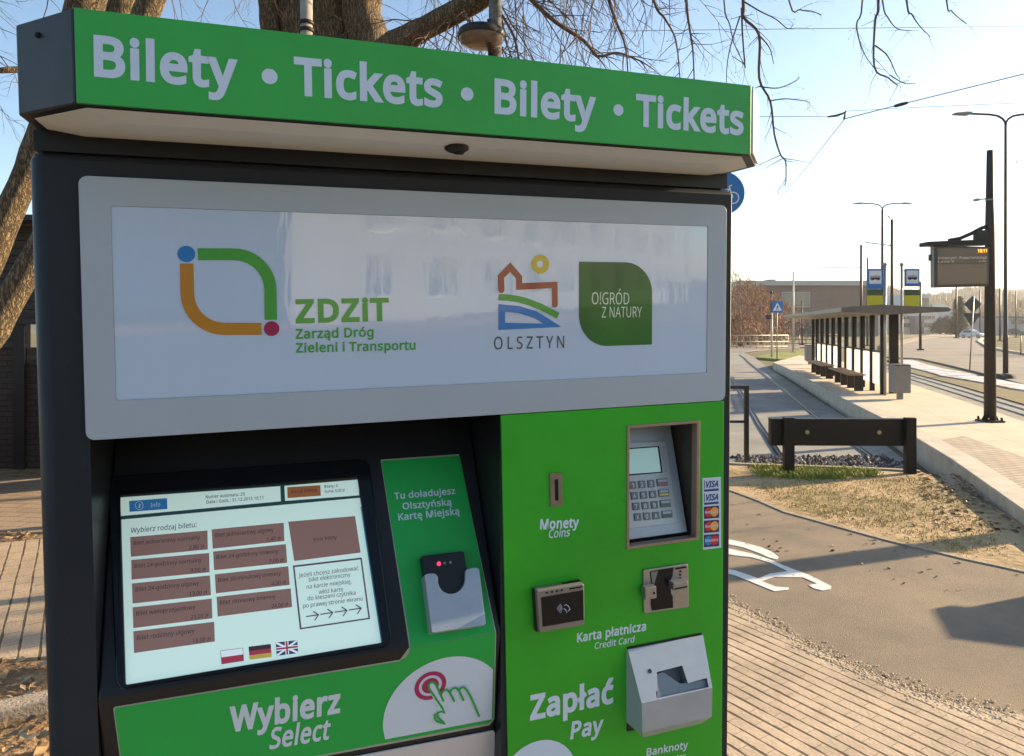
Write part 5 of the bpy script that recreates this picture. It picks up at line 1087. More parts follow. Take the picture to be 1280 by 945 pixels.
random.seed(5)
qa = [V((*p, 0)) for p in q]
x0, x1 = min(p.x for p in qa), max(p.x for p in qa); y0, y1 = min(p.y for p in qa), max(p.y for p in qa)
for i in range(1500):
    p = V((random.uniform(x0, x1), random.uniform(y0, y1), TB)); r = random.uniform(.02, .05)
    an = random.random() * 6.3
    vs = [p + V((r * random.uniform(.6, 1.2) * math.cos(an + j * 1.256), r * random.uniform(.6, 1.2) * math.sin(an + j * 1.256), random.uniform(0, .01))) for j in range(5)]
    mb.add(vs + [p + V((random.uniform(-.01, .01), 0, r * random.uniform(.6, 1.3)))], [(j, (j + 1) % 5, 5) for j in range(5)], random.choice((0, 0, 1)))
stuff(mb.build('ballast', [mat('dark_ballast', (.07, .06, .055), .9), mat('pale_ballast', (.34, .30, .26), .9)], recalc=False), 'dark and pale ballast stones behind the black buffer beam', 'ballast')
# platform
pl_l = [(1420, 724), (1280, 639), (1187, 573), (1144, 547), (1101, 522), (1049, 496), (1010, 474), (982, 459.5), (966, 453)]
pl_r = [(1000, 444), (1060, 453), (1110, 466), (1136, 479.5), (1200, 500), (1280, 527), (1450, 585)]
pl = g2(pl_l, PT) + g2(pl_r, PT)
slab('platform', pl, PT, .45, m_plat, m_kerb)
strip('platform_edge', [(p[0] + .16, p[1] - .04) for p in g2(pl_l, PT)], .30, PT + .006, .02, m_kerb)
near = g2([(1420, 722), (1288, 640), (1192, 573), (1160, 553), (1205, 545), (1290, 575), (1450, 640)], PT)
slab('platform_paving', near, PT + .004, .01, m_pav3)
# second track, verge, snow, road
S2 = TB + .02
slab('tram_track', g2([(1100, 452), (1128, 462), (1200, 481), (1280, 505), (1480, 566), (1480, 610), (1280, 532), (1200, 505), (1136, 484), (1100, 468)], S2), S2, .2, m_slabs)
for pts in ([(1110, 456.5), (1136, 468.5), (1200, 487.5), (1280, 511.5), (1440, 560)], [(1110, 460), (1136, 473), (1200, 493), (1280, 518.5), (1440, 570)]):
    mb = MB(); mb.tube([gp(u, v, S2 + .01) for u, v in pts], .025, 6); struct(mb.build('rail', mat('rail_steel_bright', (.30, .28, .26), .35, .6)))
slab('verge', g2([(1100, 452), (1128, 457), (1200, 470), (1280, 488), (1450, 525), (1480, 566), (1280, 505), (1200, 482), (1128, 463)], TB + .05), TB + .05, .2, m_dry)
sn = g2([(1124, 450.5), (1140, 450), (1158, 455.5), (1180, 461), (1205, 465.5), (1232, 471), (1290, 483), (1400, 505), (1400, 512), (1290, 489), (1262, 485), (1240, 480), (1205, 474), (1178, 470), (1160, 464.5), (1140, 459.5), (1126, 455)], TB + .08)
slab('snow', sn, TB + .09, .06, m_snow)
RZ_ = TB - .01
slab('road', g2([(1090, 441), (1150, 424), (1200, 419), (1222, 413), (1262, 410.6), (1300, 410.6), (1232, 420), (1222, 427), (1232, 434), (1262, 440), (1320, 449), (1500, 470), (1500, 520), (1280, 480), (1232, 467), (1190, 457), (1150, 448), (1110, 446)], RZ_), RZ_, .1, m_road)
slab('tram_track', g2([(1100, 431), (1128, 424.5), (1180, 415), (1225, 411.5), (1240, 412), (1205, 418), (1150, 424), (1100, 437)], RZ_ + .04), RZ_ + .04, .1, mat('brown_track_bed', (.30, .23, .17), .9, var=.3, scale=.2))
strip('kerb', g2([(1300, 446), (1262, 440), (1237, 434.5), (1224, 427), (1230, 421), (1255, 415.5)], RZ_), .5, RZ_ + .14, .16, m_kerb)
slab('verge', g2([(1320, 446), (1262, 438), (1239, 433), (1227, 427), (1234, 421), (1262, 415), (1330, 413)], TB), TB - .0, .08, m_dry)
slab('road', g2([(880, 452), (918, 441.5), (960, 436.5), (1000, 434), (1060, 434), (1060, 428), (1000, 429.5), (950, 432), (900, 434.5)], RZ_ + .005), RZ_ + .005, .06, m_road)
slab('grass_island', g2([(945, 446.5), (958, 443), (974, 440.5), (1006, 437), (1014, 437.5), (1014, 447), (1006, 448), (975, 448.8)], TB + .06), TB + .06, .2, m_lgrass)
# left of the machine
slab('paving', g2([(-120, 671), (20, 668), (90, 664), (200, 640), (200, 596), (40, 598), (-120, 598)], 0), .012, .1, brick_mat('yard_paving', (.30, .22, .15), (.27, .20, .135), (.10, .07, .04), .30, .16, .006, (0, 0, R_(8)), .6, .2))
slab('paving', g2([(-160, 850), (-60, 832), (20, 826), (70, 822), (200, 800), (200, 668), (60, 674), (15, 679), (-120, 684)], 0), .012, .1, m_pav2)
slab('kerb', g2([(-160, 925), (0, 888), (60, 874), (120, 858), (120, 872), (60, 889), (0, 904), (-160, 945)], 0), .05, .15, m_kerbd)
# green grass at the buffer and thin dry tufts on the verge, dead leaves
def blades(name, n, region, zf, hmin, hmax, mats, label, cat, seed, wd=.006):
    random.seed(seed); mb = MB(); P = [V((p[0], p[1])) for p in region]
    tri = tessellate_polygon([[V((p.x, p.y, 0)) for p in P]])
    ar = [abs((P[t[1]] - P[t[0]]).cross(P[t[2]] - P[t[0]])) for t in tri]
    last = None
    for i in range(n):
        t = random.choices(tri, ar)[0]; a, b = random.random(), random.random()
        if a + b > 1: a, b = 1 - a, 1 - b
        q = P[t[0]] + (P[t[1]] - P[t[0]]) * a + (P[t[2]] - P[t[0]]) * b
        if last is not None and random.random() < .72: q = last + V((random.gauss(0, .06), random.gauss(0, .06)))      # tufts
        else: last = q
        h = random.uniform(hmin, hmax); an = random.random() * 6.28; ln = random.uniform(.2, 1.3) * h
        d = V((math.cos(an), math.sin(an), 0)); s_ = V((-d.y, d.x, 0)) * wd * random.uniform(.6, 1.4)
        p = V((q.x, q.y, zf))
        m_ = p + d * ln * .35 + V((0, 0, h * .65)); e = p + d * ln + V((0, 0, h))
        mb.add([p - s_, p + s_, m_ + s_ * .7, m_ - s_ * .7, e], [(0, 1, 2, 3), (3, 2, 4)], random.randrange(len(mats)))
    return stuff(mb.build(name, mats, recalc=False), label, cat)
gm = [mat('blade_green', (.17, .24, .025), .8), mat('blade_yellow_green', (.30, .29, .045), .8), mat('blade_straw', (.50, .38, .18), .8)]
blades('grass', 3200, g2([(938, 583), (1040, 587), (1100, 590), (1092, 597), (1010, 601), (950, 597)], 0), .005, .02, .07, gm[:2], 'short bright green grass at the foot of the black buffer beam', 'grass', 3)
blades('dry_grass', 6000, g2([(925, 606), (1010, 603), (1150, 597), (1200, 625), (1250, 665), (1270, 700), (1200, 692), (1120, 672), (1040, 654), (960, 626)], 0), .005, .01, .035, [gm[1], gm[2], gm[2]], 'thin straw coloured winter grass on the trodden verge beside the path', 'grass', 4, .004)
def leaves(name, n, boxes, mats, label, seed, smin=.02, smax=.05):
    random.seed(seed); mb = MB()
    for i in range(n):
        (u0, v0, u1, v1) = random.choice(boxes)
        p = gp(random.uniform(u0, u1), random.uniform(v0, v1), .012)
        r = random.uniform(smin, smax); an = random.random() * 6.28
        a = V((math.cos(an), math.sin(an), random.uniform(-.3, .5))) * r; b = V((-math.sin(an), math.cos(an), random.uniform(-.3, .5))) * r * .6
        mb.add([p - a, p - b * .9 + V((0, 0, .004)), p + a + V((0, 0, .006)), p + b + V((0, 0, .01))], [(0, 1, 2), (0, 2, 3)], random.randrange(len(mats)))
    return stuff(mb.build(name, mats, recalc=False), label, 'leaves')
lm = [mat('leaf_tan', (.30, .19, .09), .8), mat('leaf_brown', (.16, .09, .04), .8), mat('leaf_pale', (.42, .31, .18), .8)]
leaves('leaf_litter', 420, [(1170, 600, 1285, 665), (1150, 592, 1230, 625)], lm, 'brown dead leaves gathered along the foot of the platform kerb', 8, .02, .045)
leaves('leaf_litter', 130, [(-20, 825, 60, 880), (-20, 895, 70, 945), (0, 665, 50, 674)], lm, 'brown dead leaves on the bare soil at the left of the machine', 9, .015, .04)
leaves('leaf_litter', 90, [(930, 610, 1260, 690), (930, 640, 1280, 740)], lm, 'few scattered dead leaves on the verge and asphalt path', 10, .012, .025)

# ------------------------------------------------------------------ poles and signs by the tram stop
m_pole = mat('brown_grey_painted_steel', (.034, .029, .026), .5, spec=.3, var=.1, scale=5)
m_dark = mat('dark_bronze_steel', (.016, .014, .012), .5, spec=.3, var=.15, scale=5)
m_galv = mat('galvanised_steel', (.36, .36, .36), .45, .6, var=.1, scale=9)
m_grey = mat('grey_sheet_metal', (.22, .21, .20), .5, .2, var=.08, scale=6)
m_sblue = mat('sign_blue', (.012, .16, .46), .4); m_sgreen = mat('sign_dark_green', (.05, .085, .02), .5); m_syel = mat('sign_lime_yellow', (.68, .56, .015), .5); m_swhite = mat('sign_white', (.72, .74, .76), .45); m_sblack = mat('sign_black', (.015, .015, .015), .5)
def rot2(p, rz): c, s_ = math.cos(rz), math.sin(rz); return V((p[0] * c - p[1] * s_, p[0] * s_ + p[1] * c, p[2]))

# buffer beam at the end of the track
b0 = gp(1053, 591, 0); k9 = b0.y / F
bb = thing('buffer_beam', 'low black steel barrier of one wide beam on two posts closing the tram track', 'barrier', b0, R_(-1))
mb = MB(); mb.box((-89 * k9, -.02, 34 * k9), (90 * k9, .10, 67.5 * k9)); B0 = mb.build('beam', mat('black_painted_steel', (.010, .009, .008), .45, spec=.25, var=.2, scale=3), bb, bevel=.006)
for x in (-69.5, 80):
    mb = MB(); mb.box(((x - 6) * k9, -.11, -.1), ((x + 6.5) * k9, -.021, 70 * k9)); mb.build('post', MATS['black_painted_steel'], bb, bevel=.006)
for x in (-44.5, 44.5):
    mb = MB(); mb.tube([(x * k9, -.021, 51 * k9), (x * k9, -.032, 51 * k9)], .026, 16); mb.tube([(x * k9, -.032, 51 * k9), (x * k9, -.042, 51 * k9)], .013, 10, 1)
    mb.build('reflector', [mat('reflector_olive', (.42, .40, .12), .3, .3), m_galv], bb)
# black hand rail at the right edge of the machine
h0 = gp(933, 577, 0)
hr = thing('handrail', 'black tubular hand rail ending beside the machine, left of the buffer beam', 'rail', h0)
kx = h0.y / F
mb = MB(); mb.box((-.028, -.028, -.05), (.028, .028, 95 * kx)); mb.build('post', m_sblack, hr)
mb = MB(); mb.box((-1.9, -.028, -.05), (-1.844, .028, 95 * kx)); mb.build('post', m_sblack, hr)
mb = MB(); mb.box((-1.843, -.024, 91.0 * kx), (-.029, .024, 94.9 * kx)); mb.build('top_rail', m_sblack, hr)
mb = MB(); mb.box((-1.843, -.022, 48.5 * kx), (-.029, .022, 51.5 * kx)); mb.build('mid_rail', m_sblack, hr)

# shelter
m_milk = bpy.data.materials.new('milky_glass'); m_milk.use_nodes = True
_t = m_milk.node_tree; _tr = _t.nodes.new('ShaderNodeBsdfTranslucent'); _tr.inputs[0].default_value = (.92, .93, .90, 1)
_ms = _t.nodes.new('ShaderNodeMixShader'); _ms.inputs[0].default_value = .7
_t.nodes['Principled BSDF'].inputs['Base Color'].default_value = (.8, .82, .8, 1)
_t.links.new(_t.nodes['Principled BSDF'].outputs[0], _ms.inputs[1]); _t.links.new(_tr.outputs[0], _ms.inputs[2]); _t.links.new(_ms.outputs[0], _t.nodes['Material Output'].inputs[0])
SA = R_(-14.8)                              # its length runs 14.8 degrees right of the view direction
N0 = V((9.57, 18.6, PT))
sh = thing('tram_shelter', 'long flat roofed tram stop shelter of dark posts and glass on the platform', 'shelter', N0, SA)
# local frame: +y runs away along the platform, +x to the right
mb = MB()
ry0, ry1, rx0, rx1 = -.95, 12.6, -1.13, 1.25
mb.prism([[V((rx0, ry0, 2.12)), V((rx0, ry0, 2.24)), V((rx0 + .9, ry0, 2.30)), V((rx1 - .9, ry0, 2.26)), V((rx1, ry0, 2.22)), V((rx1 + .06, ry0, 2.17)), V((rx1, ry0, 2.12)), V((.0, ry0, 2.06))]], (0, ry1 - ry0, 0))
mb.build('roof', mat('roof_bronze_sheet', (.16, .14, .12), .45, .4, var=.1, scale=4), sh, bevel=.01)
mb = MB(); mb.box((rx0 - .012, ry0 + .05, 2.13), (rx0 - .001, ry1 - .05, 2.235)); mb.build('fascia', mat('pale_fascia', (.27, .26, .24), .4, .3), sh)
nposts = 10
for i in range(nposts):
    y = .0 + i * 1.22
    wd_ = .10 if i not in (3, 6) else .17
    mb = MB(); mb.box((-.05, y - wd_ / 2, -.02), (.07, y + wd_ / 2, 2.07)); mb.build('post', m_dark, sh, bevel=.005)
    if i < nposts - 1 and i not in (4,):
        mb = MB(); mb.box((.005, y + wd_ / 2 + .03, .22), (.013, y + 1.22 - .09, 1.06))
        mb.build('lower_pane', m_milk, sh)
        mb = MB(); mb.box((.005, y + wd_ / 2 + .03, 1.13), (.013, y + 1.22 - .09, 1.98))
        mb.build('upper_pane', mat('clear_glass', (.62, .66, .62), .06, alpha=.07), sh)
        mb = MB(); mb.box((-.02, y + wd_ / 2, 1.08), (.04, y + 1.22 - .05, 1.12)); mb.build('crossbar', m_dark, sh)
mb = MB(); mb.box((-.05, 12.0, -.02), (.05, 12.12, 2.07)); mb.build('post', m_dark, sh)
mb = MB(); mb.box((.27, .42, -.02), (.48, .56, 2.08)); mb.build('post', m_dark, sh, bevel=.005)
m_seat = mat('bench_timber', (.36, .22, .13), .6, var=.25, scale=4, stretch=(12, 1, 12))
def bench(y0, y1, label):
    p = N0 + rot2((-.42, y0, 0), SA)
    o = thing('bench', label, 'bench', p, SA, 'benches under the tram shelter')
    ln = y1 - y0
    for k in range(4):
        mb = MB(); mb.box((-.22 + .112 * k, 0, .42), (-.22 + .112 * k + .10, ln, .46)); mb.build('seat_board', m_seat, o, bevel=.004)
    for k in range(4):
        y = .15 + k * (ln - .3) / 3
        mb = MB(); mb.box((-.05, y - .045, 0), (.17, y + .045, .418)); mb.build('leg', m_dark, o)
bench(.9, 4.2, 'timber topped bench at the near end of the tram shelter')
bench(5.6, 9.2, 'timber topped bench at the far end of the tram shelter')
def bin_(u, v, wpx, hpx, z, label):
    p = gp(u, v, z); k = p.y / F
    o = thing('litter_bin', label, 'litter bin', p, R_(-8))
    w_, h_ = wpx * k / 2, hpx * k
    mb = MB(); mb.prism([rrect(-w_, h_ * .19, w_, h_, .03, y=-.17)], (0, .34, 0)); bd = mb.build('body', m_grey, o, bevel=.012)
    mb = MB(); mb.box((-w_ * .92, -.175, h_ * .965), (w_ * .92, -.1705, h_ * .985)); mb.build('lid_edge', m_dark, bd)
    mb = MB(); mb.box((-.06, -.05, -.02), (.06, .05, h_ * .2)); mb.build('leg', m_grey, o)
    return o
bin_(1124.8, 499, 19, 44, PT, 'grey metal litter bin on one leg at the near end of the tram shelter')
bin_(1012, 455.5, 10, 24.5, PT, 'small grey litter bin beyond the far end of the tram shelter')

def tram_picto(mb, c, wd_, m, fn):
    x0, z0 = c
    R2 = lambda a, b, c_, d: [fn(x0 + a * wd_, z0 + b * wd_), fn(x0 + c_ * wd_, z0 + b * wd_), fn(x0 + c_ * wd_, z0 + d * wd_), fn(x0 + a * wd_, z0 + d * wd_)]
    mb.sheet([R2(-.42, -.16, .42, .02)], m); mb.sheet([R2(-.42, .10, .42, .15)], m); mb.sheet([R2(-.36, -.22, -.12, -.165)], m); mb.sheet([R2(.12, -.22, .36, -.165)], m)
    for x in (-.42, -.2, .02, .24, .38): mb.sheet([R2(x, .025, x + .04, .098)], m)
    mb.sheet([[fn(x0 - .02 * wd_, z0 + .155 * wd_), fn(x0 + .02 * wd_, z0 + .155 * wd_), fn(x0 + .16 * wd_, z0 + .27 * wd_), fn(x0 + .12 * wd_, z0 + .27 * wd_)]], m)
def stop_sign(u, vb, D, vt, side, boards, label):
    p = at(u, vb, D); p.z = PT
    k = D / F
    o = thing('tram_stop_sign', label, 'stop sign', p, 0, 'tram stop signs on the platform')
    zt_ = H - (vt - CY) * k - PT
    mb = MB(); mb.tube([(0, 0, -.02), (0, 0, zt_)], .035, 12); mb.tube([(0, 0, zt_ + .001), (0, 0, zt_ + .07)], .055, 12); mb.build('pole', m_galv, o)
    (x0, x1, yb0, yb1, ys0, ys1, yy1) = boards
    Z = lambda y: H - (y - CY) * k - PT
    X = lambda x: (x - u) * k
    def board(name, za, zb, m, parent=o):
        mb = MB(); mb.box((X(x0), -.02, za), (X(x1), .02, zb)); return mb.build(name, m, parent, bevel=.004)
    bl_ = board('blue_plate', Z(yb1), Z(yb0), m_sblue)
    wx = (X(x1) - X(x0)); cx_ = (X(x0) + X(x1)) / 2
    mb = MB(); mb.box((cx_ - wx * .4, -.024, Z(yb0) - wx * .98), (cx_ + wx * .4, -.0215, Z(yb0) - wx * .12)); pc = mb.build('white_field', m_swhite, bl_)
    mb = MB(); tram_picto(mb, (cx_, Z(yb0) - wx * .58), wx * .75, 0, lambda a, b: V((a, -.0255, b))); mb.build('tram_symbol', m_sblack, bl_)
    yl = board('timetable_plate', Z(yy1), Z(ys1), m_syel)
    board('green_band', Z(ys1) + .002, Z(ys0), m_sgreen)
    mb = MB(); n_ = 6
    for i in range(n_):
        z = Z(yb0 + 2 + (yy1 - yb0 - 4) * i / (n_ - 1)); xe = X(x0) if side > 0 else X(x1)
        mb.box((min(0, xe), -.008, z - .012), (max(0, xe), .008, z + .012))
    mb.build('bracket', m_galv, o)
stop_sign(1106.3, 494, 18.4, 332, -1, (1084, 1103.2, 336, 361.2, 361.8, 369.4, 389), 'nearer tram stop sign, blue and yellow plates on the left of its pole')
stop_sign(1127.2, 490, 19.6, 332, 1, (1130.6, 1149.2, 336, 358.2, 361.8, 369.2, 388.6), 'farther tram stop sign, blue and yellow plates on the right of its pole')

# catenary pole with the passenger display
p = gp(1237.5, 527, PT); kp = p.y / F
pole = thing('catenary_pole', 'thick dark brown tapered steel pole standing on the platform and holding a passenger display', 'pole', p)
zt_ = H + (CY - 188) * kp - PT
zm_ = H + (CY - 290) * kp - PT
mb = MB(); mb.tube([(0, 0, 0), (0, 0, zm_ + .1), (0, 0, zt_)], [6.8 * kp, 5.4 * kp, 3.6 * kp], 12); mb.build('shaft', m_pole, pole)
mb = MB(); mb.box((-.17, -.17, 0), (.17, .17, .03))
for sx in (-1, 1):
    for sy in (-1, 1): mb.tube([(sx * .13, sy * .13, .03), (sx * .13, sy * .13, .09)], .022, 8)
    mb.prism([[V((sx * .09, -.01, .03)), V((sx * .16, -.01, .03)), V((sx * .09, -.01, .16))]], (0, .02, 0))
mb.build('base_plate', m_dark, pole)
for dz_ in (250, 279): 
    mb = MB(); zz = H + (CY - dz_) * kp - PT; mb.tube([(0, 0, zz - .012), (0, 0, zz + .012)], 5.2 * kp, 12); mb.build('band', m_galv, pole)
mb = MB(); zz = H + (CY - 248) * kp - PT; mb.tube([(-.01, 0, zz), (-20 * kp, 0, zz - .03)], .014, 6); mb.tube([(-14 * kp, 0, zz - .02), (-20 * kp, 0, zz - .035)], .03, 6); mb.build('wire_arm', m_galv, pole)
zz = lambda v: H + (CY - v) * kp - PT
disp = thing('passenger_display', 'dark flat passenger information display hung from the catenary pole', 'display', (p.x, p.y, PT + 2.9), R_(0))
dd_ = V((p.x, p.y, PT))
zz2 = lambda v: zz(v) - 2.9
X = lambda u: (u - 1237.5) * kp
mb = MB(); mb.prism([[V((X(1164), -.10, zz2(360))), V((X(1232), -.10, zz2(358))), V((X(1232.5), -.10, zz2(309))), V((X(1164), -.10, zz2(308)))]], (0, .10, 0)); cas = mb.build('casing', mat('display_casing', (.06, .052, .045), .5, var=.1, scale=5), disp, bevel=.01)
mb = MB(); mb.prism([[V((X(1163.8), -.10, zz2(360))), V((X(1163.8), -.10, zz2(308))), V((X(1162.8), .0, zz2(308.5))), V((X(1163), .0, zz2(360)))]], (-.002, 0, 0)); mb.build('side_panel', mat('side_panel_grey', (.26, .26, .27), .5), cas)
mb = MB(); mb.prism([[V((X(1154), -.14, zz2(308))), V((X(1234), -.14, zz2(306.5))), V((X(1234), -.14, zz2(300))), V((X(1188), -.14, zz2(301.5))), V((X(1154), -.14, zz2(303)))]], (0, .28, 0)); mb.build('hood', m_dark, disp, bevel=.008)
mb = MB(); mb.prism([[V((X(1167.5), -.105, zz2(356.5))), V((X(1229.5), -.105, zz2(355))), V((X(1229.5), -.105, zz2(330))), V((X(1167.5), -.105, zz2(331)))]], (0, .004, 0)); mb.build('screen', mat('brown_display_glass', (.13, .105, .08), .12, coat=.5), cas)
mb = MB(); mb.prism([[V((X(1167.5), -.105, zz2(330.3))), V((X(1229.5), -.105, zz2(329.3))), V((X(1229.5), -.105, zz2(311.5))), V((X(1167.5), -.105, zz2(310.8)))]], (0, .004, 0)); scp = mb.build('header_screen', mat('grey_display_glass', (.075, .068, .062), .12, coat=.5), cas)
mb = MB(); put_text(mb, 'Uniwersytet - Prawocheńskiego', (X(1168.5), -.1058, zz2(324.6)), (X(1228.5), -.1058, zz2(324)), (0, 0, 3.2 * kp), 0); put_text(mb, 'Linia 3', (X(1168.5), -.1058, zz2(329)), (X(1188), -.1058, zz2(328.6)), (0, 0, 2.6 * kp), 0); put_text(mb, '3 min', (X(1219), -.1058, zz2(328.2)), (X(1228), -.1058, zz2(328)), (0, 0, 2.2 * kp), 0)
mb.build('display_text', mat('display_white_text', (.45, .42, .38), .5, emit=.12), scp)
mb = MB(); put_text(mb, '10:11', (X(1217.5), -.1058, zz2(316.2)), (X(1229), -.1058, zz2(316)), (0, 0, 4.0 * kp), 0, bold=20); mb.build('display_clock', mat('amber_led_text', (1, .30, .02), .5, emit=1.6), scp)
mb = MB(); mb.box((X(1162.2), -.04, zz2(326)), (X(1162) + .02, .05, zz2(318))); mb.build('speaker_slot', m_sblack, cas)
mb = MB()
arm = [V((X(1186), 0, zz2(300.5))), V((X(1200), 0, zz2(298))), V((X(1214), 0, zz2(292))), V((X(1226), 0, zz2(285.5))), V((X(1236), 0, zz2(282)))]
mb.tube(arm, .035, 8); mb.build('curved_arm', m_pole, disp)
mb = MB(); mb.box((X(1218.5), -.06, zz2(300.2)), (X(1234.5), .06, zz2(288))); mb.build('bracket', m_pole, disp, bevel=.01)
mb = MB(); mb.box((X(1231), -.03, zz2(356)), (X(1236), .03, zz2(354))); mb.build('lower_bracket', m_pole, disp)

# street lamps with two arms
def street_lamp(u, vb, vt, z, half, label, D=None, wpx=5.0, rz=0):
    p = gp(u, vb, z) if D is None else V(((u - CX) / F * D, D, z))
    k = p.y / F; hs_ = H + (CY - vt) * k - z
    o = thing('street_lamp', label, 'street lamp', p, rz, 'tall double street lamps')
    mb = MB(); mb.tube([(0, 0, 0), (0, 0, 1.6), (0, 0, 1.7), (0, 0, hs_)], [wpx * k * .62, wpx * k * .62, wpx * k * .5, wpx * k * .3], 10); mb.build('pole', m_pole, o)
    for s_ in (-1, 1):
        L = half * k
        pts = [V((0, 0, hs_ - .03))] + [V((s_ * L * .30 * (1 - math.cos(R_(a))), 0, hs_ + .20 * L * math.sin(R_(a)))) for a in (15, 35, 60, 90)] + [V((s_ * L * .75, 0, hs_ + .22 * L))]
        mb = MB(); mb.tube(pts, .045, 8); am = mb.build('arm', m_pole, o)
        mb = MB()
        q = [(.68, -.012), (.74, -.03), (1.0, -.018), (1.02, .0), (.80, .022), (.70, .022)]
        mb.prism([[V((s_ * L * a, -.14, hs_ + .22 * L + b * L)) for a, b in q]], (0, .28, 0)); mb.build('lamp_head', m_grey, am)
    return o
street_lamp(1257, 470, 156, TB, 64, 'tall double armed street lamp at the right edge, behind the catenary pole')
street_lamp(1103, 432, 262, TB, 36, 'slim double armed street lamp standing behind the tram shelter', D=52.7, wpx=4.4)
for i in range(1):
    random.seed(3)
mb = MB()
for k in range(14):
    c = gp(random.choice((1224, 1228, 1248, 1255, 1262)) + random.uniform(-3, 3), 471, TB + .05); r = random.uniform(.14, .28); mb.lathe([(r * 1.2, -.1), (r, .02), (r * .7, r * .42), (.01, r * .55)], c, 7)
tag(mb.build('dark_heap', mat('dark_heap_tone', (.06, .055, .05), .9, var=.4, scale=6)), 'low dark heap at the foot of the right street lamp', 'heap')  # low lumps in a dark mottled tone

# catenary and other poles farther off
def plain_pole(u, vt, D, wpx, label, z=TB, m=None, extra=None, name='catenary_pole', cat='pole', group='far poles along the tram line'):
    p = V(((u - CX) / F * D, D, z)); k = D / F
    o = thing(name, label, cat, p, 0, group)
    hs_ = H + (CY - vt) * k - z
    mb = MB(); mb.tube([(0, 0, 0), (0, 0, hs_)], [wpx * k * .55, wpx * k * .40], 8); mb.build('shaft', m or m_pole, o)
    mb = MB(); mb.box((-wpx * k, -wpx * k, 0), (wpx * k, wpx * k, .12)); mb.build('base', m or m_dark, o)
    for (u0, v0, u1, v1) in extra or []:
        mb = MB(); mb.tube([((u0 - u) * k, 0, H + (CY - v0) * k - z), ((u1 - u) * k, 0, H + (CY - v1) * k - z)], .035, 6); mb.build('wire_arm', m_galv, o)
    return o
plain_pole(1115, 274, 41, 4.2, 'tallest dark tram pole rising behind the shelter roof, with a short bent tip', extra=[(1115, 274.5, 1109.5, 269.5), (1115, 307, 1082, 303)])
plain_pole(1076.4, 306, 60, 3.6, 'dark tram pole rising behind the shelter, left of the two stop signs', extra=[(1076, 334.5, 1018, 334)])
plain_pole(1084.3, 322, 75, 2.6, 'short dark tram pole hidden partly by the nearer stop sign')
plain_pole(1150.4, 352, 62, 3.0, 'dark pole with a square foot on the verge behind the farther stop sign', z=TB)
plain_pole(1195.4, 352, 125, 2.4, 'dark pole at the roadside below the passenger display')
plain_pole(1225, 362, 150, 2.0, 'thin dark pole on the far roadside just right of the diamond sign')
plain_pole(1250, 360, 100, 2.4, 'thin dark pole between the catenary pole and the right street lamp')
plain_pole(1270, 364, 130, 1.6, 'thinnest distant pole at the right edge of the picture')
plain_pole(991.6, 340, 55, 2.6, 'pale tall pole at the grass island, in front of the brown building', m=mat('off_white_pole', (.52, .48, .42), .5, var=.1), name='pale_pole', group=None)  # off-white colour of the pole itself, shared with the traffic light
# pedestrian crossing sign, traffic light
p = gp(971.3, 452, TB); k = p.y / F
o = thing('crossing_sign', 'blue square pedestrian crossing sign on a slim pole at the bend of the track', 'road sign', p)
ZZ = lambda v: H + (CY - v) * k - TB
mb = MB(); mb.tube([(0, 0, 0), (0, 0, ZZ(377))], .035, 8); mb.build('pole', mat('tan_galvanised_pole', (.34, .27, .20), .5, .3), o)
X = lambda u: (u - 971.3) * k
mb = MB(); mb.box((X(964.3), -.055, ZZ(391)), (X(978.2), -.038, ZZ(376.4))); sg_ = mb.build('plate', m_sblue, o, bevel=.005)
mb = MB(); mb.sheet([[V((X(965.6), -.057, ZZ(388.3))), V((X(977), -.057, ZZ(388.3))), V((X(971.3), -.057, ZZ(378)))]], 0)
fig = lambda pts: [V((X(971.3 + a), -.059, ZZ(388 - b))) for a, b in pts]
for pts in ([(-.5, 2.8), (.5, 2.8), (.9, 5.4), (-.2, 5.4)], [(-.5, 2.9), (.1, 2.9), (-1.3, .2), (-2.0, .2)], [(.0, 2.9), (.5, 2.9), (1.7, .2), (1.0, .2)], [(-.2, 5.2), (-1.6, 3.6), (-1.3, 3.3), (.1, 4.6)], [(.7, 5.2), (1.9, 3.8), (1.6, 3.5), (.5, 4.6)], [(.05, 5.7), (.75, 5.7), (.9, 6.3), (.4, 6.8), (-.1, 6.3)]):
    mb.sheet([fig(pts)], 1)
mb.build('walking_figure', [m_swhite, m_sblack], sg_)
p = gp(964.6, 447.5, TB); k = p.y / F
o = thing('traffic_light', 'small dark traffic light on a pale pole beside the crossing sign', 'traffic light', p)
ZZ = lambda v: H + (CY - v) * k - TB
mb = MB(); mb.tube([(0, 0, 0), (0, 0, ZZ(391))], .07, 8); mb.build('pole', MATS['off_white_pole'], o)
mb = MB(); mb.tube([(-.02, 0, ZZ(391) + .002), (-.02, 0, ZZ(366))], .045, 8); mb.ball((-.02, 0, ZZ(365.5)), .09, 0, 5); mb.build('upper_pole', m_dark, o)
mb = MB(); mb.box((-.36, -.12, ZZ(399)), (-.075, .12, ZZ(393.5))); hd_ = mb.build('signal_head', m_sblack, o, bevel=.02)
mb = MB(); mb.tube([(-.22, -.121, ZZ(396)), (-.22, -.16, ZZ(396))], .08, 10); mb.build('lens', mat('dark_red_lens', (.12, .02, .04), .3), hd_)
plain_pole(1002.6, 376, 80, 1.8, 'short dark lamp pole before the brown building', name='lamp_pole', group=None)
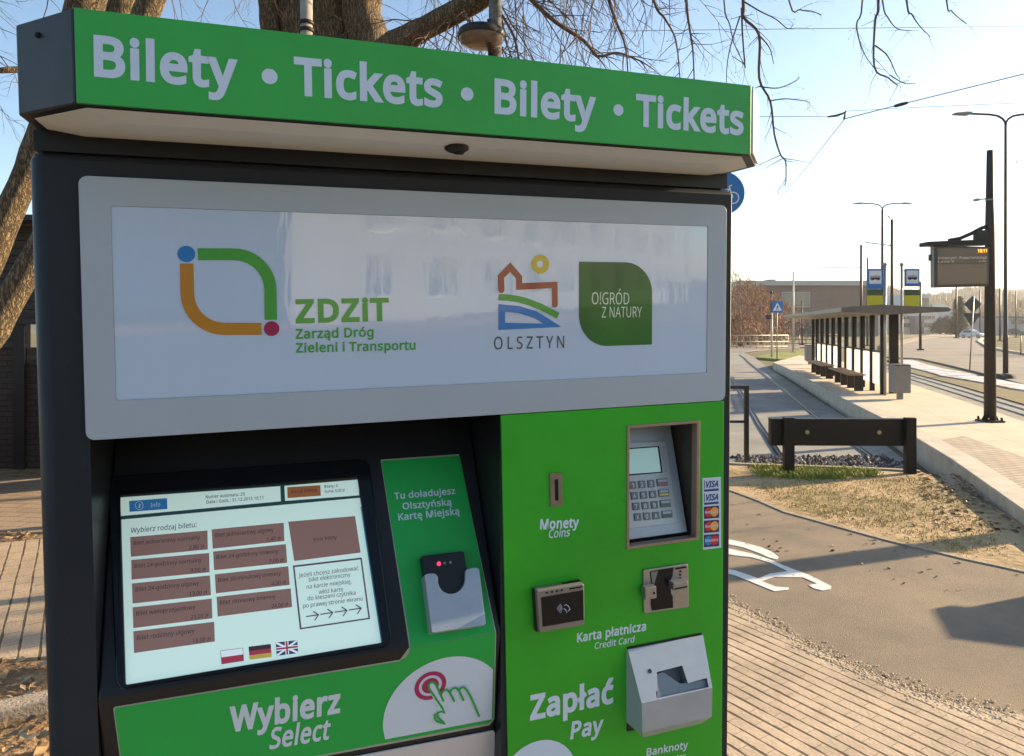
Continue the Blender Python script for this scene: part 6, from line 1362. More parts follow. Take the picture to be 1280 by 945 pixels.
# signs seen from behind
p = gp(1212, 463, TB); k = p.y / F
o = thing('priority_sign', 'grey backs of a diamond plate and a triangle plate on one thin leaning pole', 'road sign', p, 0)
X = lambda u: (u - 1212) * k; ZZ = lambda v: H + (CY - v) * k - TB
mb = MB(); mb.tube([(0, 0, 0), (X(1217.3), .0, ZZ(370))], .030, 8); mb.build('pole', m_galv, o)
m_back = mat('sign_back_grey', (.045, .052, .058), .5)
mb = MB(); mb.prism([[V((X(1205.5), .035, ZZ(380))), V((X(1217), .035, ZZ(392))), V((X(1227.8), .035, ZZ(380))), V((X(1217), .035, ZZ(369.3)))]], (0, .012, 0)); mb.build('diamond_plate', m_back, o)
mb = MB(); mb.prism([[V((X(1204.5), .035, ZZ(391))), V((X(1215.3), .035, ZZ(409))), V((X(1227), .035, ZZ(391.6)))]], (0, .012, 0)); mb.build('triangle_plate', m_back, o)
# round bicycle sign just behind the machine
D = 9.0; c = at(903.8, 241.3, D); k = D / F
o = thing('bicycle_sign', 'round blue cycle path sign half hidden behind the right edge of the machine', 'road sign', (c.x, c.y, 0))
mb = MB(); mb.tube([(0, .06, -.02), (0, .06, c.z + .3)], .035, 10); mb.build('pole', m_galv, o)
mb = MB(); mb.prism([[V((27 * k * math.cos(t / 24 * math.pi), 0, c.z + 27 * k * math.sin(t / 24 * math.pi))) for t in range(48)]], (0, .015, 0)); pt_ = mb.build('plate', m_sblue, o)
mb = MB()
def st(pts, wd_, closed=False):
    for l in [stroke(pts, wd_, closed)]: mb.sheet([[V((a * k, -.003 - .0004 * st.n, c.z - b * k)) for a, b in lp] for lp in l], 0)
    st.n += 1
st.n = 0
for x in (-10.5, 12.5): st(circ(x, 6, 7, n=24), 1.5, True)
st([(-10.5, 6), (-5, -5), (8, -5), (1, 6), (-10.5, 6)], 1.4); st([(1, 6), (-6, -8)], 1.4); st([(12.5, 6), (7.5, -8), (11, -10)], 1.4); st([(-9, -8.5), (-3, -8.5)], 1.8)
mb.build('bicycle_symbol', m_swhite, pt_)

# overhead wires
m_wire = mat('overhead_wire', (.16, .165, .175), .5)
def wire(pts, r, label, sag=0):
    mb = MB(); mb.tube(pts, r, 5)
    return tag(mb.build('overhead_wire', m_wire), label, 'wire')
wire([at(870, 146.5, 24), at(948, 145.5, 23.5), at(1035, 145.8, 23)], .010, 'thin level overhead wire running left from the wire junction to the machine')
wire([at(1057, 139, 23), at(1150, 134, 22), at(1290, 128, 20.5)], .008, 'faint thin overhead wire running right from the top of the wire junction')
wire([at(1056, 148.5, 23), at(1010, 207, 34), at(960, 266, 52), at(900, 330, 95)], .012, 'overhead wire descending steeply to the left from the wire junction')
wire([at(1056, 148.5, 23), at(1120, 132, 22), at(1300, 87.5, 19)], .016, 'thicker overhead wire rising right through an insulator from the wire junction')
wire([at(760, 39, 21), at(900, 37.2, 21), at(1300, 32.5, 21)], .009, 'topmost thin overhead wire crossing the sky behind the hanging twigs')
wire([at(1240, 262, 30), at(1285, 246, 25)], .010, 'faint overhead wire at the right edge between the two tall poles')
mb = MB(); mb.tube([at(1034.5, 146, 23), at(1046, 144.5, 23), at(1057, 140.5, 23)], [.025, .04, .03], 6)
mb2 = MB(); mb2.tube([at(1057.5, 138.5, 22.98), at(1055, 149, 22.98)], .03, 6)
o = thing('wire_junction', 'small dark metal junction joining the overhead wires', 'wire fitting', at(1046, 144, 23)); mb.build('clamp_arm', m_sblack, o, o.location); mb2.build('clamp', m_sblack, o, o.location)
mb = MB(); a, b = at(1117, 133, 22.05), at(1136, 128, 21.7)
mb.tube([a, a.lerp(b, .15), a.lerp(b, .5), a.lerp(b, .85), b], [.02, .05, .055, .045, .02], 8)
tag(mb.build('insulator', m_dark), 'dark spindle shaped insulator on the rising overhead wire', 'insulator')
# ------------------------------------------------------------------ buildings
m_bwall = mat('brown_grey_cladding', (.19, .13, .11), .8, var=.1, scale=.3)
m_bwall2 = mat('white_render', (.62, .60, .56), .8, var=.06, scale=.3)
m_win = mat('dark_window_glass', (.05, .06, .065), .06, spec=.8)
m_winl = mat('pale_window_glass', (.17, .18, .15), .08, spec=.8)
m_roofm = mat('pale_roof_edge', (.45, .44, .42), .6)
def XD(u, D): return (u - CX) / F * D
def ZD(v, D): return H - (v - CY) / F * D
D = 150
p0 = V((XD(962, D), D, TB - .05)); kb = D / F
o = thing('brown_building', 'long flat roofed grey brown building with a wide window behind the tram stop', 'building', p0)
bx = lambda u: (u - 962) * kb
bz = lambda v: ZD(v, D) - p0.z
mb = MB(); mb.box((bx(925), 0, 0), (bx(1098), 40, bz(357))); wl = mb.build('wall', m_bwall, o)
mb = MB(); mb.box((bx(923), -.6, bz(357) + .01), (bx(1100), 41, bz(351))); mb.build('roof', m_roofm, o)
mb = MB(); mb.box((bx(968), 3, bz(350.9)), (bx(976), 8, bz(348))); mb.box((bx(990), 6, bz(350.9)), (bx(1006), 12, bz(349))); mb.build('roof_unit', m_grey, o)
mb = MB(); mb.box((bx(977), -.25, bz(384)), (bx(1012), -.01, bz(365))); fr_w = mb.build('window', mat('pale_window_frame', (.40, .42, .42), .5), o)
mb = MB(); mb.box((bx(978), -.32, bz(383)), (bx(1011), -.26, bz(366))); mb.build('pane', m_winl, fr_w)
for u in range(1020, 1092, 12):
    mb = MB(); mb.box((bx(u), -.2, bz(398)), (bx(u + 6), -.01, bz(388))); mb.build('window', m_win, o)
mb = MB(); mb.box((bx(976), -.2, bz(395)), (bx(1012), -.01, bz(390))); mb.build('window', mat('blue_grey_glazing', (.22, .28, .34), .2), o)
mb = MB(); mb.box((bx(930), -.1, .0), (bx(1090), -.02, bz(403))); mb.build('plinth', mat('dark_plinth', (.06, .07, .075), .7), o)

D = 200; p0 = V((XD(1126, D), D, TB - .05)); kb = D / F
bx = lambda u: (u - 1126) * kb
bz = lambda v: ZD(v, D) - p0.z
o = thing('white_building', 'white two part office building with window bands, right of the shelter', 'building', p0)
mb = MB(); mb.box((bx(1098), 0, 0), (bx(1172), 20, bz(391))); mb.build('wall', m_bwall2, o)
mb = MB(); mb.box((bx(1140), 3, bz(391) + .01), (bx(1170), 22, bz(367))); mb.build('tower', mat('grey_render', (.48, .50, .50), .8, var=.05, scale=.3), o)
for r_, (v0, v1) in enumerate(((399, 395), (409, 404))):
    for k in range(9):
        mb = MB(); mb.box((bx(1128 + 4.6 * k), -.15, bz(v0)), (bx(1131.6 + 4.6 * k), -.01, bz(v1))); mb.build('window', m_winl, o)
for k in range(4):
    mb = MB(); mb.box((bx(1155 + 3.6 * k), 2.8, bz(388)), (bx(1157.6 + 3.6 * k), 2.99, bz(372))); mb.build('window', m_winl, o)
mb = MB(); mb.box((bx(1137), -2.5, 0), (bx(1148.5), -.2, bz(396))); mb.build('porch', mat('mauve_grey_wall', (.26, .23, .24), .8), o)
mb = MB(); mb.box((bx(1097), -.4, bz(391) + .02), (bx(1139.5), 3, bz(389.5))); mb.build('roof_edge', m_roofm, o)

D = 260; p0 = V((XD(1181, D), D, TB - .05)); kb = D / F
o = thing('pale_blue_house', 'pale blue hall with a green roof below the passenger display', 'building', p0)
mb = MB(); mb.box((-13 * kb, 0, 0), (10 * kb, 12, ZD(386, D) - p0.z)); mb.build('wall', mat('pale_blue_render', (.36, .44, .48), .8), o)
zr = ZD(386, D) - p0.z
mb = MB(); mb.prism([[V((-14 * kb, -.5, zr + .02)), V((11 * kb, -.5, zr + .02)), V((6 * kb, 4, zr + 2.0)), V((-9 * kb, 4, zr + 2.0))]], (0, 5, 0)); mb.build('roof', mat('grey_green_roof', (.16, .22, .19), .7), o)
D = 170; p0 = V((XD(1272, D), D, TB - .05)); kb = D / F
o = thing('grey_blue_building', 'low grey blue building with a dark roof line at the right edge', 'building', p0)
mb = MB(); mb.box((-12 * kb, 0, 0), (30 * kb, 14, ZD(397, D) - p0.z)); mb.build('wall', mat('grey_blue_render', (.30, .34, .40), .8, var=.05), o)
mb = MB(); mb.box((-12.6 * kb, -.6, ZD(397, D) - p0.z + .01), (31 * kb, 15, ZD(395.2, D) - p0.z)); mb.build('roof', mat('dark_slate_roof', (.10, .12, .15), .6), o)
mb = MB(); mb.box((-8 * kb, -.1, ZD(405, D) - p0.z), (26 * kb, -.01, ZD(400.5, D) - p0.z)); mb.build('window', m_win, o)

# ------------------------------------------------------------------ cars
def car(name, label, loc, rz, paint, L=4.1, W=1.75, Hc=1.48):
    o = thing(name, label, 'car', loc, rz)
    # side outline along y (front at -y), mirrored over x
    lowp = [(-L / 2, .32), (-L / 2 + .05, .62), (-L / 2 + .25, .76), (-.75, .90), (L / 2 - .25, .92), (L / 2 - .02, .78), (L / 2, .36), (L / 2 - .3, .22), (-L / 2 + .3, .22)]
    mb = MB(); mb.prism([[V((-W / 2, y, z)) for y, z in lowp]], (W, 0, 0)); mb.build('body', paint, o, bevel=.07)
    roofp = [(-.80, .895), (-.15, Hc - .06), (.2, Hc), (L / 2 - .75, Hc - .03), (L / 2 - .18, .915)]
    mb = MB()
    a = [V((-W / 2 + .08 + .16 * (z - .9) / .6, y, z)) for y, z in roofp]; b = [V((-p.x, p.y, p.z)) for p in a]
    n = len(a)
    mb.add(a + b, [(i, i + 1, n + i + 1, n + i) for i in range(n - 1)], 0); mb.sheet([a], 0); mb.sheet([b], 0)
    mb.build('cabin', paint, o, bevel=.03)
    def pane(nm, q): mb = MB(); mb.sheet([q]); mb.build(nm, m_win, o)
    wx = W / 2 - .02
    pane('windscreen', [V((-wx + .14, -.80, .925)), V((wx - .14, -.80, .925)), V((wx - .28, -.24, Hc - .11)), V((-wx + .28, -.24, Hc - .11))])
    for s_ in (-1, 1):
        pane('side_window', [V((s_ * (W / 2 - .065), -.55, .94)), V((s_ * (W / 2 - .065), L / 2 - .45, .94)), V((s_ * (W / 2 + .075 - .27), L / 2 - .85, Hc - .12)), V((s_ * (W / 2 + .075 - .27), -.1, Hc - .12))])
        for y in (-L / 2 + .75, L / 2 - .75):
            mb = MB(); mb.tube([(s_ * (W / 2 - .2), y, .31), (s_ * (W / 2 + .01), y, .31)], .31, 16); wh = mb.build('wheel', m_sblack, o)
            mb = MB(); mb.tube([(s_ * (W / 2 + .011), y, .31), (s_ * (W / 2 + .02), y, .31)], .19, 12); mb.build('rim', m_galv, wh)
        mb = MB(); mb.box((s_ * (W / 2 - .42), -L / 2 - .015, .56), (s_ * (W / 2 - .12), -L / 2 + .05, .68)); mb.build('headlight', m_swhite, o)
    mb = MB(); mb.box((-.5, -L / 2 - .012, .36), (.5, -L / 2 + .02, .5)); mb.build('grille', m_sblack, o)
    return o
D = 128
car('parked_car', 'small white hatchback on the far road beside the diamond sign', (XD(1217, D), D, TB), R_(24), mat('white_car_paint', (.62, .64, .66), .25, coat=.8))
D = 160
car('parked_car', 'dark car in front of the low grey blue building at the right edge', (XD(1269, D), D, TB + .1), R_(80), mat('dark_car_paint', (.03, .035, .045), .2, coat=.8), L=4.6)

# ------------------------------------------------------------------ railing and fence
m_rl = mat('tan_railing_paint', (.46, .38, .28), .5, .1)
p = gp(925, 437.5, TB)
def railing(label, u0, u1, vt, vb, nseg, m, bars=0, name='railing', slope=0):
    a = gp(u0, vb, TB); b = gp(u1, vb - slope, TB); k = a.y / F
    hh = (vb - vt) * k
    o = thing(name, label, 'railing', a)
    d = b - a; d.z = 0
    for i in range(nseg + 1):
        q = d * i / nseg; mb = MB(); mb.tube([q + V((0, 0, -.05)), q + V((0, 0, hh))], .045, 6); mb.build('post', m, o)
    for f in (1.0, .5, .12):
        mb = MB(); mb.tube([V((0, 0, hh * f)), d + V((0, 0, hh * f))], .05, 6); mb.build('rail', m, o)
    if bars:
        mb = MB()
        for i in range(bars):
            q = d * (i + .5) / bars; mb.tube([q + V((0, 0, hh * .13)), q + V((0, 0, hh * .98))], .012, 4, cap=False)
        mb.build('bars', m, o)
    return o
railing('sunlit tan tubular railing along the bend of the road, before the brown bushes', 880, 985, 419.5, 435.5, 13, m_rl, slope=1.0)
railing('grey railing with thin bars before the brown building', 982, 1050, 418, 431, 8, mat('grey_railing_paint', (.24, .22, .20), .5, .2), bars=60)
a = gp(1244, 442, TB); b = gp(1330, 446, TB); k = a.y / F
o = thing('mesh_fence', 'dark green wire mesh fence on the verge at the right edge', 'fence', a)
d = b - a; d.z = 0; hh = 23 * k
for i in range(6):
    q = d * i / 5; mb = MB(); mb.tube([q, q + V((0, 0, hh))], .04, 6); mb.build('post', mat('dark_green_paint', (.05, .09, .05), .5), o)
mb = MB()
for i in range(70): q = d * i / 69; mb.tube([q + V((0, 0, .05)), q + V((0, 0, hh))], .008, 4, cap=False)
for i in range(9): mb.tube([V((0, -.02, .05 + hh * i / 8.2)), d + V((0, -.02, .05 + hh * i / 8.2))], .008, 4, cap=False)
mb.build('mesh', mat('green_wire', (.11, .16, .09), .5), o)

# ------------------------------------------------------------------ shrubs, far trees, hills
def twig_bush(name, label, cat, loc, rad, height, n, mats, seed, wd=.05, group=None, leafy=False, trunk=True):
    random.seed(seed)
    o = thing(name, label, cat, loc, 0, group)
    mb = MB()
    for i in range(n):
        a = random.random() * 6.28; r = rad * math.sqrt(random.random()); t = random.random()
        env = math.sin(math.pi * min(1, .25 + .75 * t)) ** .6
        lump = 1 + .22 * math.sin(3 * a + seed) + .15 * math.sin(7 * t * 3 + a)
        c = V((r * math.cos(a) * env * lump, r * math.sin(a) * env * lump, height * (.04 + .96 * t) * (1 - .30 * (r / rad) ** 2)))
        d = V((random.gauss(0, .6), random.gauss(0, .6), random.uniform(.4, 1.4))).normalized()
        ln = wd * random.uniform(4, 11) if not leafy else wd * random.uniform(1, 2.2)
        s_ = d.cross(V((random.gauss(0, 1), random.gauss(0, 1), .3))).normalized() * wd * random.uniform(.4, 1.0)
        mb.add([c - s_, c + s_, c + d * ln + s_ * .3, c + d * ln - s_ * .3], [(0, 1, 2, 3)], random.randrange(len(mats)))
    mb.build('crown', mats, o, recalc=False)
    if trunk:
        mb = MB()
        for k in range(5):
            a = k * 1.257; mb.tube([(0.1 * math.cos(a), .1 * math.sin(a), -.1), (rad * .25 * math.cos(a), rad * .25 * math.sin(a), height * .35), (rad * .5 * math.cos(a), rad * .5 * math.sin(a), height * .75)], [wd * 1.6, wd, wd * .4], 5)
        mb.build('stems', mats[0], o)
    return o
bm = [mat('twig_russet', (.28, .145, .08), .9), mat('twig_brown', (.17, .095, .055), .9), mat('twig_tan', (.42, .26, .15), .9)]
bush = [('tall russet leafless bush rising beside the right edge of the machine', 918, 90, 337, 7.0), ('rounded russet bush second from the machine', 936, 84, 346, 5.2), ('brown leafless bush behind the traffic light', 952, 88, 353, 4.6),
        ('dark brown low bush at the left end of the brown building', 966, 96, 364, 4.2), ('low russet bush at the foot of the tall one, right by the machine', 926, 76, 392, 4.0)]
for i, (lb, u, D, vt, r) in enumerate(bush):
    twig_bush('leafless_bush', lb, 'bush', (XD(u, D), D, TB), r, ZD(vt, D) + .15, 1900, bm, 20 + i, .055, 'leafless bushes along the railing')
D = 130
twig_bush('birch_tree', 'pale thin topped tree standing behind the tall russet bush', 'tree', (XD(926, D), D, TB), 5.5, ZD(331, D), 900, [mat('twig_pale', (.40, .32, .24), .9)], 41, .05)
# conifer
D = 140; random.seed(12)
o = thing('pine_tree', 'dark olive conifer at the roadside below the passenger display', 'tree', (XD(1199, D), D, TB))
k = D / F; hh = ZD(369, D)
mb = MB(); mb.tube([(0, 0, 0), (0, 0, hh * .9)], [.22, .05], 6); mb.build('trunk', bm[1], o)
mb = MB()
for i in range(1500):
    t = random.random() ** 1.3; a = random.random() * 6.28; r = (1 - t) ** .8 * 12 * k * random.uniform(.3, 1.05); zc = hh * (.12 + .88 * t)
    c = V((r * math.cos(a), r * math.sin(a), zc - r * .15)); dd = V((math.cos(a), math.sin(a), -.3)); s_ = V((-math.sin(a), math.cos(a), .1)) * .16
    mb.add([c - s_, c + s_, c + dd * .7 + s_, c + dd * .7 - s_], [(0, 1, 2, 3)], random.randrange(2))
mb.build('crown', [mat('needle_olive', (.075, .085, .03), .9), mat('needle_dark', (.04, .05, .022), .9)], o, recalc=False)
for i, (lb, u, D, vt, r, ms) in enumerate((
    ('dark green hedge clump between the white building and the conifer', 1183, 190, 395, 3.0, ['hd1', 'hd2']),
    ('dark low hedge clump beside the white building', 1175, 192, 397, 2.4, ['hd1', 'hd2']),
    ('bare tan tree on the slope right of the diamond sign', 1232, 240, 378, 6.0, ['hd3']),
    ('large pale bare tree behind the right street lamp', 1262, 230, 364, 9.5, ['hd3']),
    ('bare tan tree at the right edge above the grey blue building', 1290, 220, 366, 9.0, ['hd3']))):
    cols = {'hd1': (.06, .07, .035), 'hd2': (.035, .04, .025), 'hd3': (.26, .20, .13)}
    twig_bush('hedge_bush' if i < 2 else 'bare_tree', lb, 'bush' if i < 2 else 'tree', (XD(u, D), D, TB), r, ZD(vt, D), 1400, [mat('crown_' + q, cols[q], .9) for q in ms], 60 + i, .10)
# far wooded hills
def hill(name, D, pts, depth, m):
    mb = MB(); a = [V((XD(u, D), D, ZD(v, D))) for u, v in pts]
    n = len(a); lo = [V((p.x, p.y - (p.z + 1) * 3.0, -.3)) for p in a]; bk = [V((p.x, p.y + depth, -.3)) for p in a]
    mb.add(lo + a + bk, [(i, i + 1, n + i + 1, n + i) for i in range(n - 1)] + [(n + i, n + i + 1, 2 * n + i + 1, 2 * n + i) for i in range(n - 1)])
    return struct(mb.build(name, m))
random.seed(2)
ridge = [(700 + 12 * i, 371 - 6 * math.sin(i * .16) + random.uniform(-1.2, 1.2) - (4 if i > 36 else 0)) for i in range(80)]
hill('hills', 700, ridge, 300, mat('wooded_hill', (.20, .17, .13), .95, c2=(.12, .11, .075), scale=.03, lo=.4, hi=.6))
ridge = [(-900 + 30 * i, 385 - 5 * math.sin(i * .3) + random.uniform(-2, 2)) for i in range(55)]
hill('hills', 500, ridge, 300, MATS['wooded_hill'])
# distant wood on the hill: one mass
random.seed(9); mb = MB()
for i in range(5200):
    u = random.uniform(1090, 1420); Dd = random.uniform(380, 690); t = (Dd - 380) / 310
    base = -.2 + (ZD(368 + 5 * math.sin(u * .05), 700)) * t * .95
    c = V((XD(u, Dd), Dd, base)); hh = random.uniform(3, 9); s_ = random.uniform(.5, 1.7)
    mb.add([c + V((-s_ * .3, 0, 0)), c + V((s_ * .3, 0, 0)), c + V((s_, random.uniform(-1, 1), hh * .6)), c + V((random.uniform(-.5, .5), 0, hh)), c + V((-s_, random.uniform(-1, 1), hh * .55))], [(0, 1, 2, 3, 4)], random.randrange(3))
stuff(mb.build('distant_wood', [mat('wood_tan', (.30, .23, .15), .9), mat('wood_olive', (.15, .14, .08), .9), mat('wood_brown', (.20, .14, .10), .9)], recalc=False), 'hazy bare wood covering the far hillside behind the road', 'wood')
# houses on the far slope
for i, (u, D, v, wpx, hpx, lb, c) in enumerate(((1206, 420, 377, 7, 3.0, 'tiny white house on the far slope above the diamond sign', (.6, .58, .54)), (1240, 430, 380, 6, 2.6, 'tiny cream house on the far slope behind the catenary pole', (.55, .48, .38)), (1176, 400, 380, 8, 3.4, 'tiny grey house on the far slope below the passenger display', (.42, .42, .42)))):
    k = D / F; z = ZD(v, D); o = thing('house', lb, 'house', (XD(u, D), D, z - hpx * k))
    mb = MB(); mb.box((-wpx * k / 2, 0, -3), (wpx * k / 2, 6, hpx * k * .65)); mb.build('wall', mat('house_wall_%d' % i, c, .8), o)
    mb = MB(); mb.prism([[V((-wpx * k * .55, -.3, hpx * k * .66)), V((wpx * k * .55, -.3, hpx * k * .66)), V((0, -.3, hpx * k * 1.15))]], (0, 6.6, 0)); mb.build('roof', mat('house_roof', (.20, .11, .08), .8), o)

# ------------------------------------------------------------------ left side: timber shed
m_shed = mat('dark_stained_boards', (.045, .032, .026), .75, var=.25, scale=2, stretch=(.4, .4, 9), bump=.5, bscale=12)
D = 9.0
s0 = V((XD(-60, 9.3), 9.6, 0))
o = thing('timber_shed', 'dark stained board shed with a brick base, left behind the machine', 'shed', s0, R_(3))
k = 9.6 / F
zr = ZD(279, 9.6)
mb = MB()
nb = 16
z0b, z1b = 1.62, zr - .02
for i in range(nb):                          # horizontal boards as one wall with gaps
    za = z0b + (z1b - z0b) * i / nb; zb_ = z0b + (z1b - z0b) * (i + .93) / nb
    if zb_ < 1.86 and False: continue
    segs = [(-3.0, .74), (1.06, 3.0)] if zb_ < 2.0 else [(-3.0, 3.0)]
    for xa_, xb_ in segs:
        mb.prism([[V((xa_, 0, za)), V((xa_, -.03, za)), V((xa_, -.012, zb_)), V((xa_, 0, zb_))]], (xb_ - xa_, 0, 0))
mb.build('board_wall', m_shed, o)
mb = MB(); mb.prism([[V((-3, 0, -.05)), V((3, 0, -.05)), V((3, 0, 1.615)), V((1.06, 0, 1.615)), V((1.06, 0, 1.40)), V((.74, 0, 1.40)), V((.74, 0, 1.615)), V((-3, 0, 1.615))]], (0, .22, 0))
mb.build('brick_base', brick_mat('dark_brick', (.06, .034, .026), (.045, .027, .022), (.018, .013, .011), .25, .075, .008, (R_(90), 0, 0), .8, .2), o)
mb = MB(); mb.box((-3.2, -.35, zr), (3.2, 2.6, zr + .07)); mb.build('roof', mat('dark_roof_felt', (.035, .028, .024), .8), o)
mb = MB(); mb.box((-3, .012, 1.6), (.73, .10, zr - .03)); mb.box((1.07, .012, 1.6), (3, .10, zr - .03)); mb.box((.731, .012, 2.0), (1.069, .10, zr - .03)); mb.build('inner_wall', m_shed, o)
mb = MB(); mb.box((.60, -.06, .0), (.74, -.031, 1.9)); mb.build('door_post', m_dark, o)

# ------------------------------------------------------------------ trees
m_bark = bark_mat('lime_bark', (.045, .032, .02), (.40, .285, .155))
m_twig = mat('twig_bark', (.105, .07, .05), .85, var=.25, scale=6)
m_bud = mat('red_brown_bud', (.28, .09, .05), .7)
def smooth(pts, n=4):
    out = []
    for i in range(len(pts) - 1):
        p0 = pts[max(i - 1, 0)]; p1 = pts[i]; p2 = pts[i + 1]; p3 = pts[min(i + 2, len(pts) - 1)]
        for j in range(n):
            t = j / n
            out.append(.5 * ((2 * p1) + (p2 - p0) * t + (2 * p0 - 5 * p1 + 4 * p2 - p3) * t * t + (3 * p1 - p0 - 3 * p2 + p3) * t ** 3))
    out.append(pts[-1]); return out
def limb(mb, pts, r, n=14, rough=.06, sub=5):
    P = smooth([V(p) for p in pts], sub); m_ = len(P); Rr = []
    for i in range(m_):
        t = i / (m_ - 1) * (len(r) - 1); k = min(int(t), len(r) - 2); Rr.append((r[k] + (r[k + 1] - r[k]) * (t - k)) * (1 + random.uniform(-rough, rough)))
    mb.tube(P, Rr, n)
    return P
BUD = MB()
def twigs(mb, base, d, ln, r, depth, droop, spread=.55):
    """a thin crooked shoot with side shoots"""
    P = [base]; n = max(3, int(ln / .10)); d = d.normalized(); kids = []
    for i in range(n):
        d = (d + V((random.gauss(0, .13), random.gauss(0, .13), random.gauss(0, .11) - droop * .10))).normalized()
        P.append(P[-1] + d * ln / n)
        if depth > 0 and i > 0 and random.random() < .62: kids.append((P[-1], d.copy(), 1 - i / n))
    mb.tube(P, [r * (1 - .75 * i / n) for i in range(n + 1)], 4 if r < .008 else 6, cap=False)
    for p, dd, f in kids:
        s_ = V((random.gauss(0, 1), random.gauss(0, 1), random.gauss(0, .7))); s_ = (s_ - dd * s_.dot(dd)).normalized()
        twigs(mb, p, dd * .75 + s_ * spread, ln * random.uniform(.25, .6) * (.45 + .55 * f), max(.0013, r * .5), depth - 1, droop, spread)
    if depth == 0 and random.random() < .35:
        e = P[-1]; mb.ball(e, max(.0045, r * 1.6), 1, 4)

# tree at the left: two leaning stems
random.seed(31)
A0 = gp(-330, 604, 0)
t1 = thing('lime_tree', 'leafless twin stemmed tree leaning behind the left edge of the machine', 'tree', A0)
DT = 8.0
mb = MB(); limb(mb, [A0 + V((0, 0, -.1)), at(-200, 560, 8.3), at(-60, 410, DT), at(16, 256, DT), at(60, 150, DT), at(108, 0, DT), at(130, -120, DT), at(180, -420, DT)], [.32, .26, .18, .135, .16, .20, .19, .12], 18, .05)
mb.build('trunk', m_bark, t1, A0)
G0 = gp(235, 588, 0)
t1b = thing('lime_tree', 'upright bare trunk seen just above the left part of the green header', 'tree', G0)
mb = MB(); limb(mb, [G0 + V((0, 0, -.1)), at(205, 480, 8.8), at(170, 220, 8.8), at(152, 0, 8.8), at(150, -150, 8.8), at(150, -420, 8.8)], [.36, .28, .24, .215, .2, .12], 16, .05)
mb.build('trunk', m_bark, t1b, G0)
mb = MB(); limb(mb, [at(152, -60, 8.8), at(190, -140, 8.7), at(240, -300, 8.6)], [.12, .08, .04], 8); mb.build('limb', m_bark, t1b, G0)
mb = MB()
mb = MB(); limb(mb, [A0 + V((.5, .1, -.1)), at(-150, 560, 7.9), at(-30, 440, 7.6), at(17, 368, 7.6), at(90, 230, 7.6), at(189, 0, 7.6), at(230, -140, 7.6), at(330, -420, 7.8)], [.24, .22, .16, .135, .13, .13, .12, .06], 16, .05)
mb.build('trunk', m_bark, t1, A0)
mb = MB()
P = limb(mb, [at(110, 60, DT), at(60, 82, 7.6), at(0, 88, 7.3), at(-60, 90, 7.1)], [.06, .035, .03, .025], 8)
P2 = limb(mb, [at(20, -30, 7.4), at(-40, 10, 7.2), at(-80, 60, 7.0)], [.05, .03, .02], 8)
P3 = limb(mb, [at(150, -100, DT), at(80, -60, 7.4), at(-10, -70, 7.0), at(-90, -50, 6.8)], [.10, .07, .05, .03], 8)
mb.build('limb', m_bark, t1, A0)
mb = MB()
for P_, n_ in ((P, 9), (P2, 10), (P3, 26)):
    for i in range(n_):
        q = P_[random.randrange(2, len(P_))]
        twigs(mb, q, V((random.gauss(-.1, .7), random.gauss(0, .5), random.gauss(-.35, .5))), random.uniform(.5, 1.2), random.uniform(.004, .010), 2, .5)
mb.build('twigs', [m_twig, m_bud], t1, A0, recalc=False)

# big tree behind the machine
random.seed(47)
B0_ = gp(470, 551, 0)
t2 = thing('lime_tree', 'big leafless tree behind the machine with twigs hanging across the sky', 'tree', B0_)
DB = 10.8
mb = MB(); limb(mb, [B0_ + V((0, 0, -.1)), at(440, 380, DB), at(420, 120, DB), at(402, 20, DB), at(395, -140, DB), at(380, -420, DB)], [.86, .72, .67, .65, .58, .4], 20, .05)
mb.build('trunk', m_bark, t2, B0_)
mb = MB(); limb(mb, [at(445, 160, DB - .3), at(462, 60, DB - .5), at(452, 10, DB - .55), at(470, -70, DB - .6), at(540, -260, DB - .6)], [.33, .30, .27, .24, .15], 14, .07)
mb.build('limb', m_bark, t2, B0_)
mb = MB(); limb(mb, [at(350, 150, DB), at(338, 40, DB - .4), at(330, -40, DB - .5), at(300, -250, DB - .6)], [.2, .14, .13, .09], 12, .06)
mb.build('limb', m_bark, t2, B0_)
mb = MB(); PL_ = limb(mb, [at(440, 110, DB - .5), at(480, 64, DB - 1.6), at(515, 44, 8.2), at(560, 20, 7.6), at(610, -8, 7.3), at(700, -70, 7.0), at(830, -130, 6.7), at(1000, -160, 6.4), at(1160, -150, 6.1), at(1280, -120, 5.9)], [.26, .17, .135, .12, .11, .10, .085, .07, .05, .03], 14, .05)
mb.build('limb', m_bark, t2, B0_)
mb = MB(); PL2 = limb(mb, [at(400, -60, DB - .6), at(480, -120, 8.4), at(600, -160, 7.6), at(700, -150, 7.0), at(780, -110, 6.6)], [.2, .12, .10, .07, .04], 12)
mb.build('limb', m_bark, t2, B0_)
mb = MB()
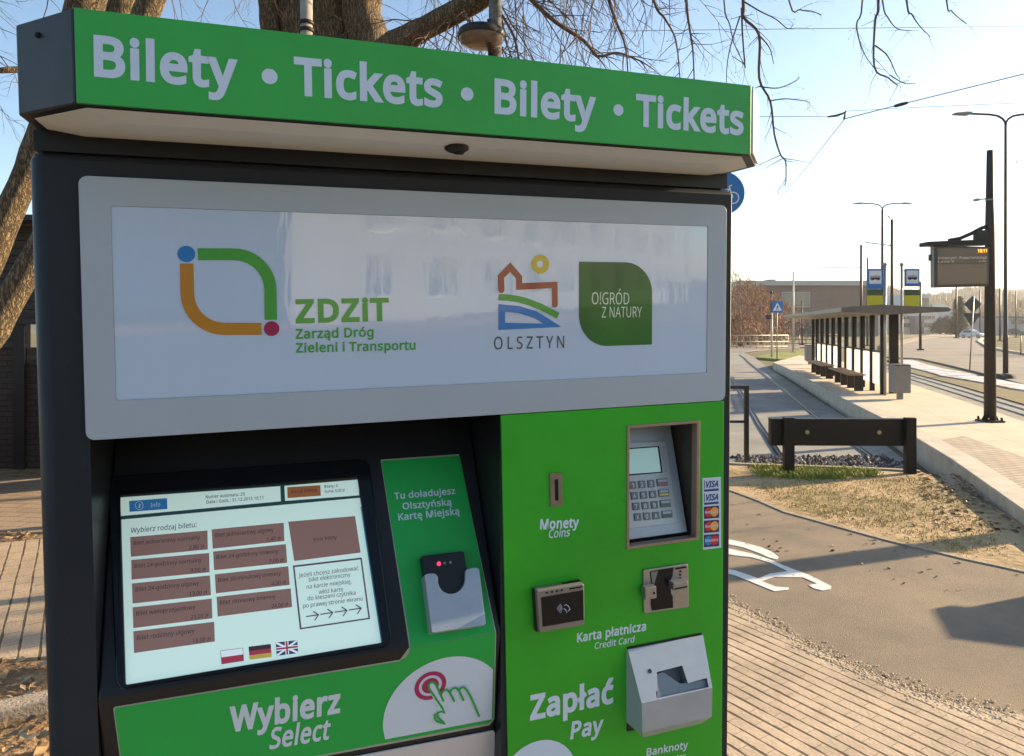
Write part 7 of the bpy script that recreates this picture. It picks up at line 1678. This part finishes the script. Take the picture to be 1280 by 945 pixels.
hang = [  # hanging shoots: points as seen, distance, thickness
    ([(640, -30), (665, 0), (694, 27), (730, 51), (747, 70), (772, 66), (800, 76)], 6.9, .026),
    ([(740, -85), (761, 0), (772, 31), (782, 59), (785, 95)], 6.7, .018),
    ([(790, -110), (817, 0), (831, 23), (845, 51), (850, 100)], 6.6, .014),
    ([(850, -130), (858, 0), (862, 35), (866, 62), (868, 105)], 6.5, .015),
    ([(610, -8), (640, 40), (648, 70), (655, 92), (690, 100)], 7.0, .016),
    ([(600, -40), (625, 20), (632, 50), (640, 74)], 7.0, .02),
    ([(560, -30), (580, 20), (620, 50), (636, 76)], 7.4, .018),
    ([(920, -150), (929, 0), (930, 22), (949, 44), (949, 98), (963, 127), (968, 168), (976, 194), (982, 201), (982.5, 228)], 6.3, .015),
    ([(927, 10), (928, 40), (931, 82), (930, 80), (915, 70)], 6.3, .008),
    ([(925, 20), (914, 55), (909, 80), (908, 105)], 6.3, .006),
    ([(949, 44), (962, 60), (967, 80)], 6.3, .006),
    ([(949, 108), (973, 110), (995, 101), (999, 96)], 6.3, .005),
    ([(963, 126), (982, 123.5), (1005, 126), (1012, 128)], 6.3, .005),
    ([(1090, -150), (1098, 0), (1094, 25), (1093, 84), (1110, 97), (1122, 107)], 6.05, .012),
    ([(1094, 57), (1106, 66), (1113, 76), (1120, 92), (1125, 98)], 6.05, .006),
    ([(1075, -150), (1078, 0), (1071, 29), (1074, 50), (1082, 70), (1092, 84)], 6.1, .007),
    ([(1113, 94), (1130, 104), (1145, 104)], 6.05, .004),
    ([(1120, -145), (1133, 0), (1140, 18), (1150, 33), (1163, 46)], 6.0, .008),
    ([(1090, -120), (1103, 0), (1110, 22), (1122, 36), (1140, 38)], 6.0, .006),
    ([(1170, -140), (1183, 0), (1189, 13), (1198, 22), (1208, 30)], 5.95, .006),
    ([(960, -155), (986, 0), (1000, 12), (1015, 14), (1027, 19)], 6.2, .007),
    ([(930, 2), (950, 14), (970, 24), (985, 36), (992, 30)], 6.25, .006),
    ([(905, -140), (905, 0), (912, 30), (918, 55), (930, 80)], 6.35, .007),
]
for pts, D, r in hang:
    P = smooth([at(u, v, D + random.uniform(-.03, .03)) for u, v in pts], 4); n = len(P)
    mb.tube(P, [r * (1 - .8 * i / n) + .0012 for i in range(n)], 6, cap=False)
    for i in range(3, n):
        for j in range(2 if r > .011 else 1):
            if random.random() < (.5 if pts[0][0] < 880 else .34):
                d = (P[min(i + 1, n - 1)] - P[i - 1]).normalized()
                s_ = V((random.gauss(0, 1), random.gauss(0, .5), random.gauss(-.15, .6)))
                twigs(mb, P[i], d * .6 + s_ * .8, random.uniform(.12, .42) * (1.25 if pts[0][0] < 880 else .62), max(.0018, r * .28), 2 if pts[0][0] < 880 else 1, .35)
# loose shoots across the top
for i in range(135):
    if i % 2: q = PL_[random.randrange(8, int(len(PL_) * .72))]
    else: q = PL2[random.randrange(5, len(PL2))]
    twigs(mb, q, V((random.gauss(.15, .7), random.gauss(-.1, .5), random.gauss(-.55, .4))), random.uniform(.7, 1.7), random.uniform(.005, .011), 2, .6)
for i in range(12):
    q = at(random.uniform(205, 330), random.uniform(-60, -10), 8.6)
    twigs(mb, q, V((random.gauss(0, .6), 0, random.gauss(-.6, .3))), random.uniform(.6, 1.0), .006, 2, .5)
mb.build('twigs', [m_twig, m_bud], t2, B0_, recalc=False)

# lamp post and service pole in front of the big tree
D = 6.2
p = V((XD(619, D), D, 0)); k = D / F
o = thing('garden_lamp', 'mottled grey lamp post with a round drum lamp above the header of the machine', 'street lamp', p)
mb = MB(); mb.tube([(0, 0, -.02), (0, 0, ZD(-60, D))], [9 * k, 8 * k], 14); mb.build('pole', mat('mottled_concrete', (.16, .14, .115), .9, c2=(.055, .05, .042), scale=14, lo=.4, hi=.6), o)
mb = MB(); c = V(((603 - 619) * k, -.22, ZD(58, D)))
mb.lathe([(.001, .062), (20 * k, .060), (27 * k, .045), (28.3 * k, .02), (28.3 * k, -.015), (27.5 * k, -.02)], c, 36)
lampb = mb.build('lamp_housing', m_dark, o)
mb = MB(); mb.lathe([(27.4 * k, -.012), (25 * k, -.06), (15 * k, -.085), (.001, -.09)], c, 36); mb.build('lamp_glass', mat('smoky_lamp_glass', (.13, .095, .08), .25, var=.3, scale=9, coat=.4), lampb)
mb = MB(); mb.box((c.x - .0 + .05, -.30, ZD(71, D)), (c.x + .085, -.0, ZD(42, D))); mb.build('bracket', m_dark, o)
D = 7.6; p = V((XD(383, D), D, 0)); k = D / F
o = thing('service_pole', 'slim pale grey ringed pole in front of the big tree trunk', 'pole', p)
mb = MB(); mb.tube([(0, 0, -.02), (0, 0, ZD(-90, D))], 7.5 * k, 14); mb.build('shaft', mat('pale_grey_pole', (.30, .27, .23), .6, var=.15, scale=6), o)
for v in (29, 38):
    mb = MB(); z = ZD(v, D); mb.tube([(0, 0, z - .018), (0, 0, z + .018)], 9 * k, 14); mb.build('ring', m_dark, o)

# ------------------------------------------------------------------ beyond the frame: what the panel mirrors and what throws the shadows on the path
p = V((20, -26, 0))
o = thing('town_house', 'pale rendered town house across the street, mirrored in the white panel', 'building', p, R_(160))
mb = MB(); mb.box((-30, 0, 0), (11.2, 12, 9.0)); mb.build('wall', mat('warm_render', (.36, .36, .35), .85, var=.08, scale=.5), o)
mb = MB(); mb.box((-30.4, -.5, 9.01), (11.6, 12.4, 9.6)); mb.build('cornice', mat('cornice_render', (.46, .46, .45), .8), o)
for fl in range(3):
    for i in range(9):
        x = -28.5 + 4.3 * i
        mb = MB(); mb.box((x, -.06, 1.0 + 2.8 * fl), (x + 1.3, -.003, 2.7 + 2.8 * fl)); wn = mb.build('window', m_win, o)
        mb = MB(); mb.box((x - .12, -.10, .86 + 2.8 * fl), (x + 1.42, -.004, .99 + 2.8 * fl)); mb.box((x + .62, -.09, 1.001 + 2.8 * fl), (x + .68, -.061, 2.69 + 2.8 * fl)); mb.build('frame', m_swhite, wn)
c0 = gp(1305, 801, 0)
q = c0 + V((tosun.x, tosun.y, 0)).normalized() * 3.5
o = thing('utility_cabinet', 'grey street cabinet standing right of the path', 'cabinet', (q.x, q.y, 0), R_(-20))
mb = MB(); mb.box((-.55, -.2, .0), (.55, .2, 1.0)); cb = mb.build('housing', m_grey, o, bevel=.01)
mb = MB(); mb.box((-.6, -.24, 1.001), (.6, .24, 1.06)); mb.build('lid', m_grey, o)
mb = MB(); mb.box((-.01, -.212, .1), (.01, -.201, .95)); mb.build('door_seam', m_sblack, cb)
random.seed(77)
c0 = gp(1150, 687, 0)
q = c0 + V((tosun.x, tosun.y, 0))  .normalized() * 5.6
t3 = thing('lime_tree', 'leafless tree right of the path that throws a long trunk shadow', 'tree', (q.x, q.y, 0))
mb = MB(); limb(mb, [V((0, 0, -.1)), V((.1, 0, 1.5)), V((0, .1, 3.5)), V((.2, 0, 6.5))], [.24, .15, .13, .08], 12); mb.build('trunk', m_bark, t3)
mb = MB()
for i in range(26):
    a = random.random() * 6.28; twigs(mb, V((0.05, .03, random.uniform(2.6, 6.4))), V((math.cos(a), math.sin(a), random.uniform(.1, .8))), random.uniform(1.4, 2.6), .03, 2, .1)
mb.build('twigs', [m_twig, m_bud], t3, recalc=False)
# ------------------------------------------------------------------ morning haze over the far ground
hz = MB(); hz.box((-900, -60, -1.3), (1200, 760, 46))
ho = hz.build('haze', mat('haze_volume', (1, 1, 1)))
hm = MATS['haze_volume'].node_tree
hm.nodes.remove(hm.nodes['Principled BSDF'])
pv = hm.nodes.new('ShaderNodeVolumePrincipled')
pv.inputs['Color'].default_value = (.92, .92, .95, 1)
pv.inputs['Density'].default_value = .0003
pv.inputs['Anisotropy'].default_value = .45
hm.links.new(pv.outputs[0], hm.nodes['Material Output'].inputs['Volume'])
stuff(ho, 'thin pale morning haze over the far ground', 'haze')
sc.cycles.volume_bounces = 0
